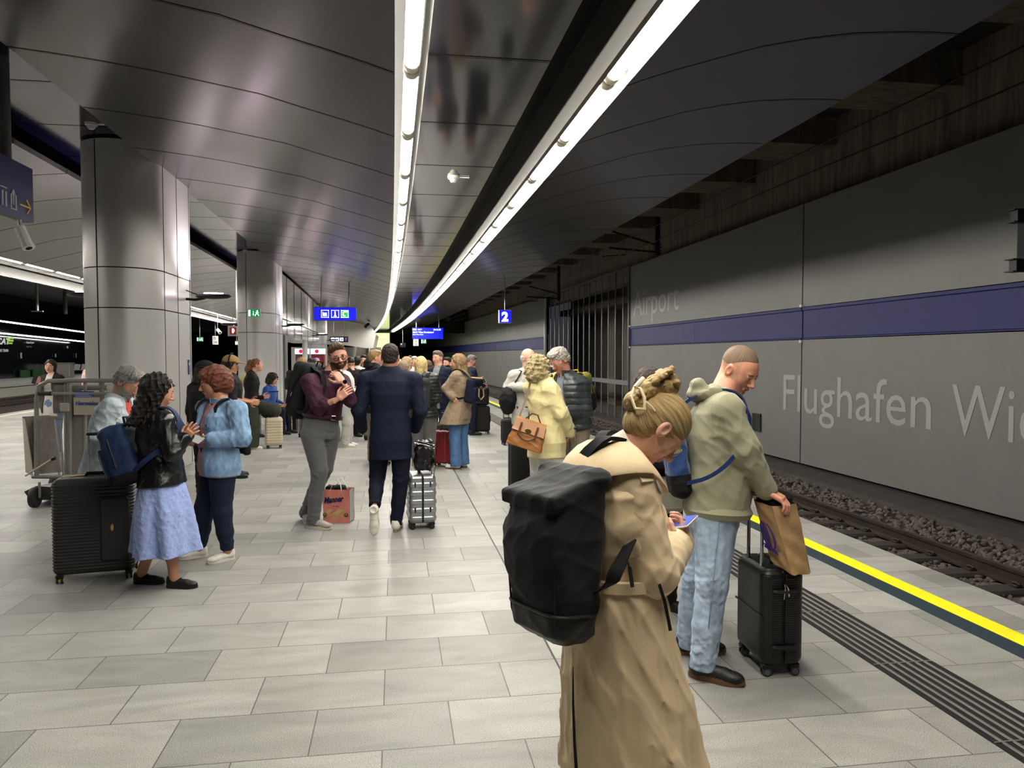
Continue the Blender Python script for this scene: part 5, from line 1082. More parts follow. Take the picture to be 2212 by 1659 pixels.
# ---- group at the pillar
x,y=at(345,5.45)
pS=person('woman with dark curly hair in a black leather jacket and long pale blue skirt',x,y,1.58,92,fem=True,lod=0,g=1.12,skin='b98468',hair='wavy',hc='17120f',hsc=1.08,head=(58,16,0),headtop=(350,811,0),seed=11,
  J=dict(neck=(340,893,0),shR=(352,912,-.13),shL=(345,905,.16),elR=(372,978,-.16),wrR=(397,948,-.10),elL=(380,965,.18),wrL=(404,940,.08),footR=tuple(gnd(377,1270))+(0,),footL=tuple(gnd(306,1261))+(0,)),
  hands=(dict(to=(412,925,.05),back=(0,1,.4),curl=.25,spread=.2,thumbx=1),dict(to=(408,935,-.10),back=(.2,-.8,.4),curl=.3,spread=.2,thumbx=-1)),toe=(-6,8),
  top=dict(mat=f_leather,ease=.024,t0=-.16,rs=(.070,.062,.048),fold=.010,fs=.10,collar='band'),skirt=dict(mat=f_skirt,z=.27,r=(.27,.23),n=6,amp=.10,off=(.02,0,0)),shoes=dict(s_blk,sole=.03))
x,y=at(470,6.15)
pR=person('older woman with short auburn hair in a blue denim jacket and pink top',x,y,1.63,-118,fem=True,lod=0,g=1.17,belly=.02,skin='c08a6e',hair='pixie',hc='5c2e1a',hsc=1.13,head=(-106,12,0),headtop=(457,795,0),seed=5,
  J=dict(neck=(477,874,0),shL=(512,888,-.10),shR=(446,884,.10),elL=(523,946,-.16),wrL=(458,950,-.22),elR=(434,940,.06),wrR=(418,948,-.12),footL=tuple(gnd(492,1210))+(0,),footR=tuple(gnd(432,1204))+(0,)),
  hands=(dict(to=(428,948,-.20),back=(0,-.9,.3),curl=.45,thumb=.8,thumbx=1),dict(to=(405,952,-.12),back=(0,-.9,-.2),curl=.5,thumb=.7,thumbx=-1)),toe=(10,10),
  under=dict(mat=f_pink,ease=.008,noarms=1,t0=-.32,fold=.004),top=dict(mat=d_blue,ease=.028,t0=-.30,open=(.09,.13,-.4),collar='shirt',rs=(.072,.064,.052),fold=.009,cuff=1,shift=.02),pants=dict(mat=d_dark,r=(.098,.070,.058,.052),fold=.007,hem=.10),shoes=dict(s_wht,sole=.028))
b=MB(); TR,TFv,TU=pR.fr.T; bR=V(x,y,0)
for k in(0,1): q=pR.nk+TR*-.13-TU*(.16+.0*k)+TFv*.145; b.ribbon([q-TR*.05-bR,q+TR*.035-bR],TU,.022,.006)
b.build('pocket_flap',d_blue,pR.root)
b=MB(); [b.lathe([(.007,-.003),(.007,.003)],pR.nk+TR*(-.068-.035*k/5)-TU*(.07+.085*k)+TFv*(.125+.03*min(k,2)/2)-bR,8,M=pR.fr@np.array(((1,0,0),(0,0,1),(0,1,0)))) for k in range(1,5)]; b.build('buttons',mat('button_steel','b9b9bb',.3,metal=1),pR.root)
t=thing('folded_paper','grey folded paper passed between the two women at the pillar','paper',tuple(pix(416,945,5.85))); MB().ribbon([V(-.06,0,.03),V(0,0,.0),V(.07,-.01,-.03)],V(.2,1,.4),.10,.003).build('sheet',mat('paper_grey','8d918f',.6),t)
x,y=at(243,6.4)
pG=person('grey haired man in a pale denim jacket and red shirt bending over a suitcase handle',x,y,1.76,98,lod=0,g=1.08,skin='b9836a',hair='grey_full',hc='7f7c78',beard='8a8580',hsc=1.10,head=(112,36,0),headtop=(292,800,-.15),seed=9,
  J=dict(pelvis=(222,1005,.0),neck=(256,862,-.1),shR=(240,880,-.30),shL=(268,872,.12),elR=(214,944,-.36),wrR=(272,944,-.42),elL=(290,935,.05),wrL=(308,948,-.25)),
  hands=(dict(curl=.5,thumbx=1),dict(to=(300,945,-.44),curl=.6,thumbx=-1)),
  under=dict(mat=f_red,ease=.008,noarms=1,fold=.003),top=dict(mat=d_jack,ease=.028,t0=-.2,open=(.05,.07,-.3),collar='shirt',rs=(.074,.066,.052),fold=.011,fs=.11,cuff=1),pants=dict(mat=f_slate,r=(.098,.07,.06,.06)),shoes=s_blk)
# ---- bearded man and man in the suit
x,y=at(682,7.32)
pB=person('bearded man with round glasses in a plum shirt, hand at his chin',x,y,1.84,138,lod=0,g=1.10,belly=.03,skin='c8917a',hair='quiff',hc='4f3d2c',beard='3a261e',hsc=1.10,head=(166,10,-14),headtop=(724,743,-.03),glasses=('1c1a1a','thick'),seed=7,
  J=dict(pelvis=(693,922,0),neck=(706,812,0),shR=(668,826,-.12),shL=(738,824,.02),elR=(689,880,-.22),wrR=(731,860,-.30),elL=(758,866,-.16),wrL=(739,824,-.26),knR=(690,1018,-.05),knL=(702,1010,.10),footR=tuple(gnd(676,1141))+(0,),footL=tuple(gnd(660,1124))+(0,)),
  hands=(dict(to=(722,802,-.26),back=(.6,-.7,.3),curl=.75,thumb=.6,thumbx=-1,sc=1.05),dict(to=(748,846,-.30),back=(0,-.9,.3),curl=.35,thumbx=-1)),toe=(-25,-22),
  top=dict(mat=f_plum,ease=.012,t0=.16,rs=(.070,.062,.056),sleeve=.30,fold=.009,fs=.10,collar='shirt',name='shirt'),pants=dict(mat=f_slate,r=(.104,.074,.064,.066),belt=1,fold=.007),shoes=s_grey)
bB=V(x,y,0); wr=pB.wr[0]; d=unit(wr-pB.el[0]); MB().tube([wr-d*.03-bB,wr-d*.012-bB],.031,14).build('watch_strap',mblk,pB.root); MB().lathe([(.019,0),(.021,.004),(.019,.009)],wr-d*.02+V(.018,-.026,.012)-bB,14,M=frame(V(1,0,0),V(0,0,1),unit(V(.5,-1,.3)))).build('watch',mat('watch_face','0c0c0d',.15),pB.root)
x,y=at(843,7.22)
pM=person('man in a dark navy suit and white sneakers walking away beside a silver suitcase',x,y,1.82,6,lod=0,g=1.09,skin='b57f68',hair='crop',hc='2a201b',hsc=1.08,head=(4,4,0),headtop=(843,745,0),seed=12,
  J=dict(neck=(842,800,0),shL=(790,822,0),shR=(894,822,0),elL=(775,888,-.03),wrL=(782,925,.14),elR=(908,888,-.03),wrR=(897,925,.14),knL=(815,1030,.06),knR=(866,1035,.02),footL=tuple(pix(810,1106,7.22-.18))+(0,),footR=tuple(gnd(856,1147))+(0,)),
  hands=(None,None),toe=(0,3),
  top=dict(mat=f_navy,ease=.022,t0=-.42,rs=(.074,.064,.052),fold=.005,fs=.14,n=2.5,name='suit_jacket',collar='stand'),under=dict(mat=f_white,ease=.0,noarms=1,collar='stand',cmat=f_white,fold=0),pants=dict(mat=mfabric('cloth_navy_dark','0c101f',.75,b=.2,s=160,var=.1),r=(.104,.073,.062,.058),hem=.06),shoes=dict(s_wht,lift={-1:(-.02,-.12,-1)},solemat=mat('sole_tan','8f8468',.7)))
bM=V(x,y,0); TR,TFv,TU=pM.fr.T; MB().tube([pM.nk+TU*(.050-.012*math.sin(t))+TR*.066*math.cos(t)+TFv*(.060*math.sin(t)+.008)-bM for t in np.linspace(0,2*PI,25)[:-1]],.011,6,close=True,up=TU,flat=1.6).build('shirt_collar',f_white,pM.root)
# ---- group right of centre
x,y=at(1180,7.7)
pY=person('woman with curly blond bob in a butter yellow jacket carrying a tan handbag',x,y,1.69,52,fem=True,lod=0,g=1.1,skin='c9957c',hair='curly',hc='a5956e',hsc=1.06,head=(60,10,0),headtop=(1168,771,0),seed=14,
  J=dict(neck=(1177,822,0),shL=(1147,838,0),shR=(1190,842,-.12),elR=(1212,892,-.16),wrR=(1232,934,-.02),elL=(1160,890,.15),wrL=(1185,925,.25)),hands=(None,dict(curl=.8,thumbx=1)),
  top=dict(mat=f_yel,ease=.035,t0=-.42,rs=(.074,.070,.058),fold=.010,fs=.12,collar='stand',cmat=mfabric('collar_brown','2e2420')),pants=dict(mat=f_corduroy,r=(.115,.10,.10,.11)),shoes=s_wht)
x,y=at(1238,8.1)
pQ=person('grey haired man in a dark quilted puffer jacket and checked shirt, looking down through glasses',x,y,1.86,-128,lod=0,g=1.08,belly=.02,skin='c98a75',hair='grey_full',hc='a09a90',hsc=1.10,head=(-120,34,0),headtop=(1198,757,-.10),glasses=('8f8f92','thin'),seed=15,lean=6,
  J=dict(neck=(1222,812,0),shL=(1256,832,-.05),shR=(1196,826,.08),elL=(1262,888,-.10),wrL=(1220,896,-.26),elR=(1196,880,-.05),wrR=(1207,905,-.22)),hands=(dict(curl=.6,thumbx=1,to=(1206,898,-.26)),dict(curl=.6,thumbx=-1)),
  under=dict(mat=f_shirtb,ease=.008,t0=-.25,noarms=1,collar='shirt',fold=.004),top=dict(mat=f_puff,ease=.034,t0=-.16,open=(.05,.12,-.3),rs=(.082,.074,.062),fold=.006,quilt=(.010,.07),collar='stand'),pants=dict(mat=f_beige,r=(.106,.08,.072,.072)),shoes=s_blk)
x,y=at(1139,9.3)
pA=person('bald man with white beard in a light grey jacket and floral shirt',x,y,1.81,168,lod=1,g=1.05,skin='cf9883',hair='balding',hc='b5afa6',beard='b5aca2',head=(150,0,0),headtop=(1142,754,0),glasses=('5a2f22','thin'),seed=16,
  J=dict(neck=(1140,802,0),wrR=(1134,836,-.25),elR=(1098,836,-.05)),hands=(None,dict(curl=.7,thumbx=-1)),
  under=dict(mat=f_floral,ease=.006,noarms=1,collar='shirt'),top=dict(mat=f_stone,ease=.026,t0=-.3,open=(.05,.08,-.5),rs=(.072,.064,.052),fold=.008,collar='shirt',shift=-.03),pants=dict(mat=mfabric('trouser_charcoal','26282c'),belt=1),shoes=s_blk)
x,y=at(1428,4.9)
pD=person('dark haired woman in black, mostly hidden behind the blond bun',x,y,1.64,150,fem=True,lod=1,skin='c9957c',hair='bob',hc='3a2c24',head=(160,16,0),headtop=(1410,800,0),top=dict(mat=f_black,ease=.02,collar='band'),pants=dict(mat=f_black),shoes=s_blk,pose='phone')
# ---- coat woman and her neighbours
x,y=at(993,11.25)
pC=person('woman in a taupe wool coat and blue jeans, hand behind her hip',x,y,1.74,-52,fem=True,lod=1,g=1.05,skin='c9957c',hair='bob',hc='8a6f4c',hsc=1.08,head=(-80,5,0),headtop=(988,766,0),seed=17,
  J=dict(neck=(997,805,0),elL=(963,840,-.1),wrL=(978,858,-.16),elR=(1010,838,.1),wrR=(1000,830,.3)),hands=(dict(curl=.6,thumbx=1),None),
  top=dict(mat=f_tan,ease=.035,rs=(.074,.066,.056),fold=.007,fs=.12,collar='band'),coat=dict(mat=f_tan,z=.68,r=(.26,.2),n=4,amp=.04,off=(-.08,0,0)),pants=dict(mat=d_jean,r=(.10,.085,.085,.095)),shoes=dict(s_wht,solemat=mat('sole_gum','6b4a35',.6)))
x,y=at(1018,16); person('grey haired man in dark navy clothes looking down at his phone beside the black suitcase',x,y,1.72,80,lod=1,skin='a87560',hair='short',hc='5f5a55',head=(95,24,0),headtop=(1023,769,0),pose='phone',top=dict(mat=f_navy,collar='shirt',cmat=f_white),pants=dict(mat=f_navy),shoes=s_blk)
phone('pale phone held up beside the taupe coat',pix(1044,821,15.5),RT*.8+UP*.5,UP*.8-RT*.5+FW*.2,mat('phone_case_pale','cfc7bd',.4),False)
x,y=at(948,13); person('grey haired man in a grey V-neck and dark open jacket facing left',x,y,1.80,212,lod=1,skin='c9967e',hair='short',hc='5c5348',head=(222,4,0),headtop=(945,759,0),pose='phone',g=1.05,under=dict(mat=mfabric('vneck_grey','777c80'),ease=.008,noarms=1),top=dict(mat=f_navy,open=(.06,.09,-.4),collar='shirt',cmat=f_lgrey,ease=.024),pants=dict(mat=d_dark),shoes=s_blk)
x,y=at(914,11.05)
pK=person('woman with straight blond bob in a black quilted jacket and grey jeans, seen from behind',x,y,1.70,14,fem=True,lod=1,g=1.12,skin='c9957c',hair='bob',hc='bda671',head=(20,2,0),headtop=(910,772,0),seed=19,pose='phone',top=dict(mat=f_puffb,ease=.034,t0=-.2,rs=(.08,.074,.06),quilt=(.008,.05)),pants=dict(mat=mfabric('jeans_grey','5a5855'),r=(.105,.078,.066,.06)),shoes=s_wht)
x,y=at(808,11.7); person('fair haired man in a black hooded jacket and beige trousers, half hidden by the suit',x,y,1.86,70,lod=1,g=1.08,skin='c98f78',hair='crop',hc='8a6f48',head=(75,6,0),headtop=(812,757,0),pose='phone',top=dict(mat=f_black,collar='hood',ease=.03),pants=dict(mat=f_beige,r=(.11,.09,.085,.085)),shoes=dict(s_blk,solemat=mwhite))
x,y=at(747,13.9); person('person in a white hooded sweatshirt behind the bearded man',x,y,1.66,100,lod=1,skin='c98f78',hair='short',hc='8a6a44',head=(110,15,0),headtop=(742,777,0),pose='phone',top=dict(mat=f_white,collar='hood',ease=.028),pants=dict(mat=f_lgrey,r=(.10,.085,.08,.08)),shoes=s_wht)
x,y=at(760,15.6); person('young man with dark hair in a black vest looking down at his phone',x,y,1.70,150,lod=2,skin='b98468',hair='short',hc='1d1714',head=(165,38,0),headtop=(759,775,0),pose='phone',top=dict(mat=f_black),pants=dict(mat=f_black),shoes=s_blk)
def far(label,px,ytop,D,az,hz=None,fem=False,hair='short',hc='2a211b',tm=None,pm=None,skin='c08b73',pose='down',lod=2,hp=0,**k):
    x,y=at(px,D); return person(label,x,y,ht(ytop-2,D),az,fem=fem,lod=lod,skin=skin,hair=hair,hc=hc,head=(hz if hz is not None else az,hp,0),headtop=(px,ytop+2,0),pose=pose,top=dict(mat=tm or f_black,ease=.02,**k.pop('tk',{})),pants=dict(mat=pm or f_slate),shoes=s_blk,**k)
far('dark haired person in a white shirt with black straps, back turned, left of the suit',772,769,16,10,tm=f_white,hc='15110f')
far('young man with black hair and pale face looking out left of the suit',786,766,17,190,tm=f_black,hc='120f0d')
far('person with dark brown hair just left of the fair haired man',799,770,15,30,tm=f_black,hc='33201a')
far('bald man far off below the escalator',756,769,19,20,hair='balding',hc='8a7a6c',tm=f_grey)
pE=far('woman with long fair hair in a grey hooded top near the ticket machines',653,771,15.5,60,75,True,'long','9a7a48',f_lgrey,lod=1,tk=dict(collar='hood'))
far('person with glasses in a bright blue top by the ticket machines',670,773,20,170,tm=f_blue,hc='2c221d',glasses=('222222','thick'))
far('bald person beyond the blue top at the ticket machines',684,771,22,20,hair='balding',hc='9a8a7a',tm=f_navy)
far('dark haired person just left of the bearded man',676,776,18,90,tm=f_black)
far('woman with greying brown hair behind the right shoulder of the suit',874,779,12.5,40,60,True,'bob','7d6c58',f_lgrey,lod=1)
far('woman with glasses and fair hair facing right, beyond the suit',880,770,14.5,100,100,True,'bob','a08560',f_stone,glasses=('222222','thick'),lod=1)
far('white haired man in a white shirt in the crowd beyond the suit',896,769,18,200,hair='grey_full',hc='b9b4ab',tm=f_white)
far('pink faced bald man just right of the suited head',864,774,17,120,hair='balding',hc='8a7a6c',tm=f_grey)
far('distant person whose head rises just above the crowd',886,767,25,180,tm=f_navy)
far('woman with brown hair behind the straight blond bob',925,778,13.6,60,60,True,'bob','4a3324',f_black)
far('man with dark beard and black straps just left of the taupe coat',967,771,15.5,215,230,tm=f_black,hc='241b16',beard='241b16',lod=1)
far('dark clothed person far back, second row left of the escalator',715,776,24,20,tm=f_navy)
far('person with brown hair in the distant crowd left of the suit',744,773,26,10,tm=f_brown,hc='5b4332')
far('small distant figure in the crowd near the lift shaft',828,775,30,190,tm=f_grey,hc='5b4332')
far('distant figure in a red brown top far along the platform',905,774,32,185,tm=f_brown)
x,y=at(543,13.6)
pP=person('woman with reddish ponytail and olive trousers, one knee on the beige suitcase',x,y,1.68,84,fem=True,lod=1,g=1.05,skin='c9917c',hair='ponytail',hc='6b4228',head=(82,-4,0),headtop=(554,776,0),seed=20,
  J=dict(knL=(594,886,.08),footL=tuple(pix(577,897,13.9))+(0,),elR=(545,862,-.1),wrR=(568,858,-.2)),hands=(None,dict(curl=.5,thumbx=-1)),under=dict(mat=f_brown,ease=.006,noarms=1),top=dict(mat=f_black,open=(.05,.07,-.4),ease=.024,t0=-.5),pants=dict(mat=f_olpant,r=(.115,.11,.115,.12)),shoes=s_wht)
x,y=at(500,10.4)
pO=person('long haired person in a cap with headphones and black T-shirt, behind the auburn haired woman',x,y,ht(768,10.4),82,lod=1,skin='b98468',hair='bob',hc='1b1512',head=(95,6,0),headtop=(500,771,0),pose='phone',top=dict(mat=f_black,sleeve=.1,ease=.02),pants=dict(mat=f_black),shoes=s_blk)
Mh=pO.HM; bO=V(x,y,0); S=SDF((-.13,-.15,-.02),(.13,.22,.18),.006); S.ell((0,-.005,.055),(.096,.115,.095),0); S.plane((0,0,.05),(0,.12,-1)); S.ell((0,.12,.052),(.07,.085,.010),.01); v,q=S.mesh(); v=v@Mh[:3,:3].T+Mh[:3,3]; fastmesh('cap',[(v,q,mfabric('cap_ochre','9a7a4c'))],pO.root,bO)
tr=lambda q:Mh[:3,:3]@np.array(q)+Mh[:3,3]-bO; b=MB(); b.tube([tr((.105*math.cos(t),0,.05+.12*math.sin(t))) for t in np.linspace(0,PI,14)],.010,6); [b.tube([tr((s_*.085,0,.02)),tr((s_*.12,0,.015))],.040,12) for s_ in(-1,1)]; b.build('headphones',mblk,pO.root)
x,y=at(444,9.0)
pN=person('person in a black cap and black clothes standing behind the auburn haired woman',x,y,ht(781,9.0),20,lod=1,g=1.1,skin='b98468',hair='bob',hc='1b1512',head=(60,10,0),headtop=(447,783,0),top=dict(mat=f_black,ease=.03,t0=-.4),pants=dict(mat=f_black),shoes=s_blk)
Mh=pN.HM; bO=V(x,y,0); S=SDF((-.15,-.16,-.02),(.15,.2,.18),.006); S.ell((0,-.005,.055),(.10,.118,.088),0); S.plane((0,0,.045),(0,.05,-1)); S.ell((.0,.02,.05),(.135,.15,.012),.01); v,q=S.mesh(); v=v@Mh[:3,:3].T+Mh[:3,3]; fastmesh('hat',[(v,q,mfabric('hat_black','191a1e'))],pN.root,bO)
# seated pair by the second column, on a bench
x,y=at(565,16.5); tb=thing('bench','dark bench in front of the second column, mostly hidden by people','bench',(x-.2,y+.1,0)); MB().box((0,0,.42),(1.1,.24,.03),bev=.01).build('seat',mdark,tb); [MB().box((k,0,.2),(.04,.2,.19)).build('leg',mdark,tb) for k in(-.9,.9)]
def seated(label,px,D,ytop,az,fem,hair,hc,tm,pm,skin='c08b73'):
    x,y=at(px,D); a=math.radians(az); Fv=V(math.sin(a),math.cos(a),0); R=V(math.cos(a),-math.sin(a),0); pel=V(x,y,.54); J=dict(pelvis=tuple(pel)+(0,),neck=tuple(pel+V(0,0,.5)+Fv*.08)+(0,))
    for n,s_ in(('R',1),('L',-1)): J['kn'+n]=tuple(pel+Fv*.42+R*s_*.12+V(0,0,-.02))+(0,); J['foot'+n]=tuple(V(x,y,0)+Fv*.45+R*s_*.13)+(0,)
    return person(label,x,y,1.68,az,fem=fem,lod=1,skin=skin,hair=hair,hc=hc,head=(az,15,0),J=J,pose='phone',top=dict(mat=tm,ease=.02),pants=dict(mat=pm),shoes=s_blk)
seated('seated person with dark hair and a blue top in front of the second column',576,16.3,805,110,False,'curly','17120f',f_blue,f_navy)
seated('seated person with fair hair, low behind the headphones wearer',521,15.8,821,140,True,'bob','b9a878',f_lgrey,f_slate)
# left edge
x,y=at(112,12.8)
pW=person('young woman with long dark hair, white shirt and dark jacket laughing behind the luggage trolley',x,y,ht(776,12.8),196,fem=True,lod=1,skin='d3a08c',hair='long',hc='2a1a16',head=(176,0,6),headtop=(110,778,0),seed=23,
  J=dict(elR=(92,848,0),wrR=(84,826,-.25)),hands=(None,dict(to=(78,820,-.3),curl=.6,thumbx=-1)),under=dict(mat=f_white,ease=.01,noarms=1,t0=-.4),top=dict(mat=mfabric('jacket_espresso','2a2020'),open=(.06,.11,-.5),ease=.03),pants=dict(mat=d_jean),shoes=s_wht)
phone('dark phone raised by the young laughing woman',pix(75,820,12.45),RT*.8-UP*.3,UP*.8+RT*.4,None,False)
x,y=at(199,14.6); person('person in a pale rose sweater, mostly behind the nearest column',x,y,1.72,30,fem=True,lod=2,hair='bob',hc='5b4332',g=1.15,top=dict(mat=f_pinks,ease=.04),pants=dict(mat=f_slate),shoes=s_wht)
# ================================================================ LUGGAGE
mzip=mat('zip_black','0d0d0e',.5); mchrome=mat('chrome','b9bbc0',.18,metal=1); mwheel=mat('wheel_rubber','1c1c1d',.6); mstrap=mfabric('strap_black','121214',.8)
def sd(parts): return parts
def suitcase(label,x,y,rz,w,d,h,shell,zb=.055,ribs=None,r=.05,wheel=None,hub=None,handle=None,pole=None,res=.008,twin=True,sidehandle=True,extra=None,name='suitcase',band=True,hx=None,hs=1,ramp=.0035,rp=.03):
    t=thing(name,label,'suitcase',(x,y,0),rz); hz=(h-zb)/2; c=zb+hz
    S=SDF((-w/2-.03,-d/2-.03,zb-.03),(w/2+.03,d/2+.03,h+.03),res); S.box((0,0,c),(w/2,d/2,hz),r,0)
    X,Y,Z=S.ax[0][:,None,None],S.ax[1][None,:,None],S.ax[2][None,None,:]; near=(np.abs(S.D)<.03)
    if ribs=='h': S.D-=near*(ramp*np.sign(np.sin(Z*2*PI/rp)+0*X+0*Y)*((np.abs(Z-c)<hz-r*.7)&(np.abs(X)<w/2+.02))).astype(np.float32)
    if ribs=='v': S.D-=near*(ramp*np.sign(np.sin(X*2*PI/rp)+0*Z+0*Y)*(np.abs(X)<w/2-r*.8)).astype(np.float32)
    S.D=np.maximum(S.D,(.006-np.abs(Y-.0)+0*X+0*Z).astype(np.float32)) if band else S.D
    if extra: extra(S)
    fastmesh('shell',[S.mesh()+(shell,)],t,relax=1)
    if band: MB().box((0,0,c),(w/2-.004,.016,hz-.004),bev=r*.8).build('zip_band',mzip,t)
    wr=.024 if zb>=.05 else .018
    for sx in(-1,1):
        for sy in(-1,1):
            wx,wy=sx*(w/2-.045),sy*(d/2-.04); b=MB(); b.box((wx,wy,zb-.006),(.026,.026,.016),bev=.008); b.tube([(wx,wy,zb),(wx,wy,wr+.005)],.010,6); g=b.build('caster',mzip,t)
            for o in((-.012,.012) if twin else (0,)):
                MB().lathe([(wr*.6,-.007),(wr,-.006),(wr,.006),(wr*.6,.007)],(wx+o*1.3,wy,wr),14,M=((0,0,1),(1,0,0),(0,1,0))).build('wheel',wheel or mwheel,g)
            if hub: MB().lathe([(0,-.026),(wr*.66,-.026),(wr*.66,.026),(0,.026)],(wx,wy,wr),12,M=((0,0,1),(1,0,0),(0,1,0))).build('hub',hub,g)
    if handle:
        hw,hy,ht_=hx or w*.23,hs*(d/2-.035),handle
        for sx in(-1,1):
            b=MB(); b.tube([(sx*hw,hy,h-.01),(sx*hw,hy,h+(ht_-h)*.5)],.0095,8); b.tube([(sx*hw,hy,h+(ht_-h)*.5),(sx*hw,hy,ht_)],.0075,8); b.build('telescopic_pole',pole or mchrome,t)
        MB().box((0,hy,ht_),(hw+.018,.014,.012),bev=.008).build('grip',mzip,t)
    MB().tube([(-.07,-.02,h-.005),(-.06,-.02,h+.022),(.06,-.02,h+.022),(.07,-.02,h-.005)],.009,6,flat=1.6).build('carry_handle',mzip,t)
    if sidehandle: MB().tube([(w/2-.004,0,c-.08),(w/2+.022,0,c-.07),(w/2+.022,0,c+.07),(w/2-.004,0,c+.08)],.008,6).build('side_handle',mzip,t)
    return t
def gx(px,py): q=gnd(px,py); return float(q[0]),float(q[1])
cr=math.radians
# big ribbed black suitcase
def ex_big(S):
    S.box((.155,-.175,.40),(.095,.03,.235),.012,.004); S.box((.155,-.205,.40),(.078,.008,.215),.004,.002,op='sub')
sh_blk=mat('shell_charcoal','2e2d2d',.5,bump=.15,bscale=200)
x,y=at(203,5.72)
t=suitcase('large black ribbed suitcase with yellow wheels in front of the grey haired man',x,y,cr(10),.56,.34,.79,sh_blk,zb=.062,ribs='h',rp=.0245,ramp=.004,wheel=mwheel,hub=mat('hub_yellow','b5b02c',.5),handle=1.10,extra=ex_big,res=.006,hx=.075)
MB().lathe([(.010,-.002),(.012,0),(.010,.002)],(.135,-.205,.42),18,M=((1,0,0),(0,0,1),(0,2.6,0))).build('badge',mgold,t); MB().box((.281,.05,.36),(.002,.012,.05)).build('luggage_tag',mat('tag_silver','b9bcbf',.3),t)
MB().ribbon([(-.23,0,.79),(-.1,0,.797),(.1,0,.797),(.23,0,.79)],V(0,1,0),.02,.004).build('yellow_zip',mat('zip_yellow','b9a03a',.5),t)
# carry-on of the man in the hoodie
gA,gB,gC=gnd(1604,1408),gnd(1660,1462),gnd(1718,1462); cc=(gA+gC)/2; a=math.atan2(gB[1]-gA[1],gB[0]-gA[0])
sh_b2=mat('shell_black','131314',.34,bump=.25,bscale=160,coat=.1)
def ex_c(S): 
    X,Y,Z=S.ax[0][:,None,None],S.ax[1][None,:,None],S.ax[2][None,None,:]
    S.D-=(.0022*np.sign(np.sin(Z*2*PI/.012)+0*X+0*Y)*(np.abs(X)>.12)*(np.abs(S.D)<.02)).astype(np.float32)
t=suitcase('black carry-on suitcase with ridged shell under the brown paper bag',float(cc[0]),float(cc[1]),a,.37,.235,.585,sh_b2,zb=.06,wheel=mat('wheel_grey','2d2e30',.4),hub=mat('hub_grey','515457',.4),handle=.965,hs=-1,extra=ex_c,res=.006,sidehandle=False)
for z in(.47,.17): MB().tube([(.187,-.06,z),(.20,-.05,z),(.20,.05,z),(.187,.06,z)],.012,6).build('side_strap',mzip,t)
b=MB(); b.tube([(.19,-.003,.505),(.205,-.006,.49),(.203,-.012,.43)],.0045,6); b.tube([(.19,.004,.505),(.205,.01,.49),(.203,.016,.445)],.0045,6); b.build('zip_puller',mchrome,t)
MB().box((0,-.119,.33),(.17,.004,.006),bev=.002).build('shell_crease',sh_b2,t); hM=t
# brown paper bag standing on it, leaning against the poles
O=pix(1702,1236,3.93); O2=pix(1640,1206,4.05); t=thing('paper_bag','brown paper bag with purple logo standing on the black carry-on suitcase','bag',tuple(O*.5+O2*.5))
Oc=O*.5+O2*.5; mkraft=mat('kraft_paper','b08d62',.75,bump=.5,bscale=9,bdist=.01,var=.08,vscale=4)
q=[(1664,1208,4.02,),(1712,1243,3.86),(1752,1236,3.93),(1690,1206,4.12)]; tp=[(1628,1078,4.02),(1668,1094,3.86),(1720,1086,3.94),(1676,1072,4.10)]
bl=[pix(*i)-Oc for i in q]; tl=[pix(*i)-Oc for i in tp]; 
def sidep(i,u,v): j=(i+1)%4; return (bl[i]*(1-u)+bl[j]*u)*(1-v)+(tl[i]*(1-u)+tl[j]*u)*v
nn=14; vs=[];fs=[]; rng=np.random.default_rng(2)
for v in range(nn+1):
    for i in range(4):
        for k in range(8):
            u=k/8; p_=sidep(i,u,v/nn); cen=sum(sidep(j,0,v/nn) for j in range(4))/4; o_=unit(p_-cen); vs.append(p_+o_*(.010*math.sin(v*1.3+k+i*2)*math.sin(PI*u)+ (.012*math.sin(PI*u)))+rng.normal(size=3)*.0012)
for v in range(nn):
    for k in range(32): fs.append((v*32+k,v*32+(k+1)%32,(v+1)*32+(k+1)%32,(v+1)*32+k))
fs.append(tuple(range(32))[::-1]); b=MB().add(vs,fs); b.build('paper_body',mkraft,t,smooth=50)
S=SDF(np.min(tl,0)-.06,np.max(tl,0)+.06,.006); ct=sum(tl)/4
for i in range(4): S.cap((ct*.5+tl[i]*.5)+V(0,0,.0),(ct*.5+tl[(i+1)%4]*.5)+V(0,0,.006),.032,k=.03)
S.folds(.008,.05,4); fastmesh('black_cloth',[S.mesh()+(f_black,)],t)
pu=mat('logo_purple','3f2a86',.6); A_,B_=sidep(0,.05,.3),sidep(0,1,.3); ux=unit(sidep(0,1,.5)-sidep(0,0,.5)); uy=unit(sidep(0,.5,1)-sidep(0,.5,0)); nrm=np.cross(ux,uy); nrm=nrm if np.dot(nrm,-(Oc+ct-CAM))>0 else -nrm
cl=sidep(0,.42,.50)+nrm*.017; b=MB(); 
for k,f in enumerate((-.8,-.35,.1,.95)): b.ribbon([cl+ux*(.058*f*math.cos(t_))+uy*.080*math.sin(t_)+nrm*.002 for t_ in np.linspace(-1.15,1.15,11)],ux,[.003+.011*math.cos(t_) for t_ in np.linspace(-1.3,1.3,11)],.002)
b.build('logo',pu,t); text('Palmita',.048,pu,t,'lettering',sidep(0,-.05,.245)+nrm*.022,R=ux,U=uy,bold=.001); text('bakery',.022,pu,t,'lettering',sidep(0,.15,.17)+nrm*.022,R=ux,U=uy) if 0 else None
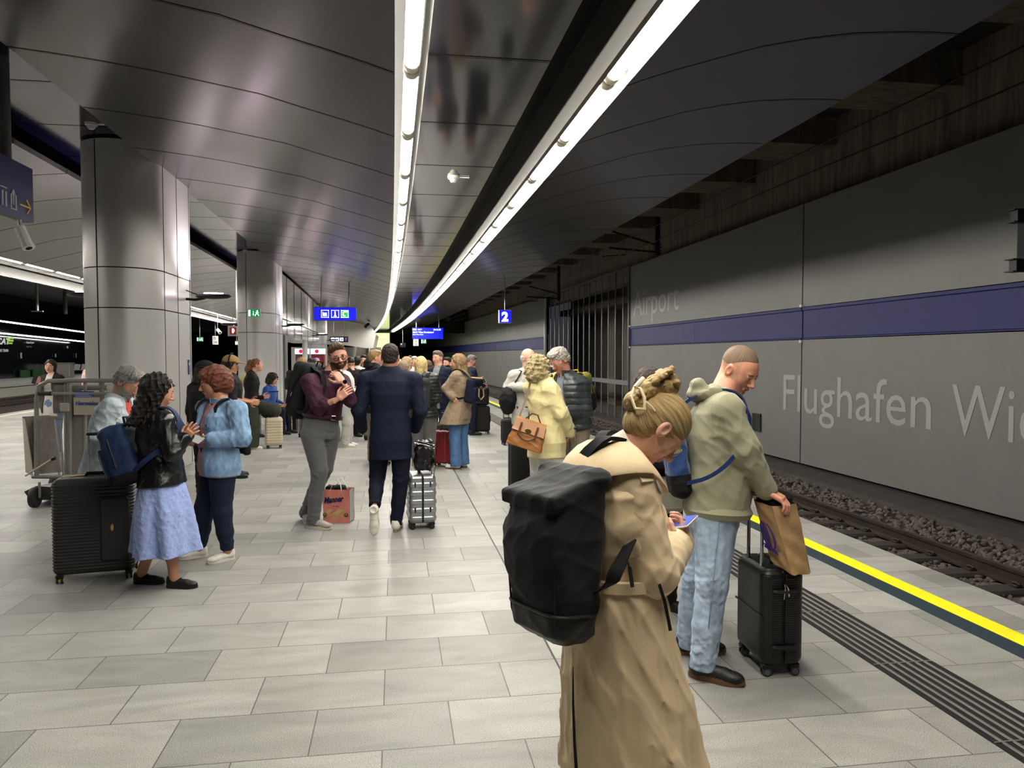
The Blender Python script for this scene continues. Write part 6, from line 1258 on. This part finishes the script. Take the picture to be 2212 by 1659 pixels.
# silver suitcase beside the suit, with a black handbag strapped on top
x,y=at(908,7.42); sh_s=mat('shell_silver','9b9da0',.28,metal=.75,bump=.08,bscale=120)
t=suitcase('silver hard shell suitcase with ribs, beside the man in the suit',x,y,cr(-86),.37,.27,.54,sh_s,zb=.06,ribs='h',rp=.085,ramp=.004,r=.045,handle=.86,sidehandle=False,res=.006)
for sy in(-1,1):
    for z in(.45,.20): MB().box((.186,sy*.075,z),(.006,.008,.026),bev=.004).build('corner_foot',mzip,t)
x2,y2=at(913,7.40); t=thing('handbag','shiny black leather handbag with silver rings strapped on the silver suitcase','bag',(x2,y2,.575)); S=SDF((-.16,-.2,-.04),(.16,.2,.36),.007); S.box((0,0,.13),(.10,.14,.13),.05,0); S.box((0,0,.24),(.06,.11,.05),.03,.04); S.folds(.014,.11,6); S.plane((0,0,.0),(0,0,-1),.01)
fastmesh('bag_body',[S.mesh()+(mat('patent_black','121214',.3,bump=.3,bscale=20,bdist=.01),)],t); b=MB(); b.ribbon([(-.11,-.10,.05),(-.115,-.1,.22),(-.03,-.12,.30),(.09,-.12,.26),(.115,-.12,.1),(.10,-.13,-.06)],V(0,1,0),.035,.005); b.build('strap',mzip,t)
b=MB(); [b.tube([(p0[0]+.018*math.cos(a_),p0[1],p0[2]+.018*math.sin(a_)) for a_ in np.linspace(0,2*PI,13)[:-1]],.004,6,close=True) for p0 in((.10,-.13,.245),(-.05,-.13,.29))]; b.tube([(-.09,-.12,.285),(.02,-.14,.265),(.09,-.13,.24)],.004,6); b.build('ring',mchrome,t)
# other suitcases in the hall
x,y=at(590,13.7); suitcase('beige ribbed suitcase under the knee of the ponytailed woman',x,y,cr(8),.31,.24,.58,mat('shell_beige','b3a78f',.5),ribs='h',rp=.05,ramp=.003,handle=1.05,res=.01)
x,y=at(614,17.8); suitcase('small tan suitcase behind the beige one, next to the dark bench',x,y,cr(20),.30,.22,.45,mat('shell_tan','8a6750',.5),handle=None,res=.014)
x,y=at(742,14.9); suitcase('plain white suitcase behind the bearded man',x,y,cr(12),.34,.25,.57,mat('shell_white','cfcdc5',.35),handle=.82,res=.01,pole=mchrome)
x,y=at(960,11.45); t=suitcase('dark red suitcase with a ridge handle beside the taupe coat',x,y,cr(-28),.36,.25,.56,mat('shell_red','741c1e',.35,coat=.1),ribs='v',rp=.12,ramp=.003,wheel=mat('wheel_red','5a1a1c',.5),handle=.82,res=.008,r=.04,pole=mzip); MB().tube([(-.1,-.128,.20),(-.1,-.145,.22),(-.1,-.145,.40),(-.1,-.128,.42)],.012,8).build('front_handle',mat('shell_red','741c1e',.35),t)
x,y=at(955,12.9); suitcase('black suitcase with tall silver pole behind the red suitcase',x,y,cr(10),.36,.24,.55,mat('shell_black2','1a1a1c',.6),handle=1.10,res=.012)
x,y=at(838,11.6); suitcase('silver ribbed suitcase seen between the legs of the suit',x,y,cr(5),.30,.22,.52,mat('shell_grey','8e8c86',.4,metal=.3),ribs='h',rp=.04,handle=None,res=.01)
x,y=at(1041,16.2); t=suitcase('tall black soft suitcase standing by the tactile strip',x,y,cr(4),.33,.26,.62,mfabric('soft_black','161617'),r=.06,res=.012,handle=.95)
tt=thing('backpack','black backpack sitting on the tall black suitcase by the tactile strip','backpack',(x,y-.02,.625)); S=SDF((-.19,-.16,-.03),(.19,.16,.45),.011); S.box((0,0,.205),(.15,.10,.205),.07,0); S.box((0,-.09,.14),(.11,.04,.11),.03,.02); S.folds(.006,.1,3); S.plane((0,0,.003),(0,0,-1)); fastmesh('bag_body',[S.mesh()+(mfabric('soft_black','161617'),)],tt); MB().tube([(-.04,0,.40),(-.03,0,.44),(.03,0,.44),(.04,0,.40)],.008,6).build('carry_loop',mstrap,tt)
x,y=at(1095,14.2); suitcase('small black cabin case left of the bald man',x,y,cr(6),.22,.2,.50,mfabric('soft_black','161617'),res=.011,handle=.72)
x,y=at(1126,8.3); suitcase('large black suitcase in front of the bald man, partly hidden by the black backpack',x,y,cr(4),.27,.24,.76,mfabric('soft_black','161617'),res=.010,handle=None)
x,y=at(1229,7.55); suitcase('grey suitcase with raised silver poles held by the woman in the butter jacket',x,y,cr(-12),.30,.22,.54,mat('shell_slate','6a6d70',.45),handle=.97,res=.010)
x,y=at(911,12.2); t=thing('tote_bag','small bright yellow and black bag between the grey jeans','bag',(x,y,0)); MB().box((0,0,.17),(.07,.05,.17),bev=.02).build('bag_body',mat('bag_yellow','c79a22',.6),t); MB().tube([(-.04,0,.33),(-.035,0,.44),(.035,0,.44),(.04,0,.33)],.01,6).build('handles',mstrap,t)
# pink carrier bag
x,y=at(729,7.62); t=thing('carrier_bag','pink carrier bag with wafer print standing by the bearded man','bag',(x,y,0),cr(-14)); w2,d2,h2=.140,.075,.345
mpk=mat('bag_pink','cf7f72',.45,bump=.35,bscale=8,bdist=.008); msv=mat('bag_silver','a9abab',.22,metal=.7,bump=.7,bscale=12,bdist=.01)
b=MB(); b.use(mpk); ys_=-d2; 
for (A0,B0) in(((-w2,-d2),(w2,-d2)),((w2,d2),(-w2,d2))):
    n1=8; vs=[(A0[0]+(B0[0]-A0[0])*i/n1+ (.004*math.sin(i*2+j)),A0[1]+.006*math.sin(i*1.7+j*1.3),h2*j/n1) for j in range(n1+1) for i in range(n1+1)]; b.add(vs,[(j*(n1+1)+i,j*(n1+1)+i+1,(j+1)*(n1+1)+i+1,(j+1)*(n1+1)+i) for j in range(n1) for i in range(n1)])
b.use(msv)
for sx in(-1,1): b.add([(sx*w2,-d2,0),(sx*w2*.93,0,0),(sx*w2,d2,0),(sx*w2,-d2,h2),(sx*w2*.90,0,h2-.01),(sx*w2,d2,h2)],[(0,1,4,3),(1,2,5,4)])
b.add([(-w2,-d2,.003),(w2,-d2,.003),(w2,d2,.003),(-w2,d2,.003)],[(0,1,2,3)]); b.build('bag_body',None,t)
S=SDF((-w2,-d2,.2),(w2,d2,.42),.008); S.box((-.03,0,.31),(.10,.055,.07),.03,0); S.folds(.01,.06,3); fastmesh('black_contents',[S.mesh()+(f_black,)],t)
b=MB()
for yy_,xo in((-d2,-.0),(d2,.02)): b.ribbon([(-.07+xo,yy_,h2-.02),(-.045+xo,yy_*.7,h2+.05),(.0+xo,yy_*.4,h2+.105),(.035+xo,yy_*.6,h2+.05),(.055+xo,yy_,h2-.02)],V(0,1,.2),.014,.003)
b.build('handles',mat('handle_white','cdc9c4',.5),t)
mnv=mat('print_navy','101a4c',.5); 
text('Manner',.082,mnv,t,'lettering',(-.128,-d2-.011,.205),R=(1,0,.12),U=(-.12,0,1),sx=.80,shear=.35,bold=.003,ext=.001); text('WIEN',.020,mnv,t,'lettering',(-.035,-d2-.011,.168),spacing=1.4,ext=.001)
b=MB(); mwf=mat('print_wafer','c2a46a',.6,bump=.4,bscale=300); yb=-d2-.010
b.add([(-.045,yb,.10),(.0,yb,.075),(.09,yb,.135),(.035,yb,.15)],[(0,1,2,3)]); b.add([(-.115,yb,.115),(-.085,yb,.09),(-.03,yb,.135),(-.075,yb,.15)],[(0,1,2,3)])
for k in range(5): b.add([(-.045,yb,.094-.009*k),(.0,yb,.069-.009*k),(.09,yb,.129-.009*k),(.09,yb,.124-.009*k),(.0,yb,.064-.009*k),(-.045,yb,.089-.009*k)],[(0,1,4,5),(1,2,3,4)])
for k in range(4): b.add([(-.115,yb,.109-.009*k),(-.085,yb,.084-.009*k),(-.05,yb,.105-.009*k),(-.05,yb,.1-.009*k),(-.085,yb,.079-.009*k),(-.115,yb,.104-.009*k)],[(0,1,4,5),(1,2,3,4)])
b.build('wafer_print',mwf,t,smooth=0)
for X in(-.120,.105): MB().lathe([(0,-.001),(.022,-.001),(.022,.001)],(X,yb,.085),10,M=((1,0,0),(0,0,1),(0,1,0))).build('leaf_print',mat('print_green','3d4f28',.6),t); MB().lathe([(0,-.001),(.009,-.001),(.009,.001)],(X,yb-.002,.09),10,M=((1,0,0),(0,0,1),(0,1,0))).build('nut_print',mat('print_nut','b5713f',.6),t)
# ---- bags carried on the back
def backpack(label,p,w,d,h,tc,main,pocket=None,g=.14,base=None,strapc=None,straps=True,tilt=0,side=0,zips=True,res=.008,pock=True,fold=.005,sw=.055,name='backpack',sg=(-1,1),top=None,lower=True,r=.055,gf=.15,lat=.195):
    TR,TFv,TU=p.fr.T; Y_=-TFv; ct,st=math.cos(cr(tilt)),math.sin(cr(tilt)); U2=TU*ct+Y_*-st; Y2=Y_*ct+TU*st; O=p.pel+TU*tc*p.T-TFv*g+TR*side; fr=frame(TR,Y2,U2)
    t=thing(name,label,'backpack',tuple(O)); S=SDF((-w/2-.03,-.03,-h/2-.03),(w/2+.03,d+.06,h/2+.04),res)
    S.box((0,d/2,0),(w/2,d/2,h/2),min(r,d/2-.005),0); S.box((0,d/2,h/2-.05),(w*.42,d*.42,.055),.04,.03)
    if pock: S.box((0,d+.005,-h*.13),(w*.40,.035,h*.30),.03,.012)
    S.folds(fold,.10,int(w*1000)); v,q=S.mesh(); ix=np.zeros(len(q),int)
    if base is not None: ix[v[q].mean(1)[:,2]<-h/2+base[1]]=1
    v=v@fr.T; fastmesh('bag_body',[(v,q,([main,base[0] if base is not None else main],ix))],t)
    L=lambda a,b_,c_: fr@V(a,b_,c_)
    if zips:
        b=MB(); b.tube([L(-w/2-.002,d*.62,-h*.2),L(-w/2-.002,d*.62,h*.28),L(-w*.36,d*.62,h/2+.004),L(w*.36,d*.62,h/2+.004),L(w/2+.002,d*.62,h*.28),L(w/2+.002,d*.62,-h*.2)],.006,6); 
        if pock: b.tube([L(-w*.41,d+.022,-h*.3),L(-w*.41,d+.022,.08*h),L(-w*.32,d+.024,.18*h),L(w*.32,d+.024,.18*h),L(w*.41,d+.022,.08*h),L(w*.41,d+.022,-h*.3)],.006,6)
        b.build('zip',mzip,t); b=MB(); b.tube([L(w/2+.006,d*.62,-.02),L(w/2+.010,d*.64,-.07)],.004,5); b.build('zip_puller',mchrome,t)
    MB().tube([L(-.035,.02,h/2-.01),L(-.03,.015,h/2+.045),L(.03,.015,h/2+.045),L(.035,.02,h/2-.01)],.009,6).build('carry_loop',strapc or mstrap,t)
    if straps:
        for s_ in sg:
            sh=p.sh[1] if s_>0 else p.sh[0]; q0=O+L(s_*.07,.02,h/2-.02); top_=(sh*.60+p.nk*.40)+TU*.088; f1=top_+TFv*.115-TU*.06; f2=top_+TFv*gf-TU*.20+TR*s_*.01; f3=p.pel+TU*p.T*.42+TR*s_*lat+TFv*.05; f4=p.pel+TU*p.T*.25+TR*s_*lat-TFv*.06; q1=O+L(s_*w*.46,.03,-h/2+.08)
            pts=[q0,(q0+top_)/2-TFv*.02+TU*.02,top_-TFv*.02,top_+TFv*.06-TU*.01,f1,f2]; 
            if lower: pts+=[f3,f4,q1]
            # smooth
            for _ in range(2): pts=[pts[0]]+[z for i in range(len(pts)-1) for z in (pts[i]*.75+pts[i+1]*.25,pts[i]*.25+pts[i+1]*.75)]+[pts[-1]]
            n_=len(pts); cen=p.pel+TU*p.T*.6
            sides=[]; 
            for i,P_ in enumerate(pts): o_=unit(P_-(p.pel+TU*np.dot(P_-p.pel,TU))) if np.dot(P_-p.nk,TU)<-.1 else TU; tg=unit(pts[min(i+1,n_-1)]-pts[max(i-1,0)]); sides.append(np.cross(tg,o_))
            MB().ribbon([z-O for z in pts],sides,[sw if i<n_*.62 else sw*.6 for i in range(n_)],.009).build('shoulder_strap',strapc or mstrap,t)
    p_=dict(O=O,fr=fr,t=t,L=L); return p_
nv=mfabric('nylon_navy','1f2f50',.7,b=.3,s=90,var=.15,vs=12)
q=backpack('navy school rucksack with black zips on the dark curly haired woman',pS,.31,.20,.44,.42,nv,g=.15,base=(f_black,.09),tilt=-14,strapc=nv,res=.006,sw=.06); L=q['L']
MB().box(L(-.055,.245,-.165),(.040,.003,.018),q['fr'],bev=.002).build('logo_patch',mblk,q['t']); text('Jack Wolfskin',.0125,mwp,q['t'],'lettering',L(-.018,.25,-.170),R=-q['fr'][:,0],U=q['fr'][:,2],ext=.0005); MB().box(L(.09,.238,-.02),(.005,.003,.026),q['fr']).build('side_label',mwp,q['t'])
backpack('small black rucksack mostly hidden on the auburn haired woman',pR,.24,.07,.32,.42,f_black,g=.16,pock=False,zips=False)
q=backpack('large black travel backpack on the bearded man',pB,.33,.25,.56,.62,mfabric('pack_black','222325',.8),g=.15,base=(f_black,.12),res=.007,tilt=6); b=MB(); [b.ribbon([q['L'](s_*.168,.06,.2),q['L'](s_*.172,.15,.02),q['L'](s_*.168,.2,-.16)],q['fr'][:,1],.02,.006) for s_ in(-1,1)]; b.build('compression_strap',mstrap,q['t'])
backpack('black rolltop rucksack with small white label on the straight blond bob',pK,.30,.16,.46,.48,mfabric('pack_dark','2a2b2a',.85),g=.15,res=.009,pock=True,zips=False,tilt=2); 
q=backpack('navy rucksack with beige trim and handles on the taupe coat',pC,.32,.15,.38,.52,f_navy,g=.16,res=.009,zips=False,tilt=-6); mtrim=mat('trim_beige','a58a62',.5); b=MB(); b.tube([q['L'](.13*math.cos(a_),.10+.06*math.sin(a_),.20) for a_ in np.linspace(0,2*PI,20)[:-1]],.010,6,close=True); b.tube([q['L'](-.06,.2,.05),q['L'](-.07,.22,-.06),q['L'](0,.225,-.11),q['L'](.07,.22,-.06),q['L'](.06,.2,.05)],.009,6); b.build('beige_trim',mtrim,q['t']); MB().lathe([(0,0),(.03,0),(.03,.008),(0,.01)],q['L'](0,.195,.06),14,M=q['fr']@np.array(((1,0,0),(0,0,1),(0,1,0)))).build('clasp',mgold,q['t'])
my=mat('pack_yellow','6b681f',.6,var=.3,vscale=20); q=backpack('olive yellow and black hiking rucksack on the man in the puffer jacket',pQ,.27,.15,.44,.58,my,g=.17,base=(f_black,.20),strapc=mat('strap_yellow_black','b59f2c',.7,var=.6,vscale=45),sw=.06,gf=.16)
backpack('thin black and royal blue drawstring rucksack on the man in the hoodie',pH,.33,.12,.50,.47,mfabric('nylon_blue','27406f',.5,b=.4,s=20,bd=.01),g=.165,base=(f_black,.13),strapc=mfabric('strap_blue','1c2d58',.7),sw=.035,pock=False,zips=False,res=.007,tilt=-10,fold=.008,lat=.250)
backpack('black rucksack on the woman with long fair hair',pE,.30,.16,.42,.55,f_black,g=.15,res=.012,zips=False)
q=pA; TR,TFv,TU=q.fr.T; O=q.pel+TU*.36*q.T+TR*.26-TFv*.02; t=thing('shoulder_bag','large black shoulder bag hanging at the side of the bald man','bag',tuple(O)); S=SDF((-.2,-.2,-.24),(.2,.2,.24),.01); S.ell((0,0,0),(.10,.16,.19),0); S.folds(.01,.12,3); v,qq=S.mesh(); fastmesh('bag_body',[(v@frame(TR,TFv,TU).T,qq,f_black)],t); sh=q.sh[1]; MB().ribbon([V(0,0,.15),(sh+TU*.085-TR*.05)-O,(sh+TU*.06-TR*.06+TFv*.1)-O,TFv*.1+TU*.12],TFv,.035,.006).build('strap',mstrap,t)
# tan handbag of the woman in butter yellow
c0=pix(1141,938,7.45); e1=unit(RT*.93-UP*.30-FW*.15); e3=unit(UP*.95+RT*.28); e3=unit(e3-e1*np.dot(e1,e3)); e2=np.cross(e3,e1); fr=frame(e1,e2,e3); t=thing('handbag','tan leather handbag with flap and gold lock hanging from a shoulder strap','bag',tuple(c0)); mtan=mat('leather_tan','96602f',.35,bump=.15,bscale=150,var=.1,vscale=4,coat=.1)
S=SDF((-.24,-.12,-.2),(.24,.12,.2),.006); S.loft((0,0,0),np.eye(3),[(-.145,0,0,.185,.085),(0,0,0,.172,.070),(.13,0,0,.150,.035)],0,n=6); S.folds(.003,.12,4); v,q=S.mesh(); fastmesh('bag_body',[(v@fr.T,q,mtan)],t)
L=lambda a,b_,c_: fr@V(a,b_,c_); mtd=mat('leather_dark_tan','5a361c',.4)
b=MB(); b.ribbon([L(0,.04,.128),L(0,-.0,.142),L(0,-.045,.125),L(0,-.075,.04),L(0,-.084,.01)],fr[:,0],[.30,.305,.31,.33,.335],.006); b.build('flap',mtan,t); MB().lathe([(0,-.004),(.020,-.004),(.022,0),(.020,.004),(0,.004)],L(0,-.092,.035),16,M=fr@np.array(((1.5,0,0),(0,0,1),(0,1,0)))).build('gold_lock',mgold,t)
for yb_,zz in((-.08,0),(.06,.02)): MB().tube([L(-.085,yb_,.06),L(-.08,yb_-.012,-.02 if yb_<0 else .14),L(-.03,yb_-.02,-.055 if yb_<0 else .21),L(.03,yb_-.02,-.055 if yb_<0 else .21),L(.08,yb_-.012,-.02 if yb_<0 else .14),L(.085,yb_,.06)],.008,8).build('handle',mtd,t)
b=MB(); [b.ribbon([L(s_*.085,-.088,.10),L(s_*.085,-.096,-.0),L(s_*.085,-.092,-.03)],fr[:,0],.022,.004) for s_ in(-1,1)]; b.build('belt_tabs',mtd,t)
sh=pY.sh[0]+V(0,0,.09)-c0; b=MB(); b.ribbon([L(-.14,0,.12),sh*.5+L(-.12,0,.1)*.5+FW*-.05,sh-FW*.04,sh+FW*.06],RT,.018,.004); b.ribbon([L(.14,0,.12),pix(1200,880,7.62)-c0,pix(1180,846,7.72)-c0,sh+FW*.05],RT,.018,.004) if 0 else None; b.build('shoulder_strap',mtd,t)
# black rolltop backpack of the woman in the trench coat
TR,TFv,TU=pT.fr.T; TUb=unit(TU*.97+TFv*.10); O=pT.pel+TU*.42*pT.T-TFv*.15; fr=frame(TR,-unit(TFv-TUb*np.dot(TFv,TUb)),TUb); fr[:,0]=np.cross(fr[:,1],fr[:,2]); t=thing('backpack','large black rolltop backpack on the back of the woman in the trench coat','backpack',tuple(O)); mrp=mfabric('canvas_black','1a1a1c',.72,b=.25,s=200,var=.08,sheen=.05); mrb=mat('coated_black','1f1f21',.5,bump=.1,bscale=200)
S=SDF((-.22,-.05,-.36),(.22,.36,.36),.006); S.loft((0,.0,0),np.eye(3),[(-.275,0,.085,.115,.055),(-.24,0,.10,.145,.095),(-.12,0,.105,.155,.105),(.08,0,.12,.158,.125),(.18,0,.105,.155,.105),(.25,0,.075,.150,.07),(.285,0,.05,.145,.04)],0,n=4.5)
S.cap((-.13,.05,.265),(.13,.05,.265),.035,k=.03); S.box((0,.085,.235),(.15,.075,.03),.02,.02,fr=frame(V(1,0,0),V(0,.8,-.6),V(0,.6,.8)))
S.box((0,.175,.205),(.155,.075,.028),.018,.012,fr=frame(V(1,0,0),unit(V(0,.93,-.36)),unit(V(0,.36,.93)))); S.ell((0,.20,.03),(.13,.06,.15),.05)
S.cap((-.162,.20,-.17),(.162,.20,-.17),.004,k=.006,op='sub'); S.folds(.0045,.12,12,(1,.7,.8)); v,q=S.mesh(); ix=(v[q].mean(1)[:,2]<-.17).astype(int); v2=v@fr.T; fastmesh('bag_body',[(v2,q,([mrp,mrb],ix))],t)
L=lambda a,b_,c_: fr@V(a,b_,c_)
ST=np.array([(-.275,.085,.115,.055),(-.24,.10,.145,.095),(-.12,.105,.155,.105),(.08,.12,.158,.125),(.18,.105,.155,.105),(.25,.075,.150,.07)])
def sp_(z,a_,k=1.012): cy,rx,ry=[float(np.interp(z,ST[:,0],ST[:,i])) for i in(1,2,3)]; f=lambda v:math.copysign(abs(v)**(2/4.5),v); return L(rx*k*f(math.cos(a_)),cy+ry*k*f(math.sin(a_)),z)
b=MB(); b.tube([sp_(-.17,a_) for a_ in np.linspace(-.15,PI+.15,30)],.006,6)
for a_ in(PI*.25,PI*.75): b.tube([sp_(z,a_,1.0) for z in np.linspace(-.25,.20,10)],.004,6)
b.build('seam_piping',mzip,t); b=MB(); b.ribbon([L(.163,.03,-.06),L(.168,.10,-.03),L(.163,.18,.03)],fr[:,2],.015,.006); b.build('side_pocket_edge',mrb,t)
MB().box(L(-.03,.213,-.10),(.028,.003,.022),fr,bev=.002).build('label_patch',mat('patch_dark','111112',.4),t); text('_o_',.02,mat('patch_print','4a4a4d',.5),t,'lettering',L(-.005,.218,-.10),R=-fr[:,0],U=fr[:,2],ext=.0005)
MB().tube([L(.02,.232,.02),L(0,.24,.0),L(-.03,.235,.0)],.005,5).build('loop_tab',mrb,t); MB().tube([L(-.04,.0,.25),L(-.04,-.03,.30),L(.04,-.03,.30),L(.04,.0,.25)],.009,6).build('carry_loop',mstrap,t)
sh=pT.sh[1]; top_=(sh*.52+pT.nk*.48)+TU*.115
def smooth(pts,n=2):
    for _ in range(n): pts=[pts[0]]+[z for i in range(len(pts)-1) for z in (pts[i]*.75+pts[i+1]*.25,pts[i]*.25+pts[i+1]*.75)]+[pts[-1]]
    return pts
for s_ in(1,-1):
    tp_=top_ if s_>0 else (pT.sh[0]*.52+pT.nk*.48)+TU*.115
    pts=smooth([O+L(s_*.08,.02,.25),tp_-TFv*.09+TU*.01,tp_,tp_+TFv*.10-TU*.05,tp_+TFv*.09-TU*.13]); MB().ribbon([z-O for z in pts],TR,.05,.012).build('shoulder_strap',mstrap,t)
    
    if s_<0: continue
    pts=smooth([pix(1362,1170,2.45),pix(1350,1194,2.39),pix(1332,1232,2.345),pix(1312,1275,2.35),O+L(.15,.04,-.20)]); MB().ribbon([z-O for z in pts],RT*.85+UP*.5,[.045]*len(pts),.006).build('lower_strap',mstrap,t)
pp=[pix(1352,1205,2.36),pix(1360,1225,2.36),pix(1366,1268,2.37)]; b=MB(); b.tube([z-O for z in pp],[.003,.003,.004],5); b.ribbon([pp[1]-O,pp[2]-O],RT,.012,.004); b.build('strap_end',mrb,t)
# grey sling bag of the hidden dark haired woman
x,y=at(1448,4.75); t=thing('sling_bag','stone grey bag edge visible between the trench coat and the hoodie','bag',(x,y,.72)); MB().box((0,0,.1),(.11,.05,.12),bev=.04).build('bag_body',mfabric('bag_grey','8f8a7d'),t); MB().tube([(-.09,0,.2),(-.12,.03,.5),(-.2,.08,.75)],.008,6).build('strap',mstrap,t)
# ---- wheelchair lift at the left
mst=mat('lift_steel','88867f',.5,metal=.45,bump=.15,bscale=60,var=.12); mpl=mat('ramp_plate','7a736c',.55,metal=.25,bump=1.,bscale=16,stretch=(1,1,.35),bdist=.012,var=.35,vscale=18); mcl=mat('clear_sheet','b9b4ac',.12,alpha=.32,spec=.5)
D1=8.55; lp=lambda px,py,dd=0: pix(px,py,D1+dd); o0=gnd(170,1085); t=thing('wheelchair_lift','grey tubular steel wheelchair lift with clear sheets and folded ramps at the pillar','lift',(float(o0[0]),float(o0[1]),0)); B0=V(o0[0],o0[1],0)
R_=lambda *P: [lp(*p)-B0 for p in P]
MB().tube(R_((79,1028),(79,860),(84,834),(104,823),(180,822),(292,822)),.025,10).build('front_frame',mst,t); MB().tube(R_((85,850,0),(120,850,-.05),(290,850,-.05)),.018,8).build('push_bar',mst,t); MB().tube(R_((85,850,-.01),(110,850,-.05)),.026,8).build('bar_grip',mzip,t)
for px in(142,150,184): MB().tube(R_((px,826,.02),(px+1,1036,.02)),.020 if px!=150 else .03,8).build('upright',mst,t)
MB().tube(R_((120,838,.05),(233,838,.05)),.030,8).build('cross_bar',mst,t); MB().tube(R_((221,826,.05),(221,852,.05)),.03,8).build('cross_bar_bracket',mst,t); MB().tube(R_((70,1030),(150,1030)),.022,8).build('cross_bar',mst,t)
b=MB(); b.add(R_((82,830,.03),(300,830,.03),(300,1038,.03),(82,1034,.03)),[(0,1,2,3)]); b.build('clear_sheet',mcl,t,smooth=0)
for (P4,dd) in(((( 48,900,.25),(104,897,.25),(115,905,.2),(128,1018,.1),(86,1024,.1),(66,1010,.2)),.0),((( 82,898,.1),(104,897,.1),(116,906,.1),(131,1020,.05),(86,1024,.05)),0)):
    v0=[lp(*p)-B0 for p in P4]; n_=len(v0); b=MB().add(v0+[z+FW*.035 for z in v0],[tuple(range(n_)),tuple(range(n_,2*n_))[::-1]]+[(k,(k+1)%n_,n_+(k+1)%n_,n_+k) for k in range(n_)]); b.build('ramp_plate',mpl,t,smooth=20)
b=MB().add(R_((48,902,.2),(54,905,.1),(70,1000,.1),(72,1030,.1),(55,1020,.2)),[(0,1,2,3,4)]); b.build('ramp_side',mat('ramp_side','a59f92',.5),t,smooth=0)
MB().box(lp(192,940,.10)-B0,(.19,.02,.5)).build('rear_panel',mat('panel_brown_grey','6a625c',.5),t)
MB().tube(R_((55,1028,-.05),(115,990,-.1)),.010,6).build('crank_rod',mat('rod_pale','b5aa90',.4,metal=.4),t); MB().tube(R_((112,992,-.1),(119,989,-.1)),.022,8).build('crank_knob',mzip,t); MB().tube(R_((130,915,-.05),(138,1040,-.05)),.012,8).tube(R_((105,901,-.08),(135,904,-.06)),.020,8).build('lever',mst,t)
b=MB(); b.add(R_((52,1062,-.1),(78,1050,-.1),(150,1055,-.1),(150,1080,-.1),(90,1080,-.1),(66,1082,-.1)),[(0,1,2,3,4,5)]); z0=len(b.v); b.v+= [tuple(np.array(v_)+FW*.5) for v_ in b.v]; b.f+=[tuple(range(6,12))[::-1]]+[(k,(k+1)%6,6+(k+1)%6,6+k) for k in range(6)]; b.m+=[0]*7; b.build('mudguard_base',mat('guard_dark','3a3b3d',.5,metal=.3),t,smooth=20)
b=MB(); b.box(lp(150,1062,.25)-B0+V(.3,.1,0),(.62,.25,.05)); b.build('chassis',mst,t,smooth=0)
for px,dd in((76,-.14),(265,-.1),(120,.7)): wc=gnd(px,1096) if px==76 else lp(px,1085,dd); wc=V(wc[0],wc[1],.115); MB().lathe([(.05,-.03),(.11,-.032),(.115,-.02),(.115,.02),(.11,.032),(.05,.03)],wc-B0,20,M=((0,0,1),(1,0,0),(0,1,0))).build('wheel',mwheel,t); MB().box(wc-B0+V(.05,0,.08),(.006,.02,.09)).build('wheel_fork',mst,t)
s0=lp(161,845,-.06)-B0; MB().ribbon([s0+V(0,0,-.055),s0+RT*.22+V(0,0,-.055)],V(0,0,1),.11,.003).build('blue_sticker',mat('sticker_blue','2c3f9c',.4),t); b=MB(); [b.ribbon([s0-FW*.004+V(0,0,-.02-.018*k)+RT*.01,s0-FW*.004+RT*(.2-.03*(k%2))+V(0,0,-.02-.018*k)],V(0,0,1),.005,.002) for k in range(5)]; b.build('sticker_lines',mwp,t)
s1=lp(163,877,-.06)-B0; MB().ribbon([s1-RT*.02+V(0,0,.0),s1+RT*.28],V(0,0,1),.20,.002).build('plate',mat('plate_beige','a59a8e',.5),t); text('Hermides',.065,mat('sticker_blue2','26418c',.5),t,'lettering',s1-FW*.005+V(0,0,.01),R=RT,shear=.2,bold=.001)
MB().box(lp(140,880,-.06)-B0,(.05,.02,.05),bev=.01).build('control_box',mat('box_pale','9a9088',.5),t)
